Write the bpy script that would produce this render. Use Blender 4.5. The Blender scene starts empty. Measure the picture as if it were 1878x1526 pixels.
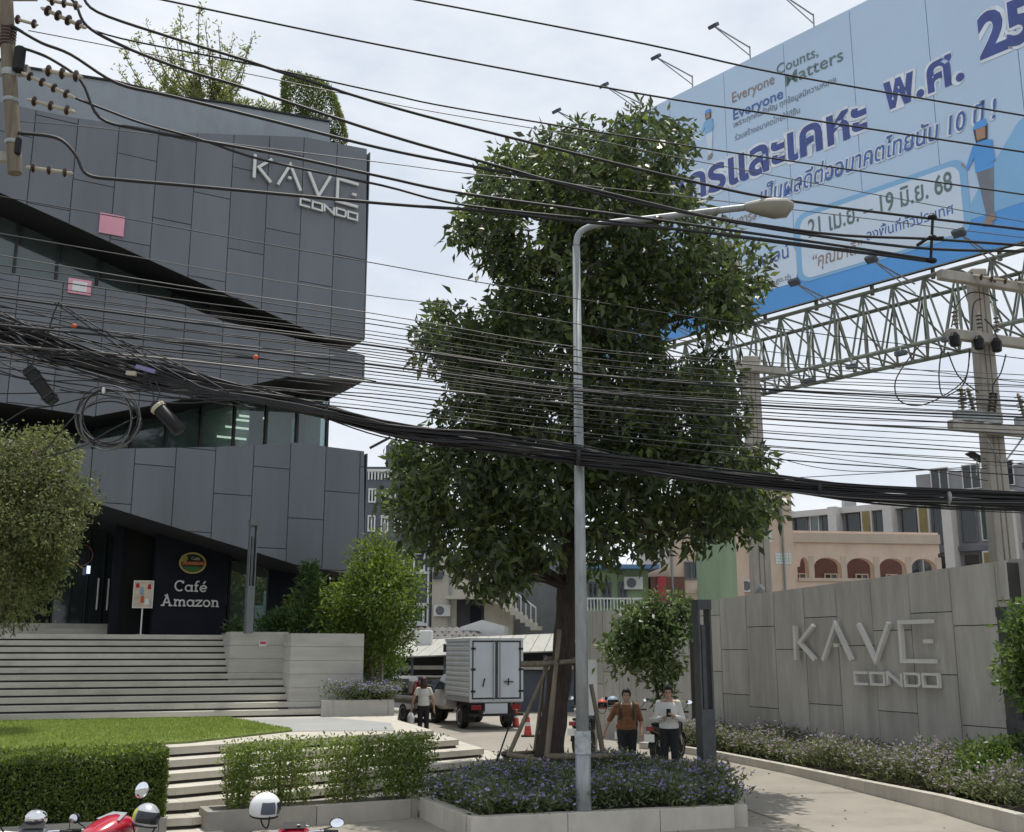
import bpy, bmesh, math, random
import numpy as np
from mathutils import Vector, Matrix
R = math.radians
sc = bpy.context.scene
COL = sc.collection
rnd = random.Random(7)

# ------------------------------------------------------------------ camera
PITCH = R(12.2); FPX = 2000.0; EYE = 2.5
cam_data = bpy.data.cameras.new('camera')
cam = bpy.data.objects.new('camera', cam_data); COL.objects.link(cam)
cam_data.sensor_fit = 'HORIZONTAL'; cam_data.sensor_width = 36.0
cam_data.lens = 36.0 * FPX / 1878.0
cam_data.clip_start = 0.1; cam_data.clip_end = 3000
cam.location = (0, 0, EYE); cam.rotation_euler = (R(90) + PITCH, 0, 0)
sc.camera = cam

# ------------------------------------------------------------------ sky, sun, exposure
TOSUN = Vector((0.9, 4.25, 15.0)).normalized()
world = bpy.data.worlds.new('World'); sc.world = world; world.use_nodes = True
nt = world.node_tree; nt.nodes.clear()
wo = nt.nodes.new('ShaderNodeOutputWorld'); bg = nt.nodes.new('ShaderNodeBackground')
sky = nt.nodes.new('ShaderNodeTexSky'); sky.sky_type = 'NISHITA'; sky.sun_disc = False
sky.sun_elevation = math.asin(TOSUN.z); sky.sun_rotation = math.atan2(TOSUN.x, TOSUN.y)
sky.air_density = 1.2; sky.dust_density = 3.0; sky.ozone_density = 1.0
tc = nt.nodes.new('ShaderNodeTexCoord'); mp = nt.nodes.new('ShaderNodeMapping')
mp.inputs['Scale'].default_value = (1.0, 1.0, 2.2); mp.inputs['Location'].default_value = (0.37, 0.2, 0.1)
nz = nt.nodes.new('ShaderNodeTexNoise'); nz.inputs['Scale'].default_value = 2.3; nz.inputs['Detail'].default_value = 9; nz.inputs['Roughness'].default_value = 0.55
rp = nt.nodes.new('ShaderNodeValToRGB'); rp.color_ramp.elements[0].position = 0.30; rp.color_ramp.elements[0].color = (.90, .90, .90, 1)
rp.color_ramp.elements[1].position = 0.58; rp.color_ramp.elements[1].color = (.98, .98, .98, 1)
nz2 = nt.nodes.new('ShaderNodeTexNoise'); nz2.inputs['Scale'].default_value = 3.1; nz2.inputs['Detail'].default_value = 10; nz2.inputs['Roughness'].default_value = 0.6
rp2 = nt.nodes.new('ShaderNodeValToRGB'); rp2.color_ramp.elements[0].position = 0.38; rp2.color_ramp.elements[0].color = (4.6, 5.05, 5.7, 1)
rp2.color_ramp.elements[1].position = 0.62; rp2.color_ramp.elements[1].color = (6.1, 6.35, 6.7, 1)
mx = nt.nodes.new('ShaderNodeMix'); mx.data_type = 'RGBA'
L = nt.links.new
L(tc.outputs['Generated'], mp.inputs['Vector']); L(mp.outputs['Vector'], nz.inputs['Vector']); L(mp.outputs['Vector'], nz2.inputs['Vector'])
L(nz.outputs['Fac'], rp.inputs['Fac']); L(nz2.outputs['Fac'], rp2.inputs['Fac'])
L(rp.outputs['Color'], mx.inputs['Factor']); L(sky.outputs['Color'], mx.inputs['A']); L(rp2.outputs['Color'], mx.inputs['B'])
L(mx.outputs['Result'], bg.inputs['Color']); bg.inputs['Strength'].default_value = 0.1
L(bg.outputs['Background'], wo.inputs['Surface'])

sun_d = bpy.data.lights.new('sun', 'SUN'); sun = bpy.data.objects.new('sun', sun_d); COL.objects.link(sun)
sun_d.energy = 2.45; sun_d.angle = R(0.6); sun_d.color = (1.0, 0.95, 0.86)
sun.rotation_euler = TOSUN.to_track_quat('Z', 'Y').to_euler(); sun.location = (0, 0, 60)
sc.view_settings.view_transform = 'Standard'; sc.view_settings.look = 'None'
sc.view_settings.gamma = 1.0; sc.view_settings.use_curve_mapping = False
sc.view_settings.exposure = 0.62
sc.render.engine = 'CYCLES'
sc.cycles.use_denoising = True
sc.cycles.max_bounces = 8; sc.cycles.diffuse_bounces = 4; sc.cycles.glossy_bounces = 3; sc.cycles.transmission_bounces = 6; sc.cycles.transparent_max_bounces = 8
sc.cycles.caustics_reflective = False; sc.cycles.caustics_refractive = False

# ------------------------------------------------------------------ helpers
def ray(px, py):
    xc = (px - 939) / FPX; yc = (763 - py) / FPX
    return Vector((xc, math.cos(PITCH) - yc * math.sin(PITCH), math.sin(PITCH) + yc * math.cos(PITCH)))
CAMP = Vector((0, 0, EYE))
def W(px, py, Y):
    d = ray(px, py); return CAMP + d * (Y / d.y)
def G(px, py, z):
    d = ray(px, py); return CAMP + d * ((z - EYE) / d.z)
class Plane:
    """upright plane: u runs along (cos a, sin a), v is height, n points to the street"""
    def __init__(s, o, deg):
        s.o = Vector((o[0], o[1], 0)); a = R(deg)
        s.u = Vector((math.cos(a), math.sin(a), 0)); s.n = Vector((math.sin(a), -math.cos(a), 0)); s.deg = deg
    def uv(s, px, py, off=0):
        d = ray(px, py); t = ((s.o + s.n * off) - CAMP).dot(s.n) / d.dot(s.n)
        p = CAMP + d * t; return ((p - s.o).dot(s.u), p.z)
    def pt(s, u, v, off=0):
        p = s.o + s.u * u + s.n * off; return Vector((p.x, p.y, v))
    def mat(s, u, v, off=0):
        m = Matrix.Identity(4); m.col[0][:3] = s.u; m.col[1][:3] = (0, 0, 1); m.col[2][:3] = s.n
        m.translation = s.pt(u, v, off); return m

MATS = {}
def mat(name, col, rough=0.6, metal=0.0, var=0.18, scale=1.5, bump=0.0, bscale=30, spec=0.5, stretch=(1, 1, 1), island=0.0, dirt=0.0, coat=0.0):
    m = bpy.data.materials.new(name); m.use_nodes = True; t = m.node_tree; p = t.nodes['Principled BSDF']
    p.inputs['Roughness'].default_value = rough; p.inputs['Metallic'].default_value = metal; p.inputs['Specular IOR Level'].default_value = spec
    p.inputs['Coat Weight'].default_value = coat
    g = t.nodes.new('ShaderNodeNewGeometry'); mpn = t.nodes.new('ShaderNodeMapping'); mpn.inputs['Scale'].default_value = stretch
    t.links.new(g.outputs['Position'], mpn.inputs['Vector'])
    n = t.nodes.new('ShaderNodeTexNoise'); n.inputs['Scale'].default_value = scale; n.inputs['Detail'].default_value = 7; n.inputs['Roughness'].default_value = 0.6
    t.links.new(mpn.outputs['Vector'], n.inputs['Vector'])
    mr = t.nodes.new('ShaderNodeMapRange'); mr.inputs['From Min'].default_value = 0.3; mr.inputs['From Max'].default_value = 0.7
    mr.inputs['To Min'].default_value = 1 - var; mr.inputs['To Max'].default_value = 1 + var
    t.links.new(n.outputs['Fac'], mr.inputs['Value'])
    fac = mr.outputs['Result']
    if island:
        mi = t.nodes.new('ShaderNodeMapRange'); mi.inputs['To Min'].default_value = 1 - island; mi.inputs['To Max'].default_value = 1 + island
        oi = t.nodes.new('ShaderNodeObjectInfo'); t.links.new(oi.outputs['Random'], mi.inputs['Value'])
        mm = t.nodes.new('ShaderNodeMath'); mm.operation = 'MULTIPLY'; t.links.new(fac, mm.inputs[0]); t.links.new(mi.outputs['Result'], mm.inputs[1]); fac = mm.outputs[0]
    v = t.nodes.new('ShaderNodeVectorMath'); v.operation = 'SCALE'; v.inputs[0].default_value = col[:3]
    t.links.new(fac, v.inputs['Scale'])
    out = v.outputs['Vector']
    if dirt:
        n3 = t.nodes.new('ShaderNodeTexNoise'); n3.inputs['Scale'].default_value = scale * 0.45; n3.inputs['Detail'].default_value = 10; n3.inputs['Roughness'].default_value = 0.7
        mp3 = t.nodes.new('ShaderNodeMapping'); mp3.inputs['Scale'].default_value = (stretch[0] * 3, stretch[1] * 3, stretch[2] * 0.6)
        t.links.new(g.outputs['Position'], mp3.inputs['Vector']); t.links.new(mp3.outputs['Vector'], n3.inputs['Vector'])
        m3 = t.nodes.new('ShaderNodeMapRange'); m3.inputs['From Min'].default_value = 0.48; m3.inputs['From Max'].default_value = 0.75; m3.inputs['To Max'].default_value = dirt
        t.links.new(n3.outputs['Fac'], m3.inputs['Value'])
        mxx = t.nodes.new('ShaderNodeMix'); mxx.data_type = 'RGBA'; mxx.inputs['B'].default_value = (col[0] * .35, col[1] * .33, col[2] * .3, 1)
        t.links.new(m3.outputs['Result'], mxx.inputs['Factor']); t.links.new(out, mxx.inputs['A']); out = mxx.outputs['Result']
    t.links.new(out, p.inputs['Base Color'])
    if bump:
        n2 = t.nodes.new('ShaderNodeTexNoise'); n2.inputs['Scale'].default_value = bscale; n2.inputs['Detail'].default_value = 5
        t.links.new(mpn.outputs['Vector'], n2.inputs['Vector'])
        b = t.nodes.new('ShaderNodeBump'); b.inputs['Strength'].default_value = bump; b.inputs['Distance'].default_value = 0.02
        t.links.new(n2.outputs['Fac'], b.inputs['Height']); t.links.new(b.outputs['Normal'], p.inputs['Normal'])
    MATS[name] = m; return m
def leafmat(name, c_dark, c_mid, c_light, trans=0.35, gloss=0.45, big=0.25):
    m = bpy.data.materials.new(name); m.use_nodes = True; t = m.node_tree; t.nodes.clear()
    out = t.nodes.new('ShaderNodeOutputMaterial'); g = t.nodes.new('ShaderNodeNewGeometry')
    cr = t.nodes.new('ShaderNodeValToRGB'); e = cr.color_ramp.elements
    e[0].position = 0.0; e[0].color = (*c_dark, 1); e[1].position = 1.0; e[1].color = (*c_light, 1); k = e.new(0.6); k.color = (*c_mid, 1)
    nz_ = t.nodes.new('ShaderNodeTexNoise'); nz_.inputs['Scale'].default_value = 1.1; nz_.inputs['Detail'].default_value = 3
    t.links.new(g.outputs['Position'], nz_.inputs['Vector'])
    a = t.nodes.new('ShaderNodeMath'); a.operation = 'MULTIPLY_ADD'; a.inputs[1].default_value = 0.75
    s = t.nodes.new('ShaderNodeMath'); s.operation = 'MULTIPLY_ADD'; s.inputs[1].default_value = 1.6 * big; s.inputs[2].default_value = -0.8 * big + 0.1
    t.links.new(nz_.outputs['Fac'], s.inputs[0]); t.links.new(g.outputs['Random Per Island'], a.inputs[0]); t.links.new(s.outputs[0], a.inputs[2])
    t.links.new(a.outputs[0], cr.inputs['Fac'])
    p = t.nodes.new('ShaderNodeBsdfPrincipled'); p.inputs['Roughness'].default_value = gloss; p.inputs['Specular IOR Level'].default_value = 0.45
    tr = t.nodes.new('ShaderNodeBsdfTranslucent'); mxs = t.nodes.new('ShaderNodeMixShader'); mxs.inputs[0].default_value = trans
    hs = t.nodes.new('ShaderNodeHueSaturation'); hs.inputs['Saturation'].default_value = 1.1; hs.inputs['Value'].default_value = 1.5
    t.links.new(cr.outputs['Color'], p.inputs['Base Color']); t.links.new(cr.outputs['Color'], hs.inputs['Color']); t.links.new(hs.outputs['Color'], tr.inputs['Color'])
    t.links.new(p.outputs[0], mxs.inputs[1]); t.links.new(tr.outputs[0], mxs.inputs[2]); t.links.new(mxs.outputs[0], out.inputs['Surface'])
    MATS[name] = m; return m
def glassmat(name, tint, trans=0.5, ior=1.7):
    m = bpy.data.materials.new(name); m.use_nodes = True; t = m.node_tree; t.nodes.clear()
    out = t.nodes.new('ShaderNodeOutputMaterial'); tr = t.nodes.new('ShaderNodeBsdfTransparent'); tr.inputs[0].default_value = (*tint, 1)
    p = t.nodes.new('ShaderNodeBsdfPrincipled'); p.inputs['Base Color'].default_value = (tint[0] * .25, tint[1] * .25, tint[2] * .25, 1); p.inputs['Roughness'].default_value = 0.04; p.inputs['IOR'].default_value = ior
    nb = t.nodes.new('ShaderNodeTexNoise'); nb.inputs['Scale'].default_value = 0.6; b = t.nodes.new('ShaderNodeBump'); b.inputs['Strength'].default_value = 0.03; b.inputs['Distance'].default_value = 0.1
    t.links.new(nb.outputs['Fac'], b.inputs['Height']); t.links.new(b.outputs['Normal'], p.inputs['Normal'])
    ms = t.nodes.new('ShaderNodeMixShader'); ms.inputs[0].default_value = 1 - trans
    t.links.new(tr.outputs[0], ms.inputs[1]); t.links.new(p.outputs[0], ms.inputs[2]); t.links.new(ms.outputs[0], out.inputs['Surface'])
    MATS[name] = m; return m

def tag(o, label=None, cat=None, group=None, kind=None):
    if label: o['label'] = label
    if cat: o['category'] = cat
    if group: o['group'] = group
    if kind: o['kind'] = kind
    return o
def thing(name, label, cat, loc=(0, 0, 0), rotz=0, group=None, kind=None, parent=None):
    o = bpy.data.objects.new(name, None); COL.objects.link(o); o.location = loc; o.rotation_euler = (0, 0, rotz)
    o.empty_display_size = 0.3
    if parent: o.parent = parent
    return tag(o, label, cat, group, kind)
def wmat(o):
    m = Matrix.Identity(4)
    while o is not None:
        m = o.matrix_basis @ m; o = o.parent
    return m
class MB:
    def __init__(s): s.v = []; s.f = []
    def add(s, vs, fs):
        b = len(s.v); s.v += [Vector(x) for x in vs]; s.f += [tuple(i + b for i in f) for f in fs]; return s
    def prism(s, poly, vec):
        """closed polygon (list of 3D points) swept by vec"""
        n = len(poly); vec = Vector(vec); P0 = [Vector(p) for p in poly]
        nrm = Vector((0, 0, 0))
        for i in range(n): nrm += P0[i].cross(P0[(i + 1) % n])
        if nrm.dot(vec) > 0: P0.reverse()
        vs = P0 + [p + vec for p in P0]
        fs = [tuple(range(n)), tuple(range(2 * n - 1, n - 1, -1))] + [(i, i + n, (i + 1) % n + n, (i + 1) % n) for i in range(n)]
        return s.add(vs, fs)
    def box(s, lo, hi, M=None):
        x0, y0, z0 = lo; x1, y1, z1 = hi
        vs = [Vector(p) for p in ((x0, y0, z0), (x1, y0, z0), (x1, y1, z0), (x0, y1, z0), (x0, y0, z1), (x1, y0, z1), (x1, y1, z1), (x0, y1, z1))]
        if M is not None: vs = [M @ p for p in vs]
        return s.add(vs, [(0, 3, 2, 1), (4, 5, 6, 7), (0, 1, 5, 4), (1, 2, 6, 5), (2, 3, 7, 6), (3, 0, 4, 7)])
    def tube(s, path, r, seg=8, cap=True):
        path = [Vector(p) for p in path]; n = len(path)
        rs = r if isinstance(r, (list, tuple)) else [r] * n
        d0 = (path[1] - path[0]).normalized(); ref = Vector((0, 0, 1)) if abs(d0.z) < 0.9 else Vector((1, 0, 0))
        x = d0.cross(ref).normalized(); vs = []
        for i in range(n):
            if i == 0: d = path[1] - path[0]
            elif i == n - 1: d = path[-1] - path[-2]
            else: d = (path[i + 1] - path[i]).normalized() + (path[i] - path[i - 1]).normalized()
            d = d.normalized() if d.length > 1e-9 else d0
            x = (x - d * x.dot(d)); x = x.normalized() if x.length > 1e-6 else d.orthogonal().normalized()
            y = d.cross(x)
            for k in range(seg):
                a = 2 * math.pi * k / seg; vs.append(path[i] + (x * math.cos(a) + y * math.sin(a)) * rs[i])
        fs = []
        for i in range(n - 1):
            for k in range(seg):
                k2 = (k + 1) % seg; fs.append((i * seg + k, i * seg + k2, (i + 1) * seg + k2, (i + 1) * seg + k))
        if cap: fs += [tuple(reversed(range(seg))), tuple(range((n - 1) * seg, n * seg))]
        return s.add(vs, fs)
    def bar(s, p, q, w, h=None, up=(0, 0, 1)):
        p = Vector(p); q = Vector(q); h = h or w; d = (q - p).normalized(); up = Vector(up)
        if abs(d.dot(up)) > 0.98: up = Vector((1, 0, 0))
        x = d.cross(up).normalized() * (w / 2); y = x.cross(d).normalized() * (h / 2)
        return s.add([p - x - y, p + x - y, p + x + y, p - x + y, q - x - y, q + x - y, q + x + y, q - x + y],
                     [(0, 3, 2, 1), (4, 5, 6, 7), (0, 1, 5, 4), (1, 2, 6, 5), (2, 3, 7, 6), (3, 0, 4, 7)])
    def lathe(s, prof, M=None, seg=16):
        """prof: (r, z) pairs"""
        vs = []; n = len(prof)
        for r_, z in prof:
            for k in range(seg):
                a = 2 * math.pi * k / seg; p = Vector((r_ * math.cos(a), r_ * math.sin(a), z)); vs.append(M @ p if M is not None else p)
        fs = []
        for i in range(n - 1):
            for k in range(seg):
                k2 = (k + 1) % seg; fs.append((i * seg + k, i * seg + k2, (i + 1) * seg + k2, (i + 1) * seg + k))
        fs += [tuple(reversed(range(seg))), tuple(range((n - 1) * seg, n * seg))]
        return s.add(vs, fs)
    def ell(s, c, r, M=None, seg=12, ring=8):
        prof = []; vs = []; fs = []; c = Vector(c); r = Vector(r) if hasattr(r, '__len__') else Vector((r, r, r))
        for i in range(ring + 1):
            th = math.pi * i / ring
            for k in range(seg):
                a = 2 * math.pi * k / seg; q = Vector((math.sin(th) * math.cos(a) * r.x, math.sin(th) * math.sin(a) * r.y, -math.cos(th) * r.z))
                vs.append(c + (M @ q if M is not None else q))
        for i in range(ring):
            for k in range(seg):
                k2 = (k + 1) % seg; fs.append((i * seg + k, i * seg + k2, (i + 1) * seg + k2, (i + 1) * seg + k))
        return s.add(vs, fs)
    def grid(s, rows):
        n = len(rows[0]); vs = [p for r_ in rows for p in r_]
        return s.add(vs, [(i * n + k, i * n + k + 1, (i + 1) * n + k + 1, (i + 1) * n + k) for i in range(len(rows) - 1) for k in range(n - 1)])
    def stroke(s, pl, pts, w, off, dep, closed=False):
        """mitred flat stroke on an upright plane"""
        P_ = [Vector(p) for p in pts]; n = len(P_); Lf, Rt = [], []
        for i in range(n):
            a = P_[i - 1] if (i or closed) else None; b = P_[(i + 1) % n] if (i < n - 1 or closed) else None
            d1 = (P_[i] - a).normalized() if a is not None else (b - P_[i]).normalized()
            d2 = (b - P_[i]).normalized() if b is not None else d1
            n1 = Vector((-d1.y, d1.x)); n2 = Vector((-d2.y, d2.x)); m = (n1 + n2); m = m.normalized() if m.length > 1e-6 else n1
            k = min(1 / max(m.dot(n1), 0.25), 3.0) * w / 2
            Lf.append(P_[i] + m * k); Rt.append(P_[i] - m * k)
        q = [pl.pt(p.x, p.y, off) for p in Lf] + [pl.pt(p.x, p.y, off) for p in Rt] + [pl.pt(p.x, p.y, off + dep) for p in Lf] + [pl.pt(p.x, p.y, off + dep) for p in Rt]
        fs = []
        for i in range(n if closed else n - 1):
            j = (i + 1) % n
            fs += [(i, j, n + j, n + i), (2 * n + i, 3 * n + i, 3 * n + j, 2 * n + j), (i, 2 * n + i, 2 * n + j, j), (n + i, n + j, 3 * n + j, 3 * n + i)]
        if not closed: fs += [(0, n, 3 * n, 2 * n), (n - 1, 3 * n - 1, 4 * n - 1, 2 * n - 1)]
        return s.add(q, fs)
    def build(s, name, m, parent=None, local=False, smooth=False, bevel=0.0, keep=False):
        me = bpy.data.meshes.new(name); vs = s.v; loc = None
        if parent is not None and not local:
            im = wmat(parent).inverted(); vs = [im @ p for p in vs]
        elif parent is None and not keep and vs:
            lo = [min(p[i] for p in vs) for i in range(3)]; hi = [max(p[i] for p in vs) for i in range(3)]
            loc = Vector(((lo[0] + hi[0]) / 2, (lo[1] + hi[1]) / 2, lo[2])); vs = [p - loc for p in vs]
        me.from_pydata([tuple(p) for p in vs], [], s.f); me.update()
        if m is not None: me.materials.append(m)
        if smooth: me.polygons.foreach_set('use_smooth', [True] * len(me.polygons))
        o = bpy.data.objects.new(name, me); COL.objects.link(o)
        if loc is not None: o.location = loc
        if parent is not None: o.parent = parent
        if bevel:
            b = o.modifiers.new('bevel', 'BEVEL'); b.width = bevel; b.segments = 2; b.limit_method = 'ANGLE'; b.angle_limit = R(35)
        if smooth == 'auto':
            me.polygons.foreach_set('use_smooth', [True] * len(me.polygons))
            try: me.set_sharp_from_angle(angle=R(40))
            except Exception: pass
        return o
def link_mesh(name, me, parent=None, M=None):
    o = bpy.data.objects.new(name, me); COL.objects.link(o)
    if parent is not None:
        o.parent = parent
        if M is not None: o.matrix_basis = wmat(parent).inverted() @ M
    elif M is not None: o.matrix_basis = M
    return o
def copy_tree(o, parent=None):
    c = o.copy(); COL.objects.link(c); c.parent = parent
    for ch in [x for x in bpy.data.objects if x.parent == o]: copy_tree(ch, c)
    return c
def dup(root, loc, rotz, label):
    c = copy_tree(root); c.location = loc; c.rotation_euler = (0, 0, rotz); c['label'] = label; return c
_unit = {}
def strut(name, p, q, r, m, parent, square=False):
    """one straight member; all share a unit mesh per material"""
    k = (m.name, square)
    if k not in _unit:
        b = MB()
        if square: b.box((-1, -1, 0), (1, 1, 1))
        else: b.lathe([(1, 0), (1, 1)], seg=8)
        me = bpy.data.meshes.new('member'); me.from_pydata([tuple(x) for x in b.v], [], b.f); me.materials.append(m); _unit[k] = me
    p = Vector(p); q = Vector(q); d = q - p
    M = Matrix.Translation(p) @ d.to_track_quat('Z', 'Y').to_matrix().to_4x4() @ Matrix.Diagonal((r, r, d.length, 1))
    return link_mesh(name, _unit[k], parent, M)
def clip_half(poly, axis, val, keep_less):
    out = []; n = len(poly)
    for i in range(n):
        a, b = poly[i], poly[(i + 1) % n]; da = val - a[axis]; db = val - b[axis]
        if not keep_less: da, db = -da, -db
        if da >= 0: out.append(a)
        if (da > 0 > db) or (da < 0 < db):
            t = da / (da - db); out.append((a[0] + (b[0] - a[0]) * t, a[1] + (b[1] - a[1]) * t))
    return out
def clip_rect(poly, u0, u1, v0, v1):
    for ax, val, less in ((0, u1, True), (0, u0, False), (1, v1, True), (1, v0, False)):
        poly = clip_half(poly, ax, val, less)
        if len(poly) < 3: return []
    out = []
    for p in poly:
        if not out or abs(p[0] - out[-1][0]) + abs(p[1] - out[-1][1]) > 1e-4: out.append(p)
    return out
def area(poly):
    return 0.5 * abs(sum(poly[i][0] * poly[(i + 1) % len(poly)][1] - poly[(i + 1) % len(poly)][0] * poly[i][1] for i in range(len(poly))))
def clad(pl, poly, u0, du, dv, gap, off, thick, m, parent, name, seed):
    """cladding panels: every panel an object of its own, joints between them"""
    rr = random.Random(seed); us = [p[0] for p in poly]; vs = [p[1] for p in poly]
    k0 = math.floor((min(us) - u0) / du); k1 = math.ceil((max(us) - u0) / du)
    for k in range(k0, k1):
        shift = ((k * 0.37) % 1.0) * dv + rr.uniform(-.2, .2); v = min(vs) - dv + shift % dv
        while v < max(vs):
            c = clip_rect(poly, u0 + k * du + gap / 2, u0 + (k + 1) * du - gap / 2, v + gap / 2, v + dv - gap / 2)
            if len(c) >= 3 and area(c) > 0.03:
                t = thick + rr.uniform(-.004, .004)
                MB().prism([pl.pt(a, b, off) for a, b in c], pl.n * t).build(name, m, parent)
            v += dv
def quads(name, V, m, parent=None, keep=True):
    """V: (N,4,3) float array of leaf quads"""
    V = np.asarray(V, dtype=np.float64); N = len(V); flat = V.reshape(-1, 3)
    if parent is not None:
        im = np.array(wmat(parent).inverted()); flat = flat @ im[:3, :3].T + im[:3, 3]
    me = bpy.data.meshes.new(name); me.vertices.add(N * 4); me.vertices.foreach_set('co', flat.astype(np.float32).ravel())
    me.loops.add(N * 4); me.loops.foreach_set('vertex_index', np.arange(N * 4, dtype=np.int32))
    me.polygons.add(N); me.polygons.foreach_set('loop_start', np.arange(0, N * 4, 4, dtype=np.int32))
    try: me.polygons.foreach_set('loop_total', np.full(N, 4, dtype=np.int32))
    except Exception: pass
    me.update(calc_edges=True); me.validate()
    me.materials.append(m); me.polygons.foreach_set('use_smooth', np.ones(N, dtype=bool))
    o = bpy.data.objects.new(name, me); COL.objects.link(o)
    if parent is not None: o.parent = parent
    return o
def unit(a): return a / np.maximum(np.linalg.norm(a, axis=1, keepdims=True), 1e-9)
def leaf_quads(C, D, length, width, rs, fold=0.25):
    """leaves at C pointing along D"""
    n = len(C); D = unit(D); rv = unit(rs.normal(size=(n, 3))); S = unit(np.cross(D, rv)); N_ = np.cross(S, D)
    l = (length * rs.uniform(.5, 1.3, n))[:, None]; w = (width * rs.uniform(.7, 1.2, n))[:, None]
    b = C; tip = C + D * l - N_ * l * 0.12; mid = C + D * l * 0.45 + N_ * l * fold * 0.3
    return np.stack([b, mid + S * w * .5, tip, mid - S * w * .5], axis=1)
def lobes_cloud(lobes, n_tufts, per, spread, rs, inner=0.45, droop=0.5, updir=0.3):
    """lobes: (center(3), radius(3)). Tufts in the outer shell of the lobes, leaves round each tuft."""
    Cs = np.array([l[0] for l in lobes]); Rs = np.array([l[1] for l in lobes]); wgt = (Rs[:, 0] * Rs[:, 2]) ** 1.0; wgt = wgt / wgt.sum()
    idx = rs.choice(len(lobes), n_tufts, p=wgt); d = unit(rs.normal(size=(n_tufts, 3)))
    rad = (inner + (1.06 - inner) * np.sqrt(rs.uniform(0, 1, n_tufts)))[:, None]
    T = Cs[idx] + d * rad * Rs[idx]
    C = np.repeat(T, per, axis=0) + rs.normal(size=(n_tufts * per, 3)).clip(-1.5, 1.5) * spread
    D = np.repeat(d, per, axis=0) * 0.7 + rs.normal(size=(n_tufts * per, 3)) * 0.75
    D[:, 2] += updir - droop
    return C, D
def text_mesh(s, bold=0.0, extrude=0.0):
    cu = bpy.data.curves.new('lettering', 'FONT'); cu.body = s; cu.size = 1.0; cu.offset = bold; cu.extrude = extrude; cu.resolution_u = 3
    ob = bpy.data.objects.new('lettering', cu); COL.objects.link(ob)
    dg = bpy.context.evaluated_depsgraph_get()
    me = bpy.data.meshes.new_from_object(ob.evaluated_get(dg)); bpy.data.objects.remove(ob); bpy.data.curves.remove(cu)
    return me
def text_on(name, s, pl, u0, u1, v0, height, off, m, parent, bold=0.0, extrude=0.0, slant=0.0, cap=None):
    """lettering between u0 and u1 on an upright plane, baseline v0; height = wanted cap height"""
    me = text_mesh(s, bold, extrude / max(height, .001)); co = np.empty(len(me.vertices) * 3, dtype=np.float32); me.vertices.foreach_get('co', co); co = co.reshape(-1, 3)
    x0, x1 = co[:, 0].min(), co[:, 0].max(); sx = (u1 - u0) / (x1 - x0); sy = height / (cap or 0.73)
    out = np.empty_like(co); out[:, 0] = (co[:, 0] - x0) * sx + co[:, 1] * sy * slant; out[:, 1] = co[:, 1] * sy; out[:, 2] = co[:, 2] * sy
    me.vertices.foreach_set('co', out.ravel()); me.materials.clear(); me.materials.append(m); me.update()
    return link_mesh(name, me, parent, pl.mat(u0, v0, off))
def smooth_path(pts, n=6):
    pts = [Vector(p) for p in pts]
    if len(pts) < 3: return pts
    out = []
    for i in range(len(pts) - 1):
        p0 = pts[max(i - 1, 0)]; p1 = pts[i]; p2 = pts[i + 1]; p3 = pts[min(i + 2, len(pts) - 1)]
        for k in range(n):
            t = k / n; out.append(0.5 * ((2 * p1) + (p2 - p0) * t + (2 * p0 - 5 * p1 + 4 * p2 - p3) * t * t + (3 * p1 - p0 - 3 * p2 + p3) * t ** 3))
    return out + [pts[-1]]
# ------------------------------------------------------------------ materials
m_road = mat('pale_bounce_road', (.20, .195, .18), .9, var=.25, scale=2, bump=.5, bscale=120)  # road out of view, made pale to bounce light onto shaded fronts
m_ground = mat('bare_ground', (.16, .14, .11), .95, var=.3, scale=.5)
m_pave = mat('pavement_concrete', (.33, .31, .27), .85, var=.14, scale=1.5, bump=.2, bscale=60, island=.1, dirt=.25)
m_drive = mat('driveway_concrete', (.29, .265, .225), .85, var=.10, scale=1.2, bump=.3, bscale=90, dirt=.3)
m_stone = mat('pale_stone', (.50, .47, .405), .75, var=.10, scale=2.5, bump=.2, bscale=70, island=.06, dirt=.28)
m_stair = mat('stair_stone', (.50, .48, .42), .75, var=.12, scale=2.0, bump=.15, bscale=60, island=.07, dirt=.4, stretch=(.5, .5, 3))
m_joint_shade = mat('dark_joint_and_shade', (.05, .048, .045), .9)  # dark joints; on the steps this colour stands for shade under nosings
m_conc = mat('board_marked_concrete', (.45, .435, .40), .8, var=.10, scale=2, bump=.3, bscale=25, dirt=.25, stretch=(.5, .5, 3))
m_panel = mat('charcoal_cladding', (.142, .156, .178), .48, var=.10, scale=.6, bump=.05, bscale=20, island=.07, dirt=.22, stretch=(1.5, 1.5, .3))
m_core = mat('dark_core_soffit_shade', (.022, .024, .026), .7, var=.15)  # near-black cores; the shade of the panelled soffits is put into this colour
m_parapet = mat('pale_parapet', (.30, .335, .37), .7, var=.08, scale=1, dirt=.25)
m_navy = mat('navy_wall', (.013, .015, .023), .6, var=.2, spec=.15)
m_black = mat('black_paint', (.010, .010, .011), .5, var=.1, spec=.25)
m_mull = mat('black_mullion', (.014, .015, .017), .4)
m_glass = glassmat('teal_glass', (.62, .76, .75), .62, 2.4)
m_glassd = glassmat('dark_glass', (.20, .24, .25), .3, 1.7)
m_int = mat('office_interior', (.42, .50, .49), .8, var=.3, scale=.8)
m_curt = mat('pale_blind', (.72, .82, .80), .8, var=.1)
m_steel = mat('brushed_steel', (.76, .76, .74), .35, metal=.2, var=.1)
m_letter = mat('white_letters', (.72, .72, .70), .45, var=.05)
m_wall = mat('grey_wall_panel', (.43, .415, .38), .7, var=.16, scale=2.2, bump=.3, bscale=25, island=.10, dirt=.42, stretch=(1.6, 1.6, .35))
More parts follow.
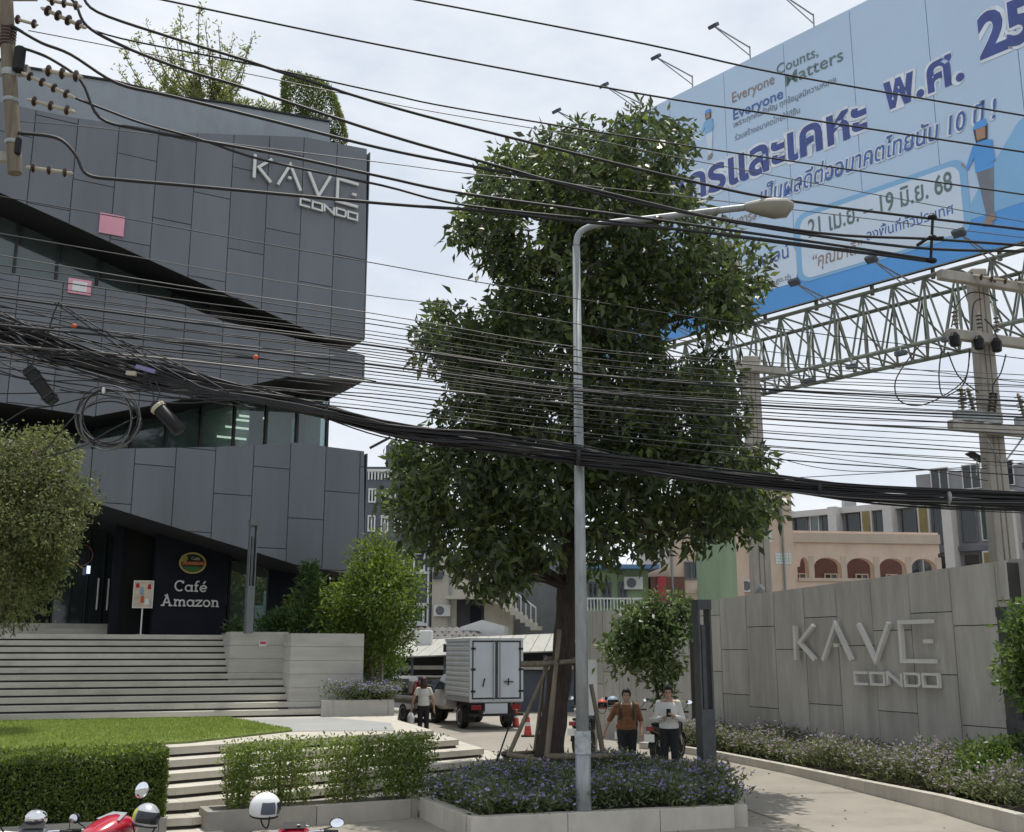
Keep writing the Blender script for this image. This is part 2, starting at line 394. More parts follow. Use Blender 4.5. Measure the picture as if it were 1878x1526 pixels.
m_galv = mat('galvanised_steel', (.31, .33, .335), .5, metal=.35, var=.18, scale=5, dirt=.35, stretch=(2, 2, .6))
m_wire = mat('cable_sheath', (.012, .012, .014), .6, var=.2)
m_wirel = mat('bare_wire', (.11, .11, .11), .5, metal=.3, var=.2)
m_polec = mat('pole_concrete', (.36, .335, .29), .85, var=.15, scale=4, bump=.2, bscale=50, dirt=.3, stretch=(1, 1, .3))
m_wood = mat('weathered_timber', (.18, .152, .11), .85, var=.3, scale=6, bump=.4, bscale=40, dirt=.4, stretch=(3, 3, .3))
m_brown = mat('brown_porcelain', (.05, .028, .02), .2, var=.2)
m_cream = mat('grey_porcelain', (.42, .37, .28), .4, var=.2)
m_bark = mat('bark', (.045, .034, .028), .95, var=.4, scale=9, bump=.9, bscale=28, stretch=(2, 2, .5))
m_twig = mat('pale_bark', (.17, .15, .11), .9, var=.3, scale=9, bump=.5)
m_soil = mat('soil', (.05, .038, .028), .95, var=.3, scale=8)
m_pink = mat('pink_board', (.72, .33, .42), .6, var=.08)
m_slate = mat('slate_render', (.085, .098, .125), .75, var=.1, dirt=.15)
m_whitep = mat('white_paint', (.70, .71, .71), .45, var=.06, dirt=.15)
m_red = mat('red_plastic', (.45, .012, .03), .22, var=.08, coat=.6)
m_rubber = mat('rubber', (.018, .018, .018), .8, var=.2)
m_chrome = mat('chrome', (.75, .75, .76), .12, metal=1.0, var=.03)
m_mirror = mat('mirror_glass', (.85, .87, .92), .03, metal=1.0, var=.0)
m_silver = mat('silver_plastic', (.5, .51, .54), .3, metal=.4, var=.1)

# ------------------------------------------------------------------ ground, road, pavement, driveway
def sheet(name, pts, m):
    o = MB().add(pts, [tuple(range(len(pts)))]).build(name, m, keep=True); return tag(o, kind='structure')
sheet('ground', [(-900, -900, -.08), (900, -900, -.08), (900, 900, -.08), (-900, 900, -.08)], m_ground)
ST = Plane((-.53, 14.75), 21.8)          # street line: u along the kerb, off towards the road
def st(u, w, z): return ST.pt(u, z, -w)
sheet('road', [st(-70, -17, 0), st(70, -17, 0), st(70, -2.75, 0), st(-70, -2.75, 0)], m_road)
pv = MB().prism([st(-70, -2.6, -.05), st(70, -2.6, -.05), st(70, 9, -.05), st(-70, 9, -.05)], (0, 0, .15)).build('pavement', m_joint_shade, keep=True); tag(pv, kind='structure')
for i in range(-22, 26):
    for j in range(6 if i < 0 else 4):
        a, w0 = i * .6, -2.58 + j * .6
        MB().prism([st(a + .006, w0 + .006, .1), st(a + .594, w0 + .006, .1), st(a + .594, w0 + .594, .1), st(a + .006, w0 + .594, .1)], (0, 0, .012 + rnd.uniform(0, .004))).build('paving_slab', m_pave, pv)
kb = thing('kerb', None, None, kind='structure')
for i in range(-14, 16):
    MB().prism([st(i + .006, -2.76, -.05), st(i + .994, -2.76, -.05), st(i + .994, -2.6, -.05), st(i + .006, -2.6, -.05)], (0, 0, .19)).build('kerb_stone', m_pave, kb)
rows = []
def dz(Y): return .13 if Y < 16 else min(.25, .13 + (Y - 16) * .024)
ys = [14.0, 16, 18, 20, 21.5, 24, 28, 34, 44, 75]
for Y in ys:
    rows.append([Vector((x, Y, dz(Y) if Y > 14 else .128)) for x in (-3.5, -1, 2, 5, 9, 14)])
dr = MB().grid(rows).build('driveway', m_drive, keep=True); tag(dr, kind='structure')
m_jnt = mat('joint_dark', (.085, .078, .068), .95)
for i, y0 in enumerate((17.2, 19.9, 22.6, 25.6, 29.0, 33.0)):
    MB().prism([(-3.2, y0 - .9, dz(y0) + .004 - .022), (9.5, y0 + 3.0, dz(y0 + 1.5) + .004), (9.5, y0 + 3.016, dz(y0 + 1.5) + .004), (-3.2, y0 - .884, dz(y0) + .004 - .022)], (0, 0, .003)).build('expansion_joint', m_jnt, dr)
for x0 in (2.9, 6.0): MB().prism([(x0 + 1.2, 15.2, .137), (x0 + 1.214, 15.2, .137), (x0 - 1.0 + .014, 24, .256), (x0 - 1.0, 24, .256)], (0, 0, .003)).build('expansion_joint', m_jnt, dr)

# ------------------------------------------------------------------ terrace with wrap-round steps
ZT = 1.05
A_ = Vector((-5.5, 17.45)); B_ = Vector((-1.47, 21.3)); C_ = Vector((-2.5, 24.6))
n1 = Vector((.69, -.72)).normalized(); n2 = Vector((.955, .297)).normalized(); n0 = Vector((math.sin(R(21.8)), -math.cos(R(21.8))))
def meet(p, na, q, nb, d):
    """corner of two edges, both moved outward by d"""
    M = Matrix(((na.x, na.y), (nb.x, nb.y))); r_ = Vector((na.dot(p) + d, nb.dot(q) + d)); return M.inverted() @ r_
def terr(d):
    a = meet(A_, n0, A_, n1, d); b = meet(B_, n1, B_, n2, d)
    left = Vector((-17, a.y + (-17 - a.x) * math.tan(R(21.8))))
    c = C_ + n2 * d
    return [left, a, b, c, Vector((-3.0, 30)), Vector((-17, 27))]
tr_ = thing('terrace', None, None, kind='structure')
MB().prism([(p.x, p.y, -.05) for p in terr(-.06)], (0, 0, ZT + .05 - .112)).build('terrace_base', m_joint_shade, tr_)
tp = [(p.x, p.y, ZT - .11) for p in terr(0)]
MB().prism(tp, (0, 0, .11)).build('terrace_deck', m_stone, tr_)
fs_ = thing('front_steps', None, None, kind='structure')
for k in range(1, 7):
    z = ZT - .15 * k; d = .42 * k
    o_, i_ = terr(d), terr(d - .5)
    for (p, q) in ((0, 1), (1, 2), (2, 3)):
        poly = [o_[p], o_[q], i_[q], i_[p]]
        MB().prism([(v.x, v.y, z - .105) for v in poly], (0, 0, .105)).build('step', m_stone, fs_, bevel=.008)
    o2, i2 = terr(d - .05), terr(d - .5)
    for (p, q) in ((0, 1), (1, 2), (2, 3)):
        poly = [o2[p], o2[q], i2[q], i2[p]]
        MB().prism([(v.x, v.y, z - .152) for v in poly], (0, 0, .05)).build('shadow_riser', m_joint_shade, fs_)  # recessed band, shadow under the tread edge put into its dark colour
# lawn wedge on the terrace
lw = [G(-40, 1327, ZT), G(420, 1319, ZT), G(536, 1342, ZT), G(350, 1363, ZT), G(300, 1366, ZT), G(150, 1374, ZT), G(-60, 1384, ZT)]
m_lawn = mat('lawn_soil', (.17, .22, .06), .95, var=.3, scale=3, bump=.6, bscale=60)
lawn = MB().prism([(p.x, p.y, ZT + .004) for p in lw], (0, 0, .035)).build('lawn', m_lawn, keep=True); tag(lawn, kind='structure')
gp = [G(420, 1319, ZT), G(536, 1342, ZT), G(610, 1341, ZT), G(725, 1341, ZT), G(716, 1326, ZT), G(600, 1316, ZT)]
MB().prism([(p.x, p.y, ZT + .003) for p in gp], (0, 0, .004)).build('grey_paving', mat('grey_paving', (.36, .365, .36), .5, var=.08, scale=1.5, dirt=.2), tr_)
rs = np.random.RandomState(3)
def in_poly(P, poly):
    x, y = P[:, 0], P[:, 1]; c = np.zeros(len(P), bool); n = len(poly); j = n - 1
    for i in range(n):
        xi, yi, xj, yj = poly[i][0], poly[i][1], poly[j][0], poly[j][1]
        c ^= ((yi > y) != (yj > y)) & (x < (xj - xi) * (y - yi) / (yj - yi + 1e-12) + xi); j = i
    return c
pp = np.column_stack([rs.uniform(-12, -2, 90000), rs.uniform(16, 27, 90000)]); pp = pp[in_poly(pp, [(p.x, p.y) for p in lw])][:42000]
gc = np.column_stack([pp, np.full(len(pp), ZT + .03)]); gd = rs.normal(size=(len(pp), 3)) * .5; gd[:, 2] = 1
m_grass = leafmat('grass_blades', (.17, .23, .055), (.26, .33, .085), (.34, .41, .14), .4, .6)
tag(quads('grass', leaf_quads(gc, gd, .055, .018, rs), m_grass), 'short clipped green grass on the wedge shaped lawn', 'grass', kind='stuff')

# ------------------------------------------------------------------ broad stairs
SP = Plane(G(0, 1325, ZT), 20.0)
N_ST = 12; RISE = (2.92 - ZT) / N_ST; TREAD = .30
stairs = thing('stairs', 'broad flight of twelve pale stone steps climbing to the cafe terrace', 'stairs', (SP.o.x, SP.o.y, ZT), kind='structure')
u_r = [SP.uv(px, 1250, 0)[0] for px in (602, 594, 590, 548, 540, 545, 545, 545, 545, 545, 545, 545)]
for k in range(N_ST):
    z = ZT + RISE * (k + 1); w = TREAD * k; back = w + (.5 if k < N_ST - 1 else 1.2)
    MB().prism([SP.pt(-7, z - .115, -w), SP.pt(u_r[k], z - .115, -w), SP.pt(u_r[k], z - .115, -back), SP.pt(-7, z - .115, -back)], (0, 0, .115)).build('step', m_stair, stairs, bevel=.008)
    MB().prism([SP.pt(-7, z - RISE - .002, -w - .06), SP.pt(u_r[k] - .02, z - RISE - .002, -w - .06), SP.pt(u_r[k] - .02, z - RISE - .002, -back), SP.pt(-7, z - RISE - .002, -back)], (0, 0, RISE - .112)).build('shadow_riser', m_joint_shade, stairs)  # set-back strip coloured dark as the shadow line below each tread
# cafe floor
cf = MB().prism([SP.pt(-9, 2.0, -4.3), SP.pt(9.2, 2.0, -4.3), SP.pt(9.5, 2.0, -22), SP.pt(-9, 2.0, -22)], (0, 0, .915)).build('cafe_floor', m_stair, keep=True); tag(cf, kind='structure')
# concrete blocks flanking the stairs
def block(name, label, pxl, pxr, ytop, off, depth, z0=ZT):
    u0, _ = SP.uv(pxl, 1250, off); u1, z1 = SP.uv(pxr, ytop, off)
    r_ = thing(name, label, 'wall', SP.pt((u0 + u1) / 2, z0, off))
    n_ = max(1, round((z1 - z0) / .31)); h = (z1 - z0) / n_
    for i in range(n_):
        MB().prism([SP.pt(u0, z0 + h * i + .003, off), SP.pt(u1, z0 + h * i + .003, off), SP.pt(u1, z0 + h * i + .003, off - depth), SP.pt(u0, z0 + h * i + .003, off - depth)], (0, 0, h - .006)).build('concrete_course', m_conc, r_)
    return r_, (u0, u1, z1)
bB, bBi = block('concrete_wall', 'plain pale concrete wall block at the right end of the broad stairs', 531, 668, 1162, -.35, 3.0)
bA, bAi = block('concrete_wall', 'set back pale concrete wall with a small red notice, beside the stair top', 418, 529.5, 1159, -1.55, 2.2)
un, vn = SP.uv(482, 1180, -1.55)
nb = thing('notice', 'small red and white notice fixed to the pale concrete wall by the stairs', 'notice', SP.pt(un, vn - .07, -1.55))
MB().prism([SP.pt(un - .09, vn - .07, -1.545), SP.pt(un + .09, vn - .07, -1.545), SP.pt(un + .09, vn + .07, -1.545), SP.pt(un - .09, vn + .07, -1.545)], SP.n * .012).build('plate', m_whitep, nb)
MB().prism([SP.pt(un - .07, vn - .02, -1.532), SP.pt(un + .07, vn - .02, -1.532), SP.pt(un + .07, vn + .05, -1.532), SP.pt(un - .07, vn + .05, -1.532)], SP.n * .004).build('red_print', m_red, nb)

# ------------------------------------------------------------------ charcoal condominium building
FP = Plane(W(669, 650, 31.0), 31.0)
def fu(pts, off=0): return [FP.uv(x, y, off) for x, y in pts]
bld = thing('condo_building', 'faceted charcoal panelled building with slanted window bands and a cafe below', 'building', FP.pt(-4, 2.9, -4))
upper = fu([(-160, 150), (-160, 283), (0, 354), (324, 500), (596, 620), (668, 624), (672, 274), (555, 252), (335, 244), (130, 216), (26, 194)])
middle = fu([(-160, 470), (-160, 712), (0, 738), (171, 764), (324, 735), (529, 691), (667, 700), (668, 652), (641, 645), (406, 589), (335, 559), (186, 527), (0, 499)])
lower = fu([(-160, 832), (-160, 830), (-160, 850), (180, 924), (540, 1035), (667, 1058), (667, 828), (540, 812), (400, 820), (170, 824)])
lower = lower[1:]
DEPTH = 13
def volume(name, poly, off=0):
    return MB().prism([FP.pt(u, v, off) for u, v in poly], FP.n * -DEPTH).build(name, m_core, bld)
vu = volume('upper_storey', upper); vm = volume('middle_storey', middle); vl = volume('lower_storey', lower)
us_ = FP.uv(613, 400)[0]; du = (FP.uv(613, 400)[0] - FP.uv(127, 400)[0]) / 7
m_back = mat('joint_grey', (.05, .055, .064), .7)
for pg_ in (upper, middle, lower): MB().prism([FP.pt(u, v, .0015) for u, v in pg_], FP.n * .004).build('joint_backing', m_back, bld)
clad(FP, upper, us_, du, 2.45, .022, .004, .03, m_panel, bld, 'cladding_panel', 1)
clad(FP, middle, us_, du, 2.45, .022, .004, .03, m_panel, bld, 'cladding_panel', 2)
clad(FP, lower, us_, du, 2.2, .022, .004, .03, m_panel, bld, 'cladding_panel', 3)
# end wall panels so that the right end is clad as well
for poly in (upper, middle, lower):
    umax = max(p[0] for p in poly); vv = [p[1] for p in poly if p[0] > umax - .25]
    for k in range(5):
        a = FP.pt(umax + .01, min(vv) + .04, -.05 - k * 2.0); b = FP.pt(umax + .01, min(vv) + .04, -2.02 - k * 2.0)
        MB().prism([a, b, b + Vector((0, 0, max(vv) - min(vv) - .08)), a + Vector((0, 0, max(vv) - min(vv) - .08))], FP.u * .03).build('cladding_panel', m_panel, bld)
# window bands in the two grooves
def band(poly, off, width, curt, seed):
    rr = random.Random(seed); us = [p[0] for p in poly]; k0 = math.floor((min(us) - us_) / width); k1 = math.ceil((max(us) - us_) / width)
    for k in range(k0, k1):
        c = clip_rect(poly, us_ + k * width + .04, us_ + (k + 1) * width - .04, -50, 60)
        if len(c) < 3 or area(c) < .05: continue
        lo = min(p[1] for p in c) - .3; hi = max(p[1] for p in c) + .3; u = us_ + (k + 1) * width
        fr = MB()
        fr.prism([FP.pt(u - .035, lo, off - .06), FP.pt(u + .035, lo, off - .06), FP.pt(u + .035, hi, off - .06), FP.pt(u - .035, hi, off - .06)], FP.n * .16)
        fo = fr.build('window', m_mull, bld)
        c2 = [(c[i][0], lo if c[i][1] < (lo + hi) / 2 else hi) for i in range(len(c))]
        u0, u1 = us_ + k * width + .037, us_ + (k + 1) * width - .037
        MB().prism([FP.pt(u0, lo, off - .02), FP.pt(u1, lo, off - .02), FP.pt(u1, hi, off - .02), FP.pt(u0, hi, off - .02)], FP.n * .02).build('pane', m_glass, fo)
        f = curt(k)
        if f:
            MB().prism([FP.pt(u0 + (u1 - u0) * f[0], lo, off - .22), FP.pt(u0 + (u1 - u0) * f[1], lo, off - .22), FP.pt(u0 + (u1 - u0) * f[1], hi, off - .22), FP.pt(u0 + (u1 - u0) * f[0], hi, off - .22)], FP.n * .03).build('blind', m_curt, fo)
groove1 = fu([(-160, 283), (0, 354), (324, 500), (406, 538), (406, 589), (335, 559), (186, 527), (0, 499), (-160, 470)])
band(groove1, -1.5, du, lambda k: None, 1)
groove2 = fu([(-160, 712), (0, 738), (171, 764), (324, 735), (529, 691), (646, 698), (646, 825), (540, 812), (400, 820), (170, 824), (-160, 830)])
G2 = -2.5
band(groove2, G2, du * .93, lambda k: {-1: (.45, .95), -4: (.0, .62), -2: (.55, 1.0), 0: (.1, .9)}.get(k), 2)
# glazed return at the right end of the lower groove, columns and rooms behind the glass
ug = max(p[0] for p in groove2); lo, hi = FP.uv(600, 830)[1] - .2, FP.uv(600, 690)[1] + .1
for k in range(3):
    wn = MB().prism([FP.pt(ug - .6, lo, G2 - 1.6 * k - .1), FP.pt(ug - .53, lo, G2 - 1.6 * k - .1), FP.pt(ug - .53, hi, G2 - 1.6 * k - .1), FP.pt(ug - .6, hi, G2 - 1.6 * k - .1)], FP.n * .07).build('window', m_mull, bld)
    MB().prism([FP.pt(ug - .58, lo, G2 - 1.6 * k - .12), FP.pt(ug - .56, lo, G2 - 1.6 * k - .12), FP.pt(ug - .56, hi, G2 - 1.6 * k - .12), FP.pt(ug - .58, hi, G2 - 1.6 * k - .12)], FP.n * -1.5).build('pane', m_glass, wn)
for poly, off in ((groove1, -1.5), (groove2, G2)):
    u0, u1 = min(p[0] for p in poly), max(p[0] for p in poly) - .8; lo, hi = min(p[1] for p in poly) - .5, max(p[1] for p in poly) + .5
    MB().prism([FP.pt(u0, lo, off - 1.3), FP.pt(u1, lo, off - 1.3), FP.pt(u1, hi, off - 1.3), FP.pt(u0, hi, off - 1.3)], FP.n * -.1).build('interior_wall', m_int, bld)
# closing wall on the right of the upper groove
p1 = fu([(406, 538), (596, 620), (641, 645), (406, 589)])
MB().prism([FP.pt(u, v, -1.0) for u, v in p1], FP.n * -.2).build('groove_wall', m_core, bld)
# ceiling strip lights seen through the lower glass
m_lum = bpy.data.materials.new('strip_light'); m_lum.use_nodes = True; m_lum.node_tree.nodes['Principled BSDF'].inputs['Emission Color'].default_value = (1, .93, .75, 1); m_lum.node_tree.nodes['Principled BSDF'].inputs['Emission Strength'].default_value = 1.6
for (x, y) in ((440, 785), (425, 803), (465, 765), (455, 772)):
    u, v = FP.uv(x, y, G2 - .9)
    MB().box((-.45, -.03, -.015), (.45, .03, .015), FP.mat(u, v, G2 - .9)).build('strip_light', m_lum, bld)
# pale parapet set back behind the roof edge
par = fu([(-160, 60), (-160, 185), (26, 230), (335, 275), (606, 272), (604, 225), (410, 190), (317, 179), (209, 151), (41, 125)], -1.2)
MB().prism([FP.pt(u, v, -1.2) for u, v in par], FP.n * -.6).build('parapet', m_parapet, bld)
cap_ = MB(); tops = [FP.uv(x, y, -1.2) for x, y in ((-160, 60), (41, 125), (209, 151), (317, 179), (410, 190), (604, 225))]
for a, b in zip(tops[:-1], tops[1:]): cap_.prism([FP.pt(a[0], a[1] + .005, -1.15), FP.pt(b[0], b[1] + .005, -1.15), FP.pt(b[0], b[1] + .06, -1.15), FP.pt(a[0], a[1] + .06, -1.15)], FP.n * -.7)
cap_.build('coping', m_core, bld)
# roof deck
ru = [p[0] for p in upper]
MB().prism([FP.pt(min(ru), 16.2, -1.9), FP.pt(max(ru) - .3, 16.2, -1.9), FP.pt(max(ru) - .3, 16.2, -12.5), FP.pt(min(ru), 16.2, -12.5)], (0, 0, .3)).build('roof', m_core, bld)

# ground floor under the overhang
zf = 2.92
def wallpart(name, pxl, pxr, off, m, z0=zf, z1=None, thick=.25, ref=1100):
    u0, u1 = FP.uv(pxl, ref, off)[0], FP.uv(pxr, ref, off)[0]
    z1 = z1 or 7.9
    return MB().prism([FP.pt(u0, z0, off), FP.pt(u1, z0, off), FP.pt(u1, z1, off), FP.pt(u0, z1, off)], FP.n * -thick).build(name, m, bld), u0, u1
CW = -1.75
cafe_w, cu0, cu1 = wallpart('cafe_wall', 281, 415, CW, m_navy)
wallpart('side_wall', 493, 652, -2.1, m_navy)
wallpart('lintel_wall', 415.5, 492.5, -2.22, m_navy, z0=FP.uv(450, 1026, -2.2)[1])
u0, u1 = FP.uv(416, 1100, -2.3)[0], FP.uv(492, 1100, -2.3)[0]; zt = FP.uv(450, 1030, -2.3)[1]
wf = MB()
for a, b in ((u0, u0 + .06), (u1 - .06, u1)): wf.prism([FP.pt(a, zf, -2.3), FP.pt(b, zf, -2.3), FP.pt(b, zt, -2.3), FP.pt(a, zt, -2.3)], FP.n * .1)
wfo = wf.build('window', m_mull, bld)
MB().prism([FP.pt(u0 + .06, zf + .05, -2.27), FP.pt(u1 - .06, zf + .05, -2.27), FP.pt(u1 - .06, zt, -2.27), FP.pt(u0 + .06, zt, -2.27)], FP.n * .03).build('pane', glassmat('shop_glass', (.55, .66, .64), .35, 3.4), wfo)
MB().prism([FP.pt(u0 + .06, zf + .9, -2.55), FP.pt(u1 - .06, zf + .9, -2.55), FP.pt(u1 - .06, zt, -2.55), FP.pt(u0 + .06, zt, -2.55)], FP.n * -.03).build('reflection_sheet', m_curt, wfo)  # pale sheet added behind the cafe glass, standing in for sky reflection
wallpart('pier', 215, 280.5, -2.6, m_black)
wallpart('pier', 205, 219, -2.3, m_navy, thick=.3)
wallpart('entrance_back', -160, 214, -5.2, m_black)
for i in range(5):
    wallpart('door_jamb', 96 + i * 30, 98 + i * 30, -4.55, m_mull, thick=.08)
    if i < 4:
        d_, a, b = wallpart('glass_door', 98.5 + i * 30, 125.5 + i * 30, -4.6, m_glassd, thick=.03, z1=6.2)
        if i in (2, 3):
            hx = b - .12 if i == 2 else a + .12
            MB().tube([FP.pt(hx, zf + .75, -4.54), FP.pt(hx, zf + 1.65, -4.54)], .025, 8).build('handle', m_steel, d_)
MB().prism([FP.pt(-22, 2.0, -6), FP.pt(-1, 2.0, -6), FP.pt(-1, 9, -6), FP.pt(-22, 9, -6)], FP.n * -6.5).build('core_wall', m_core, bld)
# inner flight in front of the doors
for k in range(3):
    u0, u1 = FP.uv(-80, 1140, -3 - .3 * k)[0], FP.uv(248 - 12 * k, 1140, -3 - .3 * k)[0]
    MB().prism([FP.pt(u0, zf - .08 + .14 * k, -3.0 - .3 * k), FP.pt(u1, zf - .08 + .14 * k, -3.0 - .3 * k), FP.pt(u1, zf - .08 + .14 * k, -5.1), FP.pt(u0, zf - .08 + .14 * k, -5.1)], (0, 0, .14)).build('entry_step', m_stair, bld)
# round wall lamp and a small lit sign inside the entrance
c = FP.uv(150, 1018, -4.4); rg = MB(); pr = [FP.pt(c[0] + .3 * math.cos(t * math.pi / 8), c[1] + .3 * math.sin(t * math.pi / 8), -4.4) for t in range(17)]
tag(rg.tube(pr, .02, 6).build('wall_ring', mat('copper_ring', (.25, .14, .12), .4, metal=.6)), 'thin copper coloured ring hanging above the dark entrance doors', 'decoration')
c = FP.uv(162, 1045, -4.3); m_blue = bpy.data.materials.new('lit_blue'); m_blue.use_nodes = True
m_blue.node_tree.nodes['Principled BSDF'].inputs['Emission Color'].default_value = (.5, .65, 1, 1); m_blue.node_tree.nodes['Principled BSDF'].inputs['Emission Strength'].default_value = 1.2
tag(MB().box((-.045, -.11, 0), (.045, .11, .03), FP.mat(c[0], c[1], -4.3)).build('lit_sign', m_blue), 'tiny glowing blue white sign inside the dark entrance', 'sign')

# ------------------------------------------------------------------ lettering: big name in bars, on the building and on the wall
def kave(pl, A, B, C, D, off, w, dep, m, root, k_=0.0):
    """A,B: lower left / upper left of the word; C: lower right, as (u, v); letters of equal cell width; D = sub word rect"""
    (ul, vb), (ur, vt) = A, B; h = vt - vb; tot = ur - ul; cw = tot * .215; gap = (tot - cw * 3.75) / 3
    x = ul
    u00 = ul
    def P(a, b): return (x + a * cw, vb + b * h - k_ * (x + a * cw - u00))
    k = MB(); k.stroke(pl, [P(.03, 0), P(.03, 1)], w, off, dep); k.stroke(pl, [P(.75, 1), P(.2, .5), P(.75, 0)], w, off, dep); k.build('letter', m, root); x += cw * .75 + gap
    a = MB(); a.stroke(pl, [P(0, 0), P(.5, 1), P(1, 0)], w, off, dep); a.stroke(pl, [P(.43, .42), P(.57, .42)], w * .9, off, dep); a.build('letter', m, root); x += cw + gap
    v = MB(); v.stroke(pl, [P(0, 1), P(.5, 0), P(1, 1)], w, off, dep); v.build('letter', m, root); x += cw + gap
    e = MB(); e.stroke(pl, [P(1, 1), P(.04, 1), P(.04, 0), P(1, 0)], w, off, dep); e.stroke(pl, [P(.72, .5), P(.92, .5)], w * .9, off, dep); e.build('letter', m, root)
    (ul, vb), (ur, vt) = C, D; h = vt - vb; vb += k_ * ((ul + ur) / 2 - u00); cw = (ur - ul) / 6.0; gap = (ur - ul - cw * 5) / 4; w *= .62; x = ul
    c_ = MB().stroke(pl, [P(1, 1), P(0, 1), P(0, 0), P(1, 0)], w, off, dep * .8).build('letter', m, root); x += cw + gap
    MB().stroke(pl, [P(0, 0), P(1, 0), P(1, 1), P(0, 1)], w, off, dep * .8, True).build('letter', m, root); x += cw + gap
    MB().stroke(pl, [P(0, 0), P(0, 1), P(1, 0), P(1, 1)], w, off, dep * .8).build('letter', m, root); x += cw + gap
    MB().stroke(pl, [P(0, 0), P(.86, 0), P(1, .14), P(1, .86), P(.86, 1), P(0, 1)], w, off, dep * .8, True).build('letter', m, root); x += cw + gap
    MB().stroke(pl, [P(0, 0), P(1, 0), P(1, 1), P(0, 1)], w, off, dep * .8, True).build('letter', m, root)
a, b = FP.uv(462, 326), FP.uv(462, 287); c, d = FP.uv(653, 382), FP.uv(653, 337)
vb, vt = (a[1] + c[1]) / 2 + .07, (b[1] + d[1]) / 2 + .07
s1 = thing('sign', 'large white bar letters KAVE CONDO on the charcoal upper facade', 'sign', FP.pt(a[0], vb, .1))
e, f, g, h_ = FP.uv(548, 379), FP.uv(548, 367), FP.uv(652, 406), FP.uv(652, 394)
kave(FP, (a[0], vb), (c[0], vt), (e[0], (e[1] + g[1]) / 2), (g[0], (f[1] + h_[1]) / 2), .09, .08, .07, m_letter, s1, .06)

# slab lettering of the cafe, drawn with strokes
def slab_text(pl, s, u, v, h, w, off, dep, m, root):
    """u = left edge, v = baseline, h = cap height; returns the right edge"""
    def arc(cx, cy, rx, ry, a0, a1, n=14): return [(cx + rx * math.cos(R(a0 + (a1 - a0) * i / n)), cy + ry * math.sin(R(a0 + (a1 - a0) * i / n))) for i in range(n + 1)]
    x_ = .62
    F_ = {
        'C': (.92, [arc(.47, .5, .42, .46, 50, 310), [(.78, .72), (.78, .98)]]),
        'A': (1.1, [[(.18, 0), (.53, .97), (.88, 0)], [(.3, .32), (.76, .32)], [(0, .04), (.34, .04)], [(.72, .04), (1.06, .04)], [(.3, .96), (.6, .96)]]),
        'a': (.78, [arc(.34, .3, .29, .28, 0, 360), [(.64, .62), (.64, .0)], [(.6, .04), (.78, .04)]]),
        'f': (.52, [[(.2, 0), (.2, .78), (.26, .92), (.38, .97), (.5, .95)], [(.02, .58), (.42, .58)], [(.04, .04), (.4, .04)]]),
        'e': (.72, [arc(.34, .3, .29, .28, -40, -360 + 5), [(.06, .31), (.63, .31)]]),
        'é': (.72, [arc(.34, .3, .29, .28, -40, -360 + 5), [(.06, .31), (.63, .31)], [(.3, .76), (.5, .98)]]),
        'm': (1.18, [[(.16, 0), (.16, .6)], [(.16, .4), (.26, .54), (.4, .58), (.54, .52), (.58, .4), (.58, 0)], [(.58, .4), (.68, .54), (.82, .58), (.96, .52), (1.0, .4), (1.0, 0)], [(.02, .04), (.3, .04)], [(.46, .04), (.72, .04)], [(.88, .04), (1.14, .04)], [(.02, .58), (.18, .58)]]),
        'z': (.66, [[(.08, .44), (.08, .57), (.56, .57), (.06, .05), (.58, .05), (.58, .18)]]),
        'o': (.72, [arc(.34, .3, .29, .28, 0, 360)]),
        'n': (.78, [[(.16, 0), (.16, .6)], [(.16, .4), (.26, .54), (.4, .58), (.54, .52), (.6, .4), (.6, 0)], [(.02, .04), (.3, .04)], [(.46, .04), (.74, .04)], [(.02, .58), (.18, .58)]]),
    }
    for ch in s:
        adv, strokes = F_[ch]; k = MB()
        for i, t in enumerate(strokes):
            k.stroke(pl, [(u + p[0] * h, v + p[1] * h) for p in t], w, off, dep + .003 * i)
        k.build('letter', m, root); u += (adv + .06) * h
    return u
cs = thing('sign', 'white slab letters Café Amazon on the dark navy wall beside the entrance', 'sign', FP.pt((cu0 + cu1) / 2, 3.9, CW + .05))
p0 = FP.uv(294, 1111, CW); p1 = FP.uv(402, 1111, CW); h0 = (FP.uv(348, 1090, CW)[1] - FP.uv(348, 1111, CW)[1])
wA = sum({'A': 1.1, 'm': 1.18, 'a': .78, 'z': .66, 'o': .72, 'n': .78}[c] + .06 for c in 'Amazon'); hA = (p1[0] - p0[0]) / wA
slab_text(FP, 'Amazon', p0[0], p0[1], hA, hA * .13, CW + .02, .04, m_letter, cs)
p2 = FP.uv(319, 1084, CW)
slab_text(FP, 'Café', p2[0], p2[1], hA, hA * .13, CW + .02, .04, m_letter, cs)
# round cafe emblem
ce = FP.uv(352, 1033, CW); er = (FP.uv(376, 1033, CW)[0] - FP.uv(328, 1033, CW)[0]) / 2; ev = er * .78
em = thing('emblem', 'oval cafe emblem with gold rim, green base and red lettering on the navy wall', 'emblem', FP.pt(ce[0], ce[1] - ev, CW))
def oval(ru, rv, cv=0, n=28, a0=0, a1=360): return [(ce[0] + ru * math.cos(R(a0 + (a1 - a0) * i / n)), ce[1] + cv + rv * math.sin(R(a0 + (a1 - a0) * i / n))) for i in range(n + (0 if a1 - a0 == 360 else 1))]
m_gold = mat('gold_rim', (.55, .42, .16), .4, metal=.5); m_green = mat('emblem_green', (.05, .17, .04), .5); m_orange = mat('emblem_red', (.55, .09, .03), .5); m_egblack = mat('emblem_black', (.012, .02, .014), .4)
m_ygreen = mat('emblem_yellow_green', (.32, .33, .06), .5)
MB().prism([FP.pt(u, v, CW + .02) for u, v in oval(er, ev)], FP.n * .05).build('disc', m_egblack, em)
MB().stroke(FP, oval(er * .97, ev * .97), .045, CW + .06, .03, True).build('rim', m_gold, em)
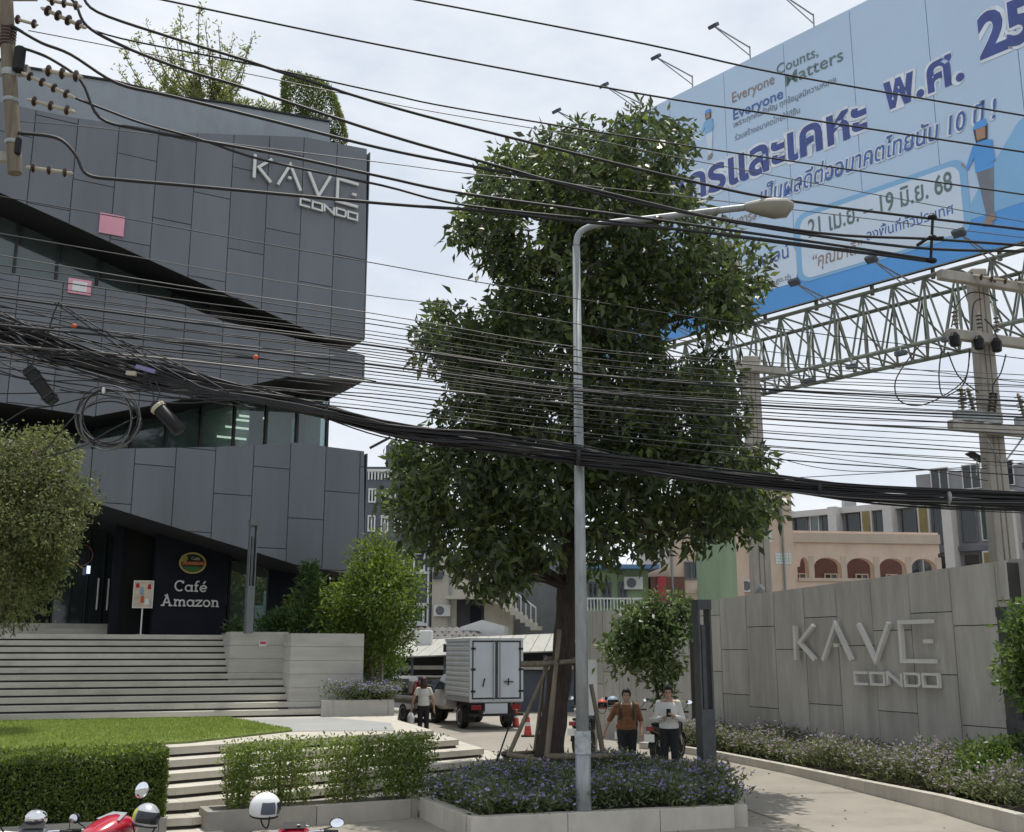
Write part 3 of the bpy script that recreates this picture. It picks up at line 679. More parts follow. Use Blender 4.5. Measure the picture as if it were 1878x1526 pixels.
MB().prism([FP.pt(u, v, CW + .072) for u, v in oval(er * .86, ev * .84, 0, 16, 205, 335)], FP.n * .012).build('green_base', m_green, em)
lf = MB()
for ang, ln in ((150, .55), (120, .7), (95, .62), (165, .4)):
    b0 = (ce[0] - er * .5, ce[1] + ev * .05); tp_ = (b0[0] + math.cos(R(ang)) * er * ln, b0[1] + math.sin(R(ang)) * ev * ln * 1.2); nrm = (-math.sin(R(ang)) * .05, math.cos(R(ang)) * .05)
    mid = ((b0[0] + tp_[0]) / 2, (b0[1] + tp_[1]) / 2)
    lf.prism([FP.pt(*b0, CW + .074), FP.pt(mid[0] + nrm[0], mid[1] + nrm[1], CW + .074), FP.pt(*tp_, CW + .074), FP.pt(mid[0] - nrm[0], mid[1] - nrm[1], CW + .074)], FP.n * (.014 + .002 * ang / 100))
lf.build('leaf_motif', m_ygreen, em)
MB().prism([FP.pt(ce[0] - er * .8, ce[1] - ev * .22, CW + .09), FP.pt(ce[0] + er * .9, ce[1] - ev * .18, CW + .09), FP.pt(ce[0] + er * .98, ce[1] + ev * .16, CW + .09), FP.pt(ce[0] - er * .85, ce[1] + ev * .1, CW + .09)], FP.n * .012).build('banner', m_orange, em)
hh = er * .26
slab_text(FP, 'Amazon', ce[0] - er * .72, ce[1] - ev * .14, (er * 1.5) / wA, hh * .09, CW + .104, .008, m_gold, em)
slab_text(FP, 'Café', ce[0] - er * .1, ce[1] + ev * .32, er * .2, hh * .08, CW + .074, .01, m_letter, em)
# pink boards on the facade
for (x0, y0, x1, y1, off, rim) in ((180, 394, 229, 431, .05, False), (123, 513, 168, 540, .05, True)):
    a, b = FP.uv(x0, y1, off), FP.uv(x1, y0, off); b = (b[0], FP.uv((x0 + x1) / 2, y0, off)[1]); a = (a[0], FP.uv((x0 + x1) / 2, y1, off)[1])
    r_ = thing('board', 'pale pink and white board with red edge low on the charcoal facade' if rim else 'plain pink rectangular board high on the charcoal facade', 'board', FP.pt((a[0] + b[0]) / 2, a[1], off))
    MB().prism([FP.pt(a[0], a[1], off), FP.pt(b[0], a[1], off), FP.pt(b[0], b[1], off), FP.pt(a[0], b[1], off)], FP.n * .04).build('face', m_pink, r_)
    if rim:
        MB().prism([FP.pt(a[0] + .1, a[1] + .06, off + .042), FP.pt(b[0] - .1, a[1] + .06, off + .042), FP.pt(b[0] - .1, b[1] - .06, off + .042), FP.pt(a[0] + .1, b[1] - .06, off + .042)], FP.n * .01).build('white_print', m_whitep, r_)
# poster stand
pw = W(258, 1160, 29.6); ps = thing('poster_stand', 'poster board on a slim steel stand at the top of the stairs', 'poster stand', (pw.x, pw.y, zf))
PSP = Plane((pw.x, pw.y), 12)
MB().tube([PSP.pt(0, zf, 0), PSP.pt(0, zf + .75, 0)], .02, 8).build('pole', m_steel, ps)
MB().lathe([(.22, 0), (.22, .02), (.03, .04)], Matrix.Translation((pw.x, pw.y, zf))).build('base', m_steel, ps)
hb = 29.6 / 2000 * 82; 
MB().prism([PSP.pt(-.26, zf + .72, .02), PSP.pt(.26, zf + .72, .02), PSP.pt(.26, zf + 1.45, .02), PSP.pt(-.26, zf + 1.45, .02)], PSP.n * .03).build('frame', m_steel, ps)
m_cream2 = mat('poster_cream', (.60, .50, .38), .6, var=.2, scale=6); m_pblue = mat('poster_blue', (.22, .32, .45), .6)
MB().prism([PSP.pt(-.235, zf + .745, .053), PSP.pt(.235, zf + .745, .053), PSP.pt(.235, zf + 1.425, .053), PSP.pt(-.235, zf + 1.425, .053)], PSP.n * .004).build('poster', m_cream2, ps)
for (a, b, c_, d, mm) in ((-.09, 1.08, .11, .2, m_pblue), (-.06, .86, .1, .2, m_orange), (.1, 1.22, .1, .14, m_red), (-.2, 1.26, .1, .12, m_red), (.05, .82, .12, .14, m_curt)):
    MB().prism([PSP.pt(a, zf + b, .06), PSP.pt(a + c_, zf + b, .06), PSP.pt(a + c_ * .8, zf + b + d, .06), PSP.pt(a + c_ * .1, zf + b + d * .9, .06)], PSP.n * .003).build('printed_patch', mm, ps)
# ------------------------------------------------------------------ long grey entrance wall with the same name
WR = W(1843, 1028, 18.6); WL = W(1270, 1105, 27.2)
wdeg = math.degrees(math.atan2(WR.y - WL.y, WR.x - WL.x))
KP = Plane((WL.x, WL.y), wdeg)
wlen = (Vector((WR.x, WR.y)) - Vector((WL.x, WL.y))).length
gw = thing('entrance_wall', 'long grey panelled entrance wall carrying the bar lettering beside the driveway', 'wall', (WL.x, WL.y, 0))
top = lambda u: WL.z + (WR.z - WL.z) * u / wlen
MB().prism([KP.pt(0, 0, -.03), KP.pt(wlen, 0, -.03), KP.pt(wlen, top(wlen) - .03, -.03), KP.pt(0, top(0) - .03, -.03)], KP.n * -.35).build('wall_core', m_joint_shade, gw)
upr = KP.uv(1752, 1190)[0]; upl = KP.uv(1371, 1190)[0]; pw_ = (upr - upl) / 6
wp = [(-.02, .05), (wlen, .05), (wlen, top(wlen)), (0, top(0))]
k = -3; rr = random.Random(5)
lv = [(1.25, 2.95), (2.05, 3.35), (1.55, 2.55), (1.3, 3.05), (2.55, 4.4), (1.45, 3.2), (2.62, 4.4), (1.4, 2.9), (2.1, 3.2)]
while upl + k * pw_ < wlen:
    cuts = [0.05] + list(lv[(k + 3) % len(lv)]) + [4.6]
    for a, b in zip(cuts[:-1], cuts[1:]):
        c = clip_rect(wp, upl + k * pw_ + .008, upl + (k + 1) * pw_ - .008, a + .008, b - .008)
        if len(c) >= 3 and area(c) > .02: MB().prism([KP.pt(x, y, -.028) for x, y in c], KP.n * (.028 + rr.uniform(-.003, .004))).build('wall_panel', m_wall, gw)
    k += 1
# wall further right, and lower wall behind the small tree
def plainwall(name, label, p, q, ztop, thick, m, np_):
    p = Vector(p); q = Vector(q); d = q - p; dg = math.degrees(math.atan2(d.y, d.x)); pl = Plane((p.x, p.y), dg); ln = Vector((d.x, d.y)).length
    r_ = thing(name, label, 'wall', (p.x, p.y, 0))
    MB().prism([pl.pt(0, 0, -.03), pl.pt(ln, 0, -.03), pl.pt(ln, ztop - .03, -.03), pl.pt(0, ztop - .03, -.03)], pl.n * -thick).build('wall_core', m_joint_shade, r_)
    for i in range(np_):
        a, b = ln * i / np_, ln * (i + 1) / np_; h = ztop * (.45 + .25 * ((i * .37) % 1))
        for z0, z1 in ((.03, h), (h, ztop)):
            MB().prism([pl.pt(a + .008, z0 + .008, -.028), pl.pt(b - .008, z0 + .008, -.028), pl.pt(b - .008, z1 - .008, -.028), pl.pt(a + .008, z1 - .008, -.028)], pl.n * .03).build('wall_panel', m_wall, r_)
    return r_, pl
e2 = WR + Vector((2.6, -4.4, 0))
plainwall('return_wall', 'grey wall panel stepping towards the street at the far right', (WR.x + .18, WR.y + .3, 0), (e2.x + .2, e2.y + .4, 0), WR.z + .05, .3, m_wall, 3)
q = W(1272, 1200, 27.6); p = W(1078, 1200, 31.5)
lowwall, LWP = plainwall('boundary_wall', 'lower grey boundary wall behind the parked motorbikes and the small tree', (p.x, p.y, 0), (q.x - .1, q.y, 0), 3.62, .25, m_wall, 6)
a, b = KP.uv(1468, 1212), KP.uv(1468, 1147); c, d = KP.uv(1725, 1211), KP.uv(1725, 1140)
ks = thing('sign', 'raised steel bar letters KAVE CONDO on the long grey entrance wall', 'sign', KP.pt(a[0], a[1], .1))
e, f = KP.uv(1578, 1256), KP.uv(1578, 1236); g, h_ = KP.uv(1731, 1257), KP.uv(1731, 1234)
kave(KP, (a[0], (a[1] + c[1]) / 2), (c[0], (b[1] + d[1]) / 2), (e[0], (e[1] + g[1]) / 2), (g[0], (f[1] + h_[1]) / 2), .07, .075, .085, m_steel, ks)

# ------------------------------------------------------------------ planters
def kerbline(pts, w, h, m, root, name, z0):
    for a, b in zip(pts[:-1], pts[1:]):
        a = Vector((a[0], a[1], 0)); b = Vector((b[0], b[1], 0)); d = (b - a).normalized(); n = Vector((-d.y, d.x, 0)) * w; g_ = d * .004
        MB().prism([a + g_ + Vector((0, 0, z0)), b - g_ + Vector((0, 0, z0)), b - g_ + n + Vector((0, 0, z0)), a + g_ + n + Vector((0, 0, z0))], (0, 0, h - z0)).build(name, m, root, bevel=.006)
def planter(name, label, poly, h, wall, m, z0=0.0, soil=None, nseg=None):
    """poly anticlockwise; walls of coping stones, soil inside"""
    cx = sum(p[0] for p in poly) / len(poly); cy = sum(p[1] for p in poly) / len(poly)
    r_ = thing(name, label, 'planter', (cx, cy, z0)); pts = []
    for i, (a, b) in enumerate(zip(poly, poly[1:] + poly[:1])):
        n = nseg or max(1, round((Vector(b) - Vector(a)).length / 1.25)); 
        sub = [Vector(a).lerp(Vector(b), k / n) for k in range(n)] + [Vector(b)]
        if i: sub[0] = sub[0]
        d = (Vector(b) - Vector(a)).normalized(); sub[-1] = sub[-1] - d * (wall + .002)
        kerbline(sub, wall, h, m, r_, 'planter_slab', z0)
    c = Vector((cx, cy))
    MB().prism([((p[0] - cx) * .93 + cx, (p[1] - cy) * .93 + cy, z0) for p in poly], (0, 0, (soil or h - .07) - z0)).build('soil', m_soil, r_)
    return r_
TPL = [(-.53, 14.75), (3.27, 15.95), (3.38, 18.4), (2.2, 20.4), (-.1, 20.2), (-1.35, 16.75)]
tree_planter = planter('tree_planter', 'pale stone planter full of purple flowers round the street tree', TPL, .42, .2, m_stone, soil=.37)
HS = Plane((-1.36, 16.72), 25.6)
def hb(u, w): p = HS.pt(u, 0, -w); return (p.x, p.y)
uL, uR = -3.02, -.01
hedge_planter = planter('hedge_planter', 'low concrete planter under the thin hedge clumps by the front steps', [hb(uL, 0), hb(uR, 0), hb(uR, .62), hb(uL, .62)], .40, .1, m_pave, soil=.35)
uH = HS.uv(308, 1480)[0]
left_planter = planter('hedge_planter', 'low concrete planter under the dense clipped box hedge', [hb(uH - 6, 0), hb(uH, 0), hb(uH, 1.1), hb(uH - 6, 1.1)], .36, .1, m_pave, soil=.33)
fpl_u = [SP.uv(590, 1290, .25)[0], SP.uv(722, 1290, .25)[0]]
fp_ = [SP.pt(fpl_u[0], 0, .30), SP.pt(fpl_u[1], 0, .30), SP.pt(fpl_u[1] + .1, 0, -2.2), SP.pt(fpl_u[0] + 1.2, 0, -.345)]
flower_planter = planter('flower_planter', 'low pale planter of purple flowers at the foot of the concrete wall block', [(p.x, p.y) for p in fp_], ZT + .36, .14, m_conc, z0=ZT - .3, soil=ZT + .30)
# bed along the entrance wall with a kerb
bk = [G(x, y, .38) for x, y in ((1180, 1362), (1240, 1367), (1330, 1381), (1450, 1404), (1600, 1434), (1740, 1461), (1878, 1494), (1990, 1530))]
bed = thing('flower_bed_kerb', 'low curved stone kerb along the flower bed under the grey wall', 'kerb', (bk[3].x, bk[3].y, .2))
kerbline([(p.x, p.y) for p in reversed(bk)], .16, .40, m_stone, bed, 'kerb_stone', .05)
sb = [(p.x + .1, p.y + .1, .05) for p in bk] + [KP.pt(wlen + 1.6, .05, .5), KP.pt(wlen, .05, 0.02), KP.pt(0, .05, 0.02)]
MB().prism(sb, (0, 0, .27)).build('soil', m_soil, bed)
# slim twin post light pylons
def pylon(label, px, py, Y, wpx, ytop, ysolid, z0, twist=15):
    p = W(px, py, Y); pl = Plane((p.x, p.y), twist); w = wpx / FPX * Y / 2; zt = W(px, ytop, Y).z; zs = W(px, ysolid, Y).z
    r_ = thing('light_pylon', label, 'light post', (p.x, p.y, z0), 0, 'slim steel light pylons')
    def bx(u0, u1, z0_, z1, o0, o1, name, m): MB().prism([pl.pt(u0, z0_, o0), pl.pt(u1, z0_, o0), pl.pt(u1, z1, o0), pl.pt(u0, z1, o0)], pl.n * (o1 - o0)).build(name, m, r_)
    mm = mat('pylon_steel' + label[:4], (.075, .08, .088) if 'cafe' not in label else (.17, .18, .195), .5, metal=.4, var=.2, scale=5)
    bx(-w, w, z0, zs, -.13, .13, 'base_column', mm)
    bx(-w, -w + w * .26, zs, zt, -.12, .12, 'post', mm); bx(w - w * .26, w, zs, zt, -.12, .12, 'post', mm)
    bx(-w * .3, w * .3, zs, zt - .25, -.05, .05, 'light_tube', mm); bx(-w - .005, w + .005, zt, zt + .16, -.14, .14, 'cap', mm)
    return r_
pylon('twin post pylon standing in the purple flowers right of the street tree', 1298, 1440, 18.6, 25, 1118, 1300, .36)
pylon('tall twin post pylon on the concrete wall in front of the cafe window', 455, 1160, 26.6, 13, 965, 1075, 2.93, 25)
pylon('twin post pylon at the right end of the grey wall behind the leaves', 1874, 1380, 17.6, 30, 1132, 1320, .3)

# ------------------------------------------------------------------ street lamp
LY = 15.4; lb = G(1071, 1535, .12); lb = W(1071, 1530, LY)
lamp = thing('street_lamp', 'tall galvanised street lamp with a long curved arm in front of the tree', 'street lamp', (lb.x, LY, .1))
tx = lb.x
zt = W(1056, 452, LY).z
MB().tube([(tx, LY, .1), (tx, LY, 4), (tx, LY, zt)], [.095, .08, .055], 14).build('pole', m_galv, lamp, smooth=True)
MB().tube([(tx, LY, .1), (tx, LY, 1.3)], [.108, .104], 14).build('base_sleeve', m_galv, lamp, smooth=True)
pe = [W(x, y, yy) for x, y, yy in ((1056, 452, LY), (1060, 432, LY), (1075, 419, LY), (1110, 410, LY - .05), (1200, 400, LY - .2), (1300, 388, LY - .35), (1372, 380, LY - .5))]
pe[0].x = tx; pe[0].y = LY; pe[1].x = tx + .03
MB().tube(smooth_path(pe, 5), .05, 10).build('arm', m_galv, lamp, smooth=True)
m_lampgrey = mat('lamp_head_grey', (.36, .35, .31), .6, var=.15, scale=8, dirt=.3); m_lens = mat('lamp_lens', (.27, .26, .21), .3, var=.2)
ha, hb_ = W(1366, 381, LY - .5), W(1456, 378, LY - .65); hd = hb_ - ha; hM = Matrix.Translation(ha) @ hd.to_track_quat('X', 'Z').to_matrix().to_4x4(); hl = hd.length
prof = [(0, .05, .05), (.12, .085, .07), (.35, .15, .095), (.6, .175, .10), (.85, .15, .085), (1.0, .05, .03)]
rows = [[hM @ Vector((t * hl, w_ * math.cos(a), hh_ * math.sin(a) + .02)) for a in [math.pi * j / 8 for j in range(9)]] for t, w_, hh_ in prof]
MB().grid(rows).build('lamp_housing', m_lampgrey, lamp, smooth=True)
rows = [[hM @ Vector((t * hl, -w_ * math.cos(a), -hh_ * 1.25 * math.sin(a) + .02)) for a in [math.pi * j / 8 for j in range(9)]] for t, w_, hh_ in [(0, .05, .05), (.12, .085, .08), (.35, .15, .12), (.6, .175, .16), (.85, .16, .15), (1.0, .05, .03)]]
MB().grid(rows).build('lens', m_lens, lamp, smooth=True)
st_ = MB()
for i, (z0, z1, mm) in enumerate(((1.05, 1.35, m_whitep), )):
    MB().lathe([(.1095 + .002, z0), (.1095 + .002, z1)], Matrix.Translation((tx, LY, .1)), 14).build('sticker', mm if i else mat('worn_sticker', (.36, .39, .40), .6, var=.35, scale=14), lamp)
bn = W(1206, 402, LY - .21); MB().lathe([(.075, 0), (.085, .03), (.06, .06)], Matrix.Translation(bn + Vector((0, 0, -.03)))).build('clamp', m_brown, lamp)
# ------------------------------------------------------------------ billboard
BL = W(1228, 430, 44.0)
BP = Plane((BL.x, BL.y), -49.5)
def bu(x, y, off=0): return BP.uv(x, y, off)
vt_ = (bu(1232, 206)[1] + bu(1530, 0)[1]) / 2; vb_ = (bu(1384, 604)[1] + bu(1860, 417)[1]) / 2
ub0 = bu(1055, 300)[0]; ub1 = bu(2080, 300)[0]
bb = thing('billboard', 'huge pale blue Thai census billboard on a green steel column and lattice truss', 'billboard', (0, 0, 0))
bcol = W(1315, 1060, 45.5); bb.location = (bcol.x, bcol.y, 0)
m_bface = mat('billboard_vinyl', (.52, .68, .88), .45, var=.05, scale=.15); m_bblue = mat('vinyl_blue', (.10, .36, .80), .45, var=.08, scale=.3)
m_bsky = mat('vinyl_sky_blue', (.25, .50, .78), .45, var=.06, scale=.3); m_bpale = mat('vinyl_pale', (.66, .77, .90), .45, var=.04); m_bnavy = mat('vinyl_navy', (.055, .085, .30), .45)
m_bgreen = mat('vinyl_green', (.13, .20, .20), .45); m_bmid = mat('vinyl_mid_blue', (.07, .15, .42), .45); m_borange = mat('vinyl_brown', (.34, .25, .20), .5); m_halo = mat('vinyl_halo', (.74, .80, .88), .45); m_skin = mat('skin', (.42, .26, .18), .55, var=.06)
m_grey2 = mat('vinyl_grey', (.20, .22, .26), .5)
nb_ = 8
for i in range(nb_):
    a, b = ub0 + (ub1 - ub0) * i / nb_, ub0 + (ub1 - ub0) * (i + 1) / nb_
    MB().prism([BP.pt(a + .012, vb_, -.1), BP.pt(b - .012, vb_, -.1), BP.pt(b - .012, vt_, -.1), BP.pt(a + .012, vt_, -.1)], BP.n * .1).build('face_sheet', m_bface, bb)
MB().prism([BP.pt(ub0, vb_, -.12), BP.pt(ub1, vb_, -.12), BP.pt(ub1, vt_, -.12), BP.pt(ub0, vt_, -.12)], BP.n * -.15).build('backing', m_core, bb)
def bpoly(name, pts, off, m, uv=False):
    q = pts if uv else [bu(x, y, off) for x, y in pts]
    q = [(u, max(min(v, vt_), vb_)) for u, v in q]
    return MB().prism([BP.pt(u, v, off) for u, v in q], BP.n * .004).build(name, m, bb)
def bquad(u0, u1, v0, v1, rr_, off, name, m):
    pts = []
    for cx, cy, a0 in ((u1 - rr_, v1 - rr_, 0), (u0 + rr_, v1 - rr_, 90), (u0 + rr_, v0 + rr_, 180), (u1 - rr_, v0 + rr_, 270)):
        pts += [(cx + rr_ * math.cos(R(a0 + t * 22.5)), cy + rr_ * math.sin(R(a0 + t * 22.5))) for t in range(5)]
    return bpoly(name, pts, off, m, True)
# blue ground at the foot and rounded panels
bpoly('blue_band', [(ub0, vb_), (ub1, vb_), (ub1, vb_ + 2.0 + 1.7), (bu(1878, 400)[0], vb_ + 2.6), (bu(1770, 400)[0], vb_ + 1.6), (bu(1700, 500)[0], vb_ + 1.3), (ub0, vb_ + 1.25)], .006, m_bblue, True)
bpoly('sky_swirl', [(bu(1762, 400)[0], vb_ + 1.2), (bu(1800, 400)[0], vb_ + 2.2), (bu(1878, 330)[0], vb_ + 4.0), (ub1, vb_ + 6.0), (ub1, vb_ + 1.4)], .012, m_bsky, True)
pA = (bu(1474, 520)[0], bu(1768, 400)[0]); vA0 = (bu(1480, 530)[1] + bu(1768, 405)[1]) / 2; vA1 = (bu(1478, 412)[1] + bu(1760, 285)[1]) / 2
bquad(pA[0] - .25, pA[1] + .25, vA0 - .12, vA1 + .2, .5, .018, 'panel_edge', m_bsky)
bquad(pA[0], pA[1], vA0, vA1, .4, .024, 'date_panel', m_bpale)
pB = (bu(1240, 560)[0], bu(1464, 520)[0])
bquad(pB[0], pB[1], vA0, vA1 - .9, .4, .018, 'online_panel', m_bpale)
def btext(s, x0, y0, x1, y1, hpx, off, m, bold=0.0, halo=None, slant=0.0, cap=None, ref=None):
    a = bu(x0, y0, off); b = bu(x1, y1, off); v0 = bu(*ref, off)[1] if ref else (a[1] + b[1]) / 2; xm, ym = (x0 + x1) / 2, (y0 + y1) / 2
    h = bu(xm, ym - hpx, off)[1] - bu(xm, ym, off)[1]
    if halo: text_on('print', s, BP, a[0], b[0], v0, h, off - .004, halo, bb, bold=bold + .055, slant=slant, cap=cap)
    text_on('print', s, BP, a[0], b[0], v0, h, off, m, bb, bold=bold, slant=slant, cap=cap)
btext('ประชากรและเคหะ', 1118, 480, 1590, 227, 62, .02, m_bnavy, .03, m_halo, ref=(1500, 274))
btext('พ.ศ.', 1624, 211, 1768, 134, 66, .02, m_bnavy, .028, m_halo)
btext('2568', 1798, 112, 2010, 12, 84, .02, m_bnavy, .042, m_halo)
btext('เป็นผลดีต่ออนาคตไทยนับ 10 ปี !', 1395, 402, 1822, 185, 34, .034, m_bmid, .012, m_halo, slant=.15)
btext('Everyone', 1343, 193, 1420, 148, 20, .02, m_borange, .004)
btext('Counts,', 1425, 144, 1500, 95, 20, .02, m_bgreen, .004)
btext('Everyone', 1345, 223, 1436, 176, 20, .02, m_bmid, .01)
btext('Matters', 1441, 167, 1546, 101, 25, .02, m_bgreen, .004)
btext('เพราะทุกคนสำคัญ ทุกข้อมูลมีความหมาย', 1346, 249, 1532, 134, 11, .02, m_grey2, .004)
btext('ร่วมสร้างอนาคตไทยให้ดีขึ้น', 1348, 267, 1466, 197, 11, .02, m_grey2, .004)
btext('21 เม.ย. – 19 มิ.ย. 68', 1484, 452, 1746, 330, 36, .034, m_bgreen, .016)
btext('“คุณมาดี”', 1490, 502, 1580, 452, 24, .034, m_borange, .012, slant=.12)
btext('ลงพื้นที่ทั่วประเทศ', 1590, 452, 1748, 380, 20, .034, m_bmid, .006)
btext('ออนไลน์', 1368, 500, 1448, 468, 24, .034, m_bmid, .01)
btext('www.nso.go.th', 1368, 540, 1450, 508, 11, .034, m_grey2, .002)
btext('ผ่านการสำรวจ', 1330, 425, 1420, 385, 18, .034, m_borange, .006)
# plain printed figure in cap, blue shirt and dark trousers
def fig(x0, ytop, ybot, sc_, colors, lean=0):
    cap_m, hair_m, skin_m, shirt_m, trs_m = colors
    v1 = bu(x0, ytop, .03)[1]; v0 = bu(x0, ybot, .03)[1]; h = v1 - v0; uc = bu(x0, (ytop + ybot) / 2, .03)[0]
    def S(pts, m, o): bpoly('printed_figure', [(uc + a * h * sc_, v0 + b * h) for a, b in pts], o, m, True)
    S([(-.07, .80), (.07, .80), (.09, .95), (-.09, .95)], hair_m, .028); S([(-.055, .82), (.05, .82), (.06, .93), (-.06, .93)], skin_m, .034)
    S([(-.09, .93), (.08, .93), (.075, 1.0), (-.06, 1.0)], cap_m, .040); S([(-.11, .52), (.11, .52), (.13, .78), (.04, .81), (-.04, .81), (-.12, .78)], shirt_m, .028)
    S([(-.12, .77), (-.22, .6), (-.2, .57), (-.1, .68)], shirt_m, .034); S([(-.22, .6), (-.26, .66), (-.28, .65), (-.2, .57)], skin_m, .034)
    S([(.12, .77), (.14, .58), (.02, .56), (.02, .59), (.1, .61)], shirt_m, .034)
    S([(-.10, .52), (.0, .52), (.02, .08), (-.03, .08)], trs_m, .024); S([(.0, .52), (.11, .52), (.06, .1), (.02, .1)], trs_m, .0265)
    S([(-.04, .08), (.03, .08), (.04, .0), (-.08, .0)], m_borange, .030); S([(.02, .1), (.07, .1), (.08, .03), (.0, .03)], m_borange, .034)
m_hair2 = mat('vinyl_dark_hair', (.06, .05, .06), .5)
fig(1806, 218, 415, .75, (m_bblue, m_hair2, m_skin, m_bblue, m_grey2))
fig(1300, 200, 292, .8, (m_bblue, m_hair2, m_skin, m_bsky, m_bpale))
# column, truss and lamps
m_colg = mat('green_steel', (.23, .32, .20), .55, var=.15, scale=.8, dirt=.45, stretch=(2, 2, .3)); m_truss = mat('green_truss', (.19, .215, .18), .6, var=.2, scale=4, dirt=.35)
cpt = Vector((bcol.x, bcol.y, 0))
MB().tube([(bcol.x, bcol.y, 0), (bcol.x, bcol.y, vb_ - 1)], 0.82, 28).build('column', m_colg, bb, smooth='auto')
zc1 = vb_ + .2
zb = (bu(1392, 706)[1] + bu(1777, 582)[1]) / 2
nbay = 20; du_ = (ub1 - ub0) / nbay
def tp_(i, o, z): return BP.pt(ub0 + i * du_, z, o)
for o in (-.5, -2.6):
    strut('chord', tp_(0, o, vb_ - .12), tp_(nbay, o, vb_ - .12), .08, m_truss, bb); strut('chord', tp_(0, o, zb), tp_(nbay, o, zb), .085, m_truss, bb)
for i in range(nbay + 1):
    strut('truss_member', tp_(i, -.5, vb_ - .12), tp_(i, -2.6, vb_ - .12), .04, m_truss, bb); strut('truss_member', tp_(i, -.5, zb), tp_(i, -2.6, zb), .04, m_truss, bb)
    for o in (-.5, -2.6):
        strut('truss_member', tp_(i, o, vb_ - .12), tp_(i, o, zb), .05, m_truss, bb)
        if i < nbay:
            strut('truss_member', tp_(i, o, vb_ - .12), tp_(i + .5, o, zb), .04, m_truss, bb); strut('truss_member', tp_(i + .5, o, zb), tp_(i + 1, o, vb_ - .12), .04, m_truss, bb)
    if i < nbay:
        strut('truss_member', tp_(i, -.5, vb_ - .12), tp_(i + 1, -2.6, zb), .033, m_truss, bb); strut('truss_member', tp_(i, -2.6, zb), tp_(i + 1, -.5, zb), .033, m_truss, bb)
        strut('truss_member', tp_(i, -2.6, vb_ - .12), tp_(i + 1, -.5, zb), .033, m_truss, bb)
for i in range(0, nbay + 1, 2):
    for z in range(3):
        strut('back_frame', tp_(i, -1.2, vb_), tp_(i, -1.2, vt_), .08, m_truss, bb) if z == 0 else None
for i in range(11):
    u = ub0 + 1.2 + i * 3.05
    # lower arms reach out to light the face
    for top_, z in ((False, vb_ - .3), (True, vt_)):
        q0 = BP.pt(u, z, -.4 if not top_ else 0); q1 = BP.pt(u + (0 if top_ else 0), z + (.25 if not top_ else .55), 2.3)
        lr = strut('lamp_arm', q0 + Vector((0, 0, .5 if top_ else 0)), q1, .03, m_galv, bb); strut('lamp_arm', q0 + Vector((0, 0, .12 if top_ else -.35)), q1, .022, m_galv, bb)
        if top_: strut('lamp_arm', q0, q0 + Vector((0, 0, .55)), .03, m_galv, bb)
        M = Matrix.Translation(q1) @ (BP.mat(0, 0).to_3x3()).to_4x4() @ Matrix.Rotation(R(35 if top_ else -35), 4, 'X')
        lh = MB().box((-.2, -.07, -.13), (.2, .08, .14), M).build('floodlight', m_slate, bb, bevel=.03)

for (x, y) in ((1420, 716), (1484, 698), (1562, 672), (1652, 648), (1738, 622)):
    q1 = BP.pt(*bu(x, y, 1.2), 1.2); q0 = BP.pt(bu(x, y, -.5)[0], zb, -.5); strut('lamp_arm', q0, q1, .022, m_galv, bb); MB().box((-.2, -.08, -.1), (.2, .08, .1), Matrix.Translation(q1) @ (BP.mat(0, 0).to_3x3()).to_4x4()).build('floodlight', m_slate, bb, bevel=.03)
# ------------------------------------------------------------------ utility poles
def conc_pole(label, px, py, Y, wpx, z1, z0=0):
    p = W(px, py, Y); w = wpx / FPX * Y / 2
    r_ = thing('utility_pole', label, 'utility pole', (p.x, p.y, z0), 0, 'concrete utility poles')
    b = MB(); P2 = [(-w, -w), (w, -w), (w, w), (-w, w)]; t = .72
    for s in (1,):
        vs = [(p.x + a, p.y + c_, z0) for a, c_ in P2] + [(p.x + a * t, p.y + c_ * t, z1) for a, c_ in P2]
        b.add(vs, [(3, 2, 1, 0), (4, 5, 6, 7), (0, 1, 5, 4), (1, 2, 6, 5), (2, 3, 7, 6), (3, 0, 4, 7)])
    b.build('pole', m_polec, r_, bevel=.03)
    g_ = MB(); 
    for s in (-1, 1): g_.prism([(p.x + s * w * .25 - .01, p.y - w - .004, z0 + 1), (p.x + s * w * .25 + .01, p.y - w - .004, z0 + 1), (p.x + s * w * .2 + .01, p.y - w * t - .006, z1 - .3), (p.x + s * w * .2 - .01, p.y - w * t - .006, z1 - .3)], (0, .004, 0))
    g_.build('groove', m_twig, r_)
    return r_, p
def insul(root, p, q, n, rad, name='insulator'):
    """string of sheds between p and q"""
    p = Vector(p); q = Vector(q); d = q - p; M = Matrix.Translation(p) @ d.to_track_quat('Z', 'Y').to_matrix().to_4x4(); l = d.length
    MB().lathe([(.012, 0), (rad * .38, .06 * l), (rad * .38, .94 * l), (.012, l)], M, 8).build('link_rod', m_cream, root, smooth='auto')
    for i in range(n):
        z = l * (.16 + .68 * i / max(n - 1, 1)); h = min(l * .5 / n, rad * .8)
        MB().lathe([(rad * .3, z - h * .35), (rad, z - h * .2), (rad, z + h * .05), (rad * .4, z + h * .4)], M, 12).build(name, m_brown, root, smooth='auto')
PY = 21.0
up, upp = conc_pole('tall concrete power pole behind the grey wall, with three crossarms', 1838, 1010, PY, 42, W(1800, 505, PY).z + .1)
zx = [W(1790, 528, PY).z, W(1800, 632, PY).z, W(1815, 795, PY).z]
XP = Plane((upp.x, upp.y), 21.8)
for i, (z, a, b) in enumerate(zip(zx, (-1.3, -1.2, -1.35), (2.2, 2.2, 2.2))):
    MB().prism([XP.pt(a, z - .1, .26), XP.pt(b, z - .1, .26), XP.pt(b, z + .1, .26), XP.pt(a, z + .1, .26)], XP.n * .16).build('crossarm', m_polec, up, bevel=.02)
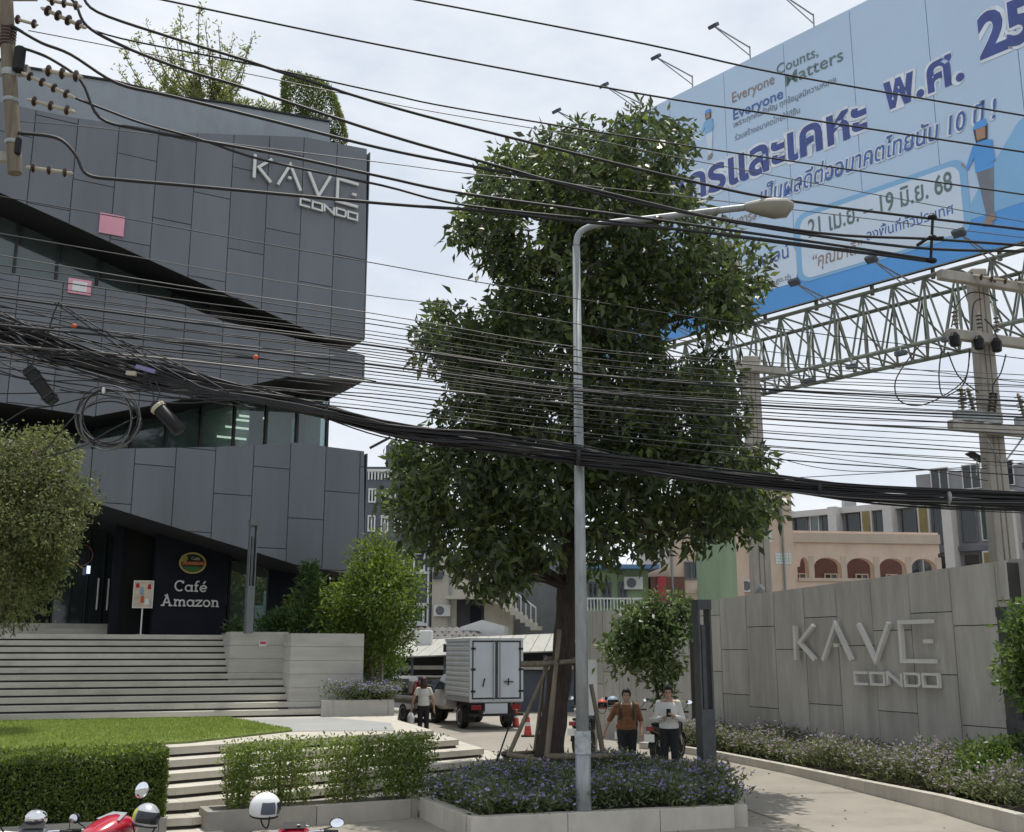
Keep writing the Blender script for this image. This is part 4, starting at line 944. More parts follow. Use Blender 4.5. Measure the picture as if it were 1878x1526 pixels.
for a in (-.55, -.2, .6, .95):
    insul(up, XP.pt(a, zx[0] + .12, .3), XP.pt(a + .25, zx[0] - .12, .8), 3, .075)
for a in (-1.15, -.55, -.1, 1.25):
    MB().tube([XP.pt(a, zx[1] - .1, .34), XP.pt(a, zx[1] - .2, .34)], .05, 8).build('bracket', m_galv, up)
    insul(up, XP.pt(a, zx[1] + .1, .5), XP.pt(a, zx[1] + .45, .5), 4, .06)
    MB().lathe([(.06, -.3), (.09, -.28), (.1, -.1), (.05, -.02)], Matrix.Translation(XP.pt(a - .06, zx[1], .5)), 10).build('fuse_cutout', m_black, up)
for a, dx in ((-1.0, .0), (-.72, -.12), (-.3, .12), (.55, -.12), (1.1, .12)):
    MB().box((-.16, -.12, 0), (.16, .12, .2), Matrix.Translation(XP.pt(a, zx[2] + .1, .34))).build('surge_arrester_base', m_galv, up)
    insul(up, XP.pt(a, zx[2] + .3, .34), XP.pt(a + dx, zx[2] + .78, .34), 6, .085)
for (s, e) in ((-1, -.7), (1, .7)):
    strut('brace', XP.pt(.5 * s, zx[2] - .1, .3), XP.pt(.05 * s, zx[2] - .6, .22), .02, m_galv, up)
lp = [[(1690, 630), (1665, 660), (1642, 700), (1650, 735), (1690, 743), (1740, 720), (1772, 690), (1778, 640)], [(1726, 645), (1722, 690), (1728, 725), (1745, 722), (1770, 700), (1779, 645)], [(1738, 645), (1758, 690), (1795, 720)],
      [(1845, 650), (1835, 685), (1820, 710), (1828, 740)], [(1805, 585), (1820, 600), (1834, 630)], [(1745, 600), (1755, 560), (1780, 537), (1810, 540), (1830, 552)], [(1782, 620), (1785, 560), (1800, 548)]]
for pth in lp: MB().tube(smooth_path([W(x, y, PY - .5) for x, y in pth], 5), .013, 6).build('jumper_cable', m_wire, up)
fpole, fpp = conc_pole('concrete power pole behind the street tree, wider crossarm near its top', 1392, 1000, 30.0, 38, W(1375, 668, 30).z + .2)
zf_ = W(1385, 682, 30).z
XQ = Plane((fpp.x, fpp.y), 21.8)
MB().prism([XQ.pt(-.9, zf_ - .1, .3), XQ.pt(.9, zf_ - .1, .3), XQ.pt(.9, zf_ + .1, .3), XQ.pt(-.9, zf_ + .1, .3)], XQ.n * .16).build('crossarm', m_polec, fpole, bevel=.02)
mt = W(1390, 1085, 30 - .4); MB().tube([mt, mt + Vector((.1, -.1, .12))], .1, 10).build('junction_box', m_galv, fpole)
sp_, spp = conc_pole('thin concrete pole against the bright green tree, its lower half in the leaves', 702, 1100, 29.0, 9, W(702, 958, 29.0).z, 0.2)
# pole post at the upper left, hung from a pole outside the frame
LYY = 12.6
lpole = thing('utility_pole', 'weathered timber post with insulators cut off at the upper left', 'utility pole', W(-160, 1200, LYY), 0, 'roadside line hardware'); lpole.location.z = 0
a, b = W(7, -60, LYY), W(27, 318, LYY)
MB().tube([a, a.lerp(b, .5), b], [.09, .09, .085], 10).build('post', m_wood, lpole, smooth='auto')
for y, h in ((70, .3), (135, .09), (185, .05), (262, .05)):
    c = W(20, y, LYY); c.x = a.x + (b.x - a.x) * (a.z - c.z) / (a.z - b.z) + .01
    if y == 70:
        for i in range(6): MB().lathe([(.096, -.02), (.105, 0), (.096, .02)], Matrix.Translation((c.x - .01, b.y, c.z - .1 + i * .045)), 14).build('steel_band', m_brown, lpole)
    else: MB().lathe([(.094, -h / 2), (.1, 0), (.094, h / 2)], Matrix.Translation((c.x - .01, b.y, c.z)), 14).build('steel_band', m_galv, lpole)
mp_ = W(-150, 400, LYY)
MB().tube([(mp_.x, mp_.y, 0), (mp_.x, mp_.y, 11.5)], [.2, .13], 12).build('main_pole', m_polec, lpole)
for y in (-20, 120, 280):
    c = W(20, y, LYY); MB().bar((mp_.x - .3, b.y + .13, c.z), (b.x - .02, b.y + .13, c.z), .1, .12).build('crossarm', m_polec, lpole)
for pth, n, rad in ((((75, 14), (158, 52)), 4, .07), (((86, 0), (150, 12)), 3, .06), (((78, 128), (152, 142)), 3, .075), (((40, 133), (138, 180)), 4, .06), (((50, 182), (138, 206)), 3, .065), (((48, 306), (134, 318)), 3, .062), (((26, 34), (70, 46)), 2, .06)):
    insul(lpole, W(*pth[0], LYY - .1), W(*pth[1], LYY - .1), n, rad)
MB().lathe([(.05, -.2), (.07, -.18), (.07, .12), (.05, .14)], Matrix.Translation(W(36, 105, LYY - .05)), 10).build('line_switch', m_black, lpole)
MB().lathe([(.03, -.1), (.04, -.08), (.04, .1), (.03, .12)], Matrix.Translation(W(33, 270, LYY - .05)), 10).build('line_switch', m_black, lpole)
# dark bracket over the left pole's twin wires on the right (spacer)
spc = thing('line_spacer', 'dark upright cable spacer holding the thick upper wires in front of the billboard', 'cable spacer', W(1708, 472, 15.2))
MB().tube([W(1711, 392, 15.2), W(1707, 478, 15.2)], .022, 8).build('rod', m_black, spc)
for y in (398, 436, 478): MB().ell(W(1710, y, 15.2), (.07, .05, .045)).build('clamp', m_black, spc, smooth=True)
MB().tube([W(1682, 450, 15.2), W(1700, 438, 15.2), W(1730, 436, 15.2)], .025, 8).build('bracket', m_black, spc)
# ------------------------------------------------------------------ overhead cables
def wire(pts, Y0, Y1, r, m, label, group, name='overhead_cable', wob=0.0, kind=None):
    """pts are image-derived anchor directions; the cable hangs at depths Y0..Y1 along the street"""
    P_ = [W(x, y, Y0 + (Y1 - Y0) * (x + 60) / 2000.0) for x, y in pts]
    o = MB().tube(smooth_path(P_, 5), r, 6).build(name, m, None, smooth=True); return tag(o, label, 'cable', group)
THICK = 'thick black power lines high over the street'
U = [
    ([(640, -20), (765, 0), (1180, 80), (1440, 137), (1878, 212), (1960, 226)], .014, 'highest thick black wire, running from the top edge across to the billboard'),
    ([(200, -20), (300, 0), (700, 83), (1180, 173), (1440, 213), (1878, 279), (1960, 292)], .014, 'second highest thick wire, entering at the top edge over the roof tree'),
    ([(150, 45), (224, 71), (466, 119), (700, 170), (845, 200), (1250, 266), (1878, 357), (1960, 369)], .012, 'black wire from the topmost insulator string crossing the treetop'),
    ([(150, -12), (179, 22), (309, 67), (455, 112), (530, 137), (733, 200), (963, 259), (1262, 331), (1459, 370), (1878, 421), (1960, 430)], .02, 'heavy black cable bending down from the top left over the topiary bush'),
    ([(128, -5), (140, 10), (160, 48), (224, 84), (335, 127), (458, 164), (700, 244), (886, 297), (1180, 375), (1500, 427), (1700, 438), (1878, 450), (1960, 454)], .021, 'heavy black cable dipping beside the top left insulators, in front of the roof tree'),
    ([(20, 46), (75, 78), (130, 100), (216, 153), (317, 177), (500, 222), (700, 272), (886, 309), (1057, 341), (1355, 409), (1663, 453), (1878, 461), (1960, 464)], .021, 'heavy black cable sagging across the pale roof parapet'),
    ([(30, 86), (60, 94), (100, 112), (149, 149), (183, 216), (261, 238), (365, 257), (520, 285), (700, 324), (857, 356), (1180, 400), (1500, 445), (1708, 476)], .02, 'heavy black cable drooping from the post over the top of the charcoal facade'),
    ([(138, 180), (185, 198), (261, 226), (365, 255), (484, 294), (700, 340), (857, 377), (1180, 412), (1500, 455), (1708, 478)], .016, 'twisted black cable from the lower insulator strings joining the droop cable'),
    ([(33, 244), (104, 253), (138, 283), (160, 320), (224, 330), (373, 343), (700, 373), (916, 389), (1057, 406), (1246, 421), (1500, 452), (1708, 480)], .022, 'thick black cable looping off the post low over the facade lettering'),
]
for pts, r, lab in U: wire(pts, 12.4, 15.6, r, m_wire, lab, THICK)
THIN = 'thin wires strung over the street'
for k_, (pts, m) in enumerate((([(52, 56), (224, 89), (522, 149), (768, 200), (1045, 247), (1280, 296), (1878, 407), (1960, 420)], m_wirel), ([(30, 222), (209, 238), (700, 298), (857, 318), (1250, 360), (1878, 436), (1960, 446)], m_wirel),
               ([(-60, 348), (0, 360), (227, 400), (485, 447), (700, 485), (916, 524), (1228, 575), (1500, 612), (1960, 668)], m_wire), ([(-60, 418), (0, 428), (410, 499), (680, 542), (916, 571), (1228, 621), (1600, 668), (1960, 712)], m_wirel))):
    wire(pts, 13.0, 16.2, .007, m, ('thin pale wire crossing the sparse roof tree', 'thin pale wire just under the roof parapet, crossing the heavy cables', 'thin black wire passing over the plain pink board', 'thin pale wire crossing the charcoal facade between the two pink boards')[k_], THIN)
# the dense middle set
rw = random.Random(21)
L0 = [(0, 468), (0, 486), (0, 500), (0, 512), (0, 527), (0, 535), (0, 540), (0, 545), (0, 552), (0, 563), (0, 572), (0, 580), (0, 588), (0, 596), (0, 604), (0, 612), (0, 620), (0, 627), (0, 632), (0, 640), (0, 646), (0, 722), (0, 655), (0, 660), (0, 668), (0, 674)]
M0 = [574, 585, 594, 607, 614, 621, 628, 633, 640, 645, 650, 655, 662, 668, 674, 681, 687, 694, 701, 708, 715, 722, 729, 737, 745, 752]
N0 = [636, 645, 655, 664, 670, 676, 682, 686, 690, 697, 703, 708, 713, 718, 722, 727, 733, 738, 744, 750, 758, 766, 772, 782, 790, 798]
R0 = [690, 697, 705, 714, 722, 728, 733, 738, 744, 748, 753, 757, 762, 768, 773, 778, 784, 790, 797, 806, 815, 826, 837, 849, 858, 872]
for i, ((x, y), m_, n_, r_) in enumerate(zip(L0, M0, N0, R0)):
    thick = i in (7, 13, 18)
    wire([(-60, y - 10 + rw.uniform(-4, 4)), (x, y), (330, (y * .52 + m_ * .48) + rw.uniform(-6, 10)), (680, m_), (1060, n_ + rw.uniform(-3, 3)), (1440, (n_ * .45 + r_ * .55) + rw.uniform(-3, 5)), (1878, r_ + rw.uniform(-4, 4)), (1960, r_ + 8)],
         13.0 + rw.uniform(-.4, .6), 16.6 + rw.uniform(-.5, .5), .016 if thick else rw.choice((.006, .007, .008, .01)), m_wire if i % 6 else m_wirel, 'thin wire in the dense middle set crossing facade and tree', 'dense middle set of thin wires')
for k_, pts in enumerate(([(1330, 812), (1440, 822), (1700, 836), (1960, 850)], [(1400, 824), (1560, 845), (1700, 862), (1960, 910)], [(1330, 800), (1448, 846), (1560, 864), (1700, 862), (1960, 855)], [(1330, 880), (1460, 876), (1700, 862), (1960, 842)])):
    wire(pts, 20, 21, .008, m_wire, ('straightest and uppermost slack wire near the right power pole', 'slack wire falling steadily towards the right edge under the solar panel', 'slack wire that dips beside the tree edge then levels out', 'slack wire rising from the bundle towards the right edge')[k_], 'slack wires by the right power pole')
# main bundle of black cables
BUN = [(-70, 568), (0, 602), (80, 632), (150, 656), (270, 690), (420, 718), (520, 738), (600, 756), (700, 783), (800, 800), (900, 813), (1060, 838), (1200, 858), (1400, 884), (1600, 905), (1878, 920), (1970, 926)]
bun = thing('cable_bundle', 'heavy sagging bundle of many black communication cables across the whole street', 'cable bundle', W(900, 813, 15))
rb = random.Random(4)
for i in range(48):
    a0 = rb.uniform(0, 6.28); ph = rb.uniform(0, 6.28); rad = math.sqrt(rb.uniform(.02, 1)); pts = []
    loose = i % 7 == 0
    for j, (x, y) in enumerate(BUN):
        sp = 30 if x < 100 else (22 if x < 400 else (14 if x < 640 else (13 if x < 900 else 17)))
        if x < 300 and loose: sp *= 1.7
        dy = sp * rad * math.sin(a0 + j * .55 + ph * .2) + rb.uniform(-2, 2) + (8 * (1 if loose else 0) * math.sin(j))
        dyy = .09 * rad * math.cos(a0 + j * .55)
        pts.append(W(x, y + dy, 13.2 + 3.4 * (x + 60) / 2000 + dyy))
    MB().tube(smooth_path(pts, 4), rb.choice((.008, .010, .013, .016)), 6).build('cable', m_wire if i % 9 else m_wirel, bun, smooth=True)
for x, y in ((270, 690), (600, 756), (1060, 838), (1500, 896), (1738, 912)):
    c = W(x, y, 13.2 + 3.4 * (x + 60) / 2000); MB().ell(c, (.05, .12, .14 if x < 900 else .12)).build('cable_tie', m_galv if x in (1738,) else m_wire, bun)
# loose loops off the bundle, coil, closures
loops = [[(0, 640), (60, 645), (150, 665), (260, 700), (380, 735), (470, 748)], [(0, 585), (70, 640), (105, 560), (130, 570), (330, 690), (470, 752)], [(0, 560), (120, 590), (300, 655), (420, 720)], [(0, 610), (140, 600), (280, 625), (470, 655), (690, 700)],
         [(0, 570), (60, 600), (200, 640), (360, 712), (520, 742)], [(100, 555), (180, 610), (280, 672), (345, 700)], [(-30, 800), (40, 755), (60, 748), (95, 745), (135, 735), (160, 728), (180, 722)], [(110, 715), (160, 722), (190, 716), (250, 718), (330, 710)]]
loops += [[(-40, 560 + 11 * i + rb.uniform(-8, 8)), (60, 600 + 10 * i + rb.uniform(-12, 12)), (180, 645 + 7 * i + rb.uniform(-10, 10)), (320, 695 + 4 * i + rb.uniform(-6, 6)), (480, 735 + rb.uniform(-6, 6)), (620, 760 + rb.uniform(-5, 5))] for i in range(11)]
for pts in loops: MB().tube(smooth_path([W(x, y, 13.1) for x, y in pts], 5), .009, 6).build('loose_cable', m_wire, bun, smooth=True)
coil = thing('cable_coil', 'untidy ring of spare grey and black cable hanging from the bundle', 'cable coil', W(197, 815, 13.1))
for i in range(7):
    cx, cy, rx, ry = 195 + rb.uniform(-6, 8), 766 + rb.uniform(-8, 12), 52 + rb.uniform(-9, 14), 46 + rb.uniform(-8, 14)
    pts = [W(cx + rx * math.cos(t * math.pi / 12), cy + ry * math.sin(t * math.pi / 12), 13.1 + .02 * i) for t in range(25)]
    MB().tube(pts, .009, 6).build('loop', m_wire if i % 2 else m_wirel, coil, smooth=True)
MB().tube([W(x, y, 13.1) for x, y in ((140, 760), (112, 790), (84, 825), (84, 838), (110, 832), (160, 815), (200, 790), (250, 765))], .009, 6).build('loop', m_wire, coil, smooth=True)
MB().ell(W(190, 716, 13.08), (.02, .03, .045)).build('cable_tie', m_whitep, coil)
for (a, b), lab, sq in ((((52, 676), (98, 738)), 'black box shaped splice closure hanging at the left of the coil', True), (((283, 740), (331, 791)), 'black cylindrical splice closure hanging right of the cable coil', False)):
    p, q = W(*a, 13.0), W(*b, 13.0); r_ = thing('splice_closure', lab, 'cable closure', (p + q) / 2)
    d = q - p; M = Matrix.Translation(p) @ d.to_track_quat('Z', 'Y').to_matrix().to_4x4(); l = d.length
    if sq: MB().box((-.085, -.07, 0), (.085, .07, l), M).build('case', m_black, r_, bevel=.025); [MB().box((-.092, -.076, t), (.092, .076, t + .03), M).build('clip', m_rubber, r_) for t in (.06, .2, l - .1)]
    else: MB().lathe([(.06, 0), (.085, .03), (.085, l - .05), (.075, l), (.02, l + .01)], M, 14).build('case', m_black, r_, smooth='auto'); MB().lathe([(.095, .05), (.1, .07), (.095, .1)], M, 14).build('clamp_ring', m_cream, r_)
    MB().tube(smooth_path([p, p + Vector((-.03, 0, .15)), W(a[0] - 8, a[1] - 40, 13.0)], 4), .008, 6).build('lead', m_wire, r_)
    MB().tube(smooth_path([p, p + Vector((.06, 0, .12)), W(a[0] + 2, a[1] - 42, 13.05)], 4), .008, 6).build('lead', m_wire, r_)
for (x, y, m) in ((243, 684, m_cream), (262, 676, mat('violet_tag', (.2, .18, .35), .5)), (470, 655, m_red), (135, 600, m_orange)):
    pass
tg = MB().bar(W(250, 672, 13.0), W(284, 682, 13.0), .04, .05).build('cable_tag', MATS['violet_tag'], bun)
MB().bar(W(232, 684, 13.0), W(250, 686, 13.0), .05, .05).build('cable_tag', m_cream, bun)
for x, y in ((469, 655), (136, 598)): tag(MB().ell(W(x, y, 13.05), (.035, .03, .03)).build('cable_marker', m_orange), 'small orange marker clipped on a thin wire ' + ('above the glass band' if x > 300 else 'near the left edge'), 'cable marker', 'orange cable markers')

# ------------------------------------------------------------------ background buildings
def facade_building(name, label, o, deg, u0, u1, z1, depth, m, z0=0):
    pl = Plane(o, deg); r_ = thing(name, label, 'building', pl.pt((u0 + u1) / 2, z0, -depth / 2))
    MB().prism([pl.pt(u0, z0, 0), pl.pt(u1, z0, 0), pl.pt(u1, z1, 0), pl.pt(u0, z1, 0)], pl.n * -depth).build('wall', m, r_)
    return r_, pl
def window(pl, r_, u0, u1, z0, z1, frame=.07, mf=None, mg=None, sill=False, mull=1, off=0.0, bars=0):
    mf = mf or m_whitep; mg = mg or m_glassd
    b = MB()
    for a, c, d, e in ((u0, u1, z1 - frame, z1), (u0, u1, z0, z0 + frame), (u0, u0 + frame, z0 + frame, z1 - frame), (u1 - frame, u1, z0 + frame, z1 - frame)):
        b.prism([pl.pt(a, d, off + .004), pl.pt(c, d, off + .004), pl.pt(c, e, off + .004), pl.pt(a, e, off + .004)], pl.n * .09)
    for i in range(1, mull + 1):
        u = u0 + (u1 - u0) * i / (mull + 1); b.prism([pl.pt(u - frame / 2, z0 + frame, off + .004), pl.pt(u + frame / 2, z0 + frame, off + .004), pl.pt(u + frame / 2, z1 - frame, off + .004), pl.pt(u - frame / 2, z1 - frame, off + .004)], pl.n * .08)
    w_ = b.build('window', mf, r_)
    MB().prism([pl.pt(u0 + frame, z0 + frame, off + .006), pl.pt(u1 - frame, z0 + frame, off + .006), pl.pt(u1 - frame, z1 - frame, off + .006), pl.pt(u0 + frame, z1 - frame, off + .006)], pl.n * .03).build('pane', mg, w_)
    if sill:
        for z, h in ((z0 - .14, .14), (z1, .16)): MB().prism([pl.pt(u0 - .15, z, off + .004), pl.pt(u1 + .15, z, off + .004), pl.pt(u1 + .15, z + h, off + .004), pl.pt(u0 - .15, z + h, off + .004)], pl.n * .16).build('sill', mf, w_)
    return w_
# -- far right grey apartment block
m_ap = mat('apartment_grey', (.27, .275, .29), .7, var=.12, scale=.8, dirt=.25); m_apw = mat('apartment_white', (.62, .61, .58), .6, var=.06); m_yel = mat('ochre_shutter', (.24, .19, .07), .6); m_ap2 = mat('apartment_dark', (.14, .15, .17), .6)
AO = W(1690, 900, 66)
AP = Plane((AO.x, AO.y), -42)
ua = AP.uv(1446, 1000)[0]; ub = AP.uv(1878, 1000)[0] + 14; zmain = AP.uv(1600, 926)[1]; ztop = AP.uv(1780, 866)[1] + .3
ap, _ = facade_building('apartment_block', 'long grey apartment block with white columns and ochre shutters behind the wall', (AO.x, AO.y), -42, ua, ub, zmain, 12, m_ap)
storey = 3.0; nz_ = 5
bayw = 3.6; nb2 = int((ub - ua) / bayw)
for i in range(nb2 + 1):
    u = ua + i * bayw
    MB().prism([AP.pt(u - .28, 0, .01), AP.pt(u + .28, 0, .01), AP.pt(u + .28, zmain, .01), AP.pt(u - .28, zmain, .01)], AP.n * .9).build('column', m_apw, ap)
ra = random.Random(9)
for f in range(4):
    z0 = zmain - 3.0 * (f + 1) + .5
    if z0 < 1: continue
    for i in range(nb2):
        u = ua + i * bayw
        window(AP, ap, u + .5, u + 1.45, z0 - .2, z0 + 2.1, .06, m_ap2, m_glassd, mull=0)
        if ra.random() < .45:
            MB().prism([AP.pt(u + 1.65, z0 - .3, .03), AP.pt(u + 2.35, z0 - .3, .03), AP.pt(u + 2.35, z0 + 2.2, .03), AP.pt(u + 1.65, z0 + 2.2, .03)], AP.n * .3).build('shutter_frame', m_apw, ap)
            MB().prism([AP.pt(u + 1.75, z0 - .2, .34), AP.pt(u + 2.25, z0 - .2, .34), AP.pt(u + 2.25, z0 + 2.1, .34), AP.pt(u + 1.75, z0 + 2.1, .34)], AP.n * .02).build('shutter', m_yel, ap)
        else: window(AP, ap, u + 1.65, u + 2.3, z0 - .2, z0 + 2.1, .06, m_apw, m_glass, mull=0)
        window(AP, ap, u + 2.45, u + 3.15, z0 - .2, z0 + 2.1, .06, m_ap2, m_glassd, mull=0)
    MB().prism([AP.pt(ua, z0 - .75, .02), AP.pt(ub, z0 - .75, .02), AP.pt(ub, z0 - .45, .02), AP.pt(ua, z0 - .45, .02)], AP.n * .25).build('floor_band', m_ap2, ap)
ue = AP.uv(1760, 900)[0]
MB().prism([AP.pt(ua, zmain, .3), AP.pt(ue - 3, zmain, .3), AP.pt(ue - 3, ztop - 2.1, .3), AP.pt(ua, ztop - 2.1, .3)], AP.n * -8).build('roof_slab', m_apw, ap)
MB().prism([AP.pt(AP.uv(1672, 900)[0], zmain, -.8), AP.pt(ub, zmain, -.8), AP.pt(ub, ztop, -.8), AP.pt(AP.uv(1672, 900)[0], ztop, -.8)], AP.n * -8).build('upper_floor', m_ap, ap)
for i in range(12):
    u = AP.uv(1700, 900)[0] + i * 1.9; window(AP, ap, u, u + 1.1, zmain + .5, zmain + 2.0, .06, m_apw, m_glassd, off=-.79, mull=1)
sp2 = W(1795, 842, 62); sol = thing('solar_panel', 'small dark solar panel on a post on the grey apartment roof', 'solar panel', sp2)
MB().bar(W(1776, 830, 62), W(1804, 846, 62), 1.0, .06).build('panel', m_black, sol); MB().tube([W(1792, 838, 62), W(1791, 872, 62)], .04, 6).build('post', m_galv, sol)
# -- peach building with arches
m_peach = mat('peach_render', (.68, .54, .44), .8, var=.08, scale=1, dirt=.2); m_peachw = mat('peach_trim', (.55, .46, .38), .8, var=.06); m_archr = mat('arch_red', (.15, .068, .055), .7); m_roomd = mat('room_dark', (.05, .045, .05), .8)
PO = W(1450, 1000, 52); PP = Plane((PO.x, PO.y), 8)
uA, uB = PP.uv(1446, 1000)[0], PP.uv(1722, 1000)[0]; zpt = (PP.uv(1450, 966)[1] + PP.uv(1722, 984)[1]) / 2
zs0 = PP.uv(1560, 1062)[1]; zsp = PP.uv(1560, 1040)[1]; zcr = PP.uv(1560, 1023)[1]
pb = thing('peach_building', 'peach coloured building with a row of arched balconies above the grey wall', 'building', PP.pt((uA + uB) / 2, 0, -4))
# arcade front made with real openings
na = 5; edges = [PP.uv(x, 1040)[0] for x in (1462, 1488, 1548, 1608, 1667, 1722)]
MB().prism([PP.pt(uA, 0, 0), PP.pt(uB, 0, 0), PP.pt(uB, zs0, 0), PP.pt(uA, zs0, 0)], PP.n * -.4).build('wall', m_peach, pb)
MB().prism([PP.pt(uA, zcr + .25, 0), PP.pt(uB, zcr + .25, 0), PP.pt(uB, zpt, 0), PP.pt(uA, zpt, 0)], PP.n * -.4).build('parapet', m_peach, pb)
MB().prism([PP.pt(uA - .02, zcr + .7, .005), PP.pt(uB + .02, zcr + .7, .005), PP.pt(uB + .02, zcr + 1.15, .005), PP.pt(uA - .02, zcr + 1.15, .005)], PP.n * .12).build('cornice', m_peachw, pb)
MB().prism([PP.pt(uA, 0, -3), PP.pt(uB, 0, -3), PP.pt(uB, zpt, -3), PP.pt(uA, zpt, -3)], PP.n * -6).build('rear_block', m_archr, pb)
MB().prism([PP.pt(uA - .3, zs0 - .1, .01), PP.pt(edges[0], zs0 - .1, .01), PP.pt(edges[0], zcr + .25, .01), PP.pt(uA - .3, zcr + .25, .01)], PP.n * -.4).build('pier', m_peach, pb)
for i in range(5):
    e0, e1 = edges[i], edges[i + 1]; c_ = (e0 + e1) / 2; hw = (e1 - e0) / 2 - .14
    pts = [(e0, zsp)] + [(c_ - hw * math.cos(math.pi * t / 14), zsp + (zcr - zsp) * math.sin(math.pi * t / 14)) for t in range(15)] + [(e1, zsp), (e1, zcr + .25), (e0, zcr + .25)]
    MB().prism([PP.pt(u, v, 0) for u, v in pts], PP.n * -.4).build('arch', m_peach, pb)
    MB().prism([PP.pt(e1 - .14, zs0, .02), PP.pt(e1 + .14, zs0, .02), PP.pt(e1 + .14, zpt - 1.2, .02), PP.pt(e1 - .14, zpt - 1.2, .02)], PP.n * -.45).build('pier', m_peachw, pb)
    window(PP, pb, c_ - hw * .8, c_ + hw * .2, zs0 - .8, zsp - .1, .06, m_peachw, m_glassd, off=-2.99)
    MB().prism([PP.pt(e0, zs0 - .12, .1), PP.pt(e1, zs0 - .12, .1), PP.pt(e1, zs0 + .03, .1), PP.pt(e0, zs0 + .03, .1)], PP.n * -.6).build('balcony_ledge', m_peachw, pb)
u1_, u2_ = PP.uv(1330, 1000)[0], PP.uv(1446, 1000)[0]; ztw = PP.uv(1420, 908)[1]
MB().prism([PP.pt(u1_, 0, .6), PP.pt(u2_, 0, .6), PP.pt(u2_, ztw, .6), PP.pt(u1_, ztw, .6)], PP.n * -8).build('stair_tower', m_peach, pb)
for i in range(6):
    for j in range(4): MB().prism([PP.pt(PP.uv(1412, 1000)[0] + i * .13, PP.uv(1412, 1036)[1] + j * .13, .605), PP.pt(PP.uv(1412, 1000)[0] + i * .13 + .11, PP.uv(1412, 1036)[1] + j * .13, .605), PP.pt(PP.uv(1412, 1000)[0] + i * .13 + .11, PP.uv(1412, 1036)[1] + j * .13 + .11, .605), PP.pt(PP.uv(1412, 1000)[0] + i * .13, PP.uv(1412, 1036)[1] + j * .13 + .11, .605)], PP.n * .03).build('glass_block', m_curt, pb)
MB().prism([PP.pt(u1_ - .1, ztw, .7), PP.pt(u2_ + .1, ztw, .7), PP.pt(u2_ + .1, ztw + .3, .7), PP.pt(u1_ - .1, ztw + .3, .7)], PP.n * -8.2).build('roof_slab', m_peachw, pb)
u3, u4 = PP.uv(1214, 1000)[0], PP.uv(1345, 1000)[0]; zlw = PP.uv(1240, 940)[1]
MB().prism([PP.pt(u3, 0, 1.2), PP.pt(u4, 0, 1.2), PP.pt(u4, zlw, 1.2), PP.pt(u3, zlw, 1.2)], PP.n * -6).build('left_wing', m_peach, pb)
window(PP, pb, PP.uv(1240, 1000)[0], PP.uv(1262, 1000)[0], PP.uv(1240, 1066)[1], PP.uv(1240, 1034)[1], .07, m_ap2, m_glassd, off=1.2)
for x in (1217, 1272): MB().prism([PP.pt(PP.uv(x, 1000)[0] - .1, 0, 1.202), PP.pt(PP.uv(x, 1000)[0] + .1, 0, 1.202), PP.pt(PP.uv(x, 1000)[0] + .1, zlw, 1.202), PP.pt(PP.uv(x, 1000)[0] - .1, zlw, 1.202)], PP.n * .06).build('pilaster', m_peachw, pb)
# -- pale green house with balcony
m_pg = mat('pale_green_render', (.33, .43, .27), .8, var=.1, dirt=.25); m_redd = mat('red_door', (.42, .05, .07), .5)
GO = W(1130, 1100, 50); GP = Plane((GO.x, GO.y), 3)
g0, g1 = GP.uv(1066, 1100)[0], GP.uv(1190, 1100)[0]; gz = GP.uv(1130, 1046)[1]
gh, _ = facade_building('green_house', 'pale green house with a railed balcony seen under the tree crown', (GO.x, GO.y), 3, g0, g1, gz, 6, m_pg)
MB().prism([GP.pt(g0 - .4, gz, 1.2), GP.pt(g1 + .3, gz, 1.2), GP.pt(g1 + .3, gz + .18, 1.2), GP.pt(g0 - .4, gz + .18, 1.2)], GP.n * -7.4).build('roof', mat('blue_metal_roof', (.12, .24, .42), .5, metal=.2), gh)
zb1, zb2 = GP.uv(1130, 1122)[1], GP.uv(1130, 1100)[1]
MB().prism([GP.pt(g0, zb1 - .5, 1.2), GP.pt(g1, zb1 - .5, 1.2), GP.pt(g1, zb1, 1.2), GP.pt(g0, zb1, 1.2)], GP.n * -1.2).build('balcony', m_pg, gh)
for i in range(22): MB().bar(GP.pt(g0 + (g1 - g0) * i / 21, zb1, 1.15), GP.pt(g0 + (g1 - g0) * i / 21, zb2, 1.15), .04).build('baluster', m_whitep, gh)
MB().bar(GP.pt(g0, zb2, 1.15), GP.pt(g1, zb2, 1.15), .07).build('handrail', m_whitep, gh)
for x0, x1 in ((1078, 1096), (1104, 1122), (1134, 1150)): window(GP, gh, GP.uv(x0, 1100)[0], GP.uv(x1, 1100)[0], GP.uv(x0, 1112)[1], GP.uv(x0, 1068)[1], .07, m_ap2, m_glassd)
MB().prism([GP.pt(g1 + .05, 0, .3), GP.pt(g1 + 1.6, 0, .3), GP.pt(g1 + 1.6, gz - .3, .3), GP.pt(g1 + .05, gz - .3, .3)], GP.n * -4).build('brick_annex', m_archr, gh)
MB().prism([GP.pt(g1 + .35, GP.uv(1205, 1104)[1], .305), GP.pt(g1 + .75, GP.uv(1205, 1104)[1], .305), GP.pt(g1 + .75, GP.uv(1205, 1058)[1], .305), GP.pt(g1 + .35, GP.uv(1205, 1058)[1], .305)], GP.n * .05).build('door', m_redd, gh)
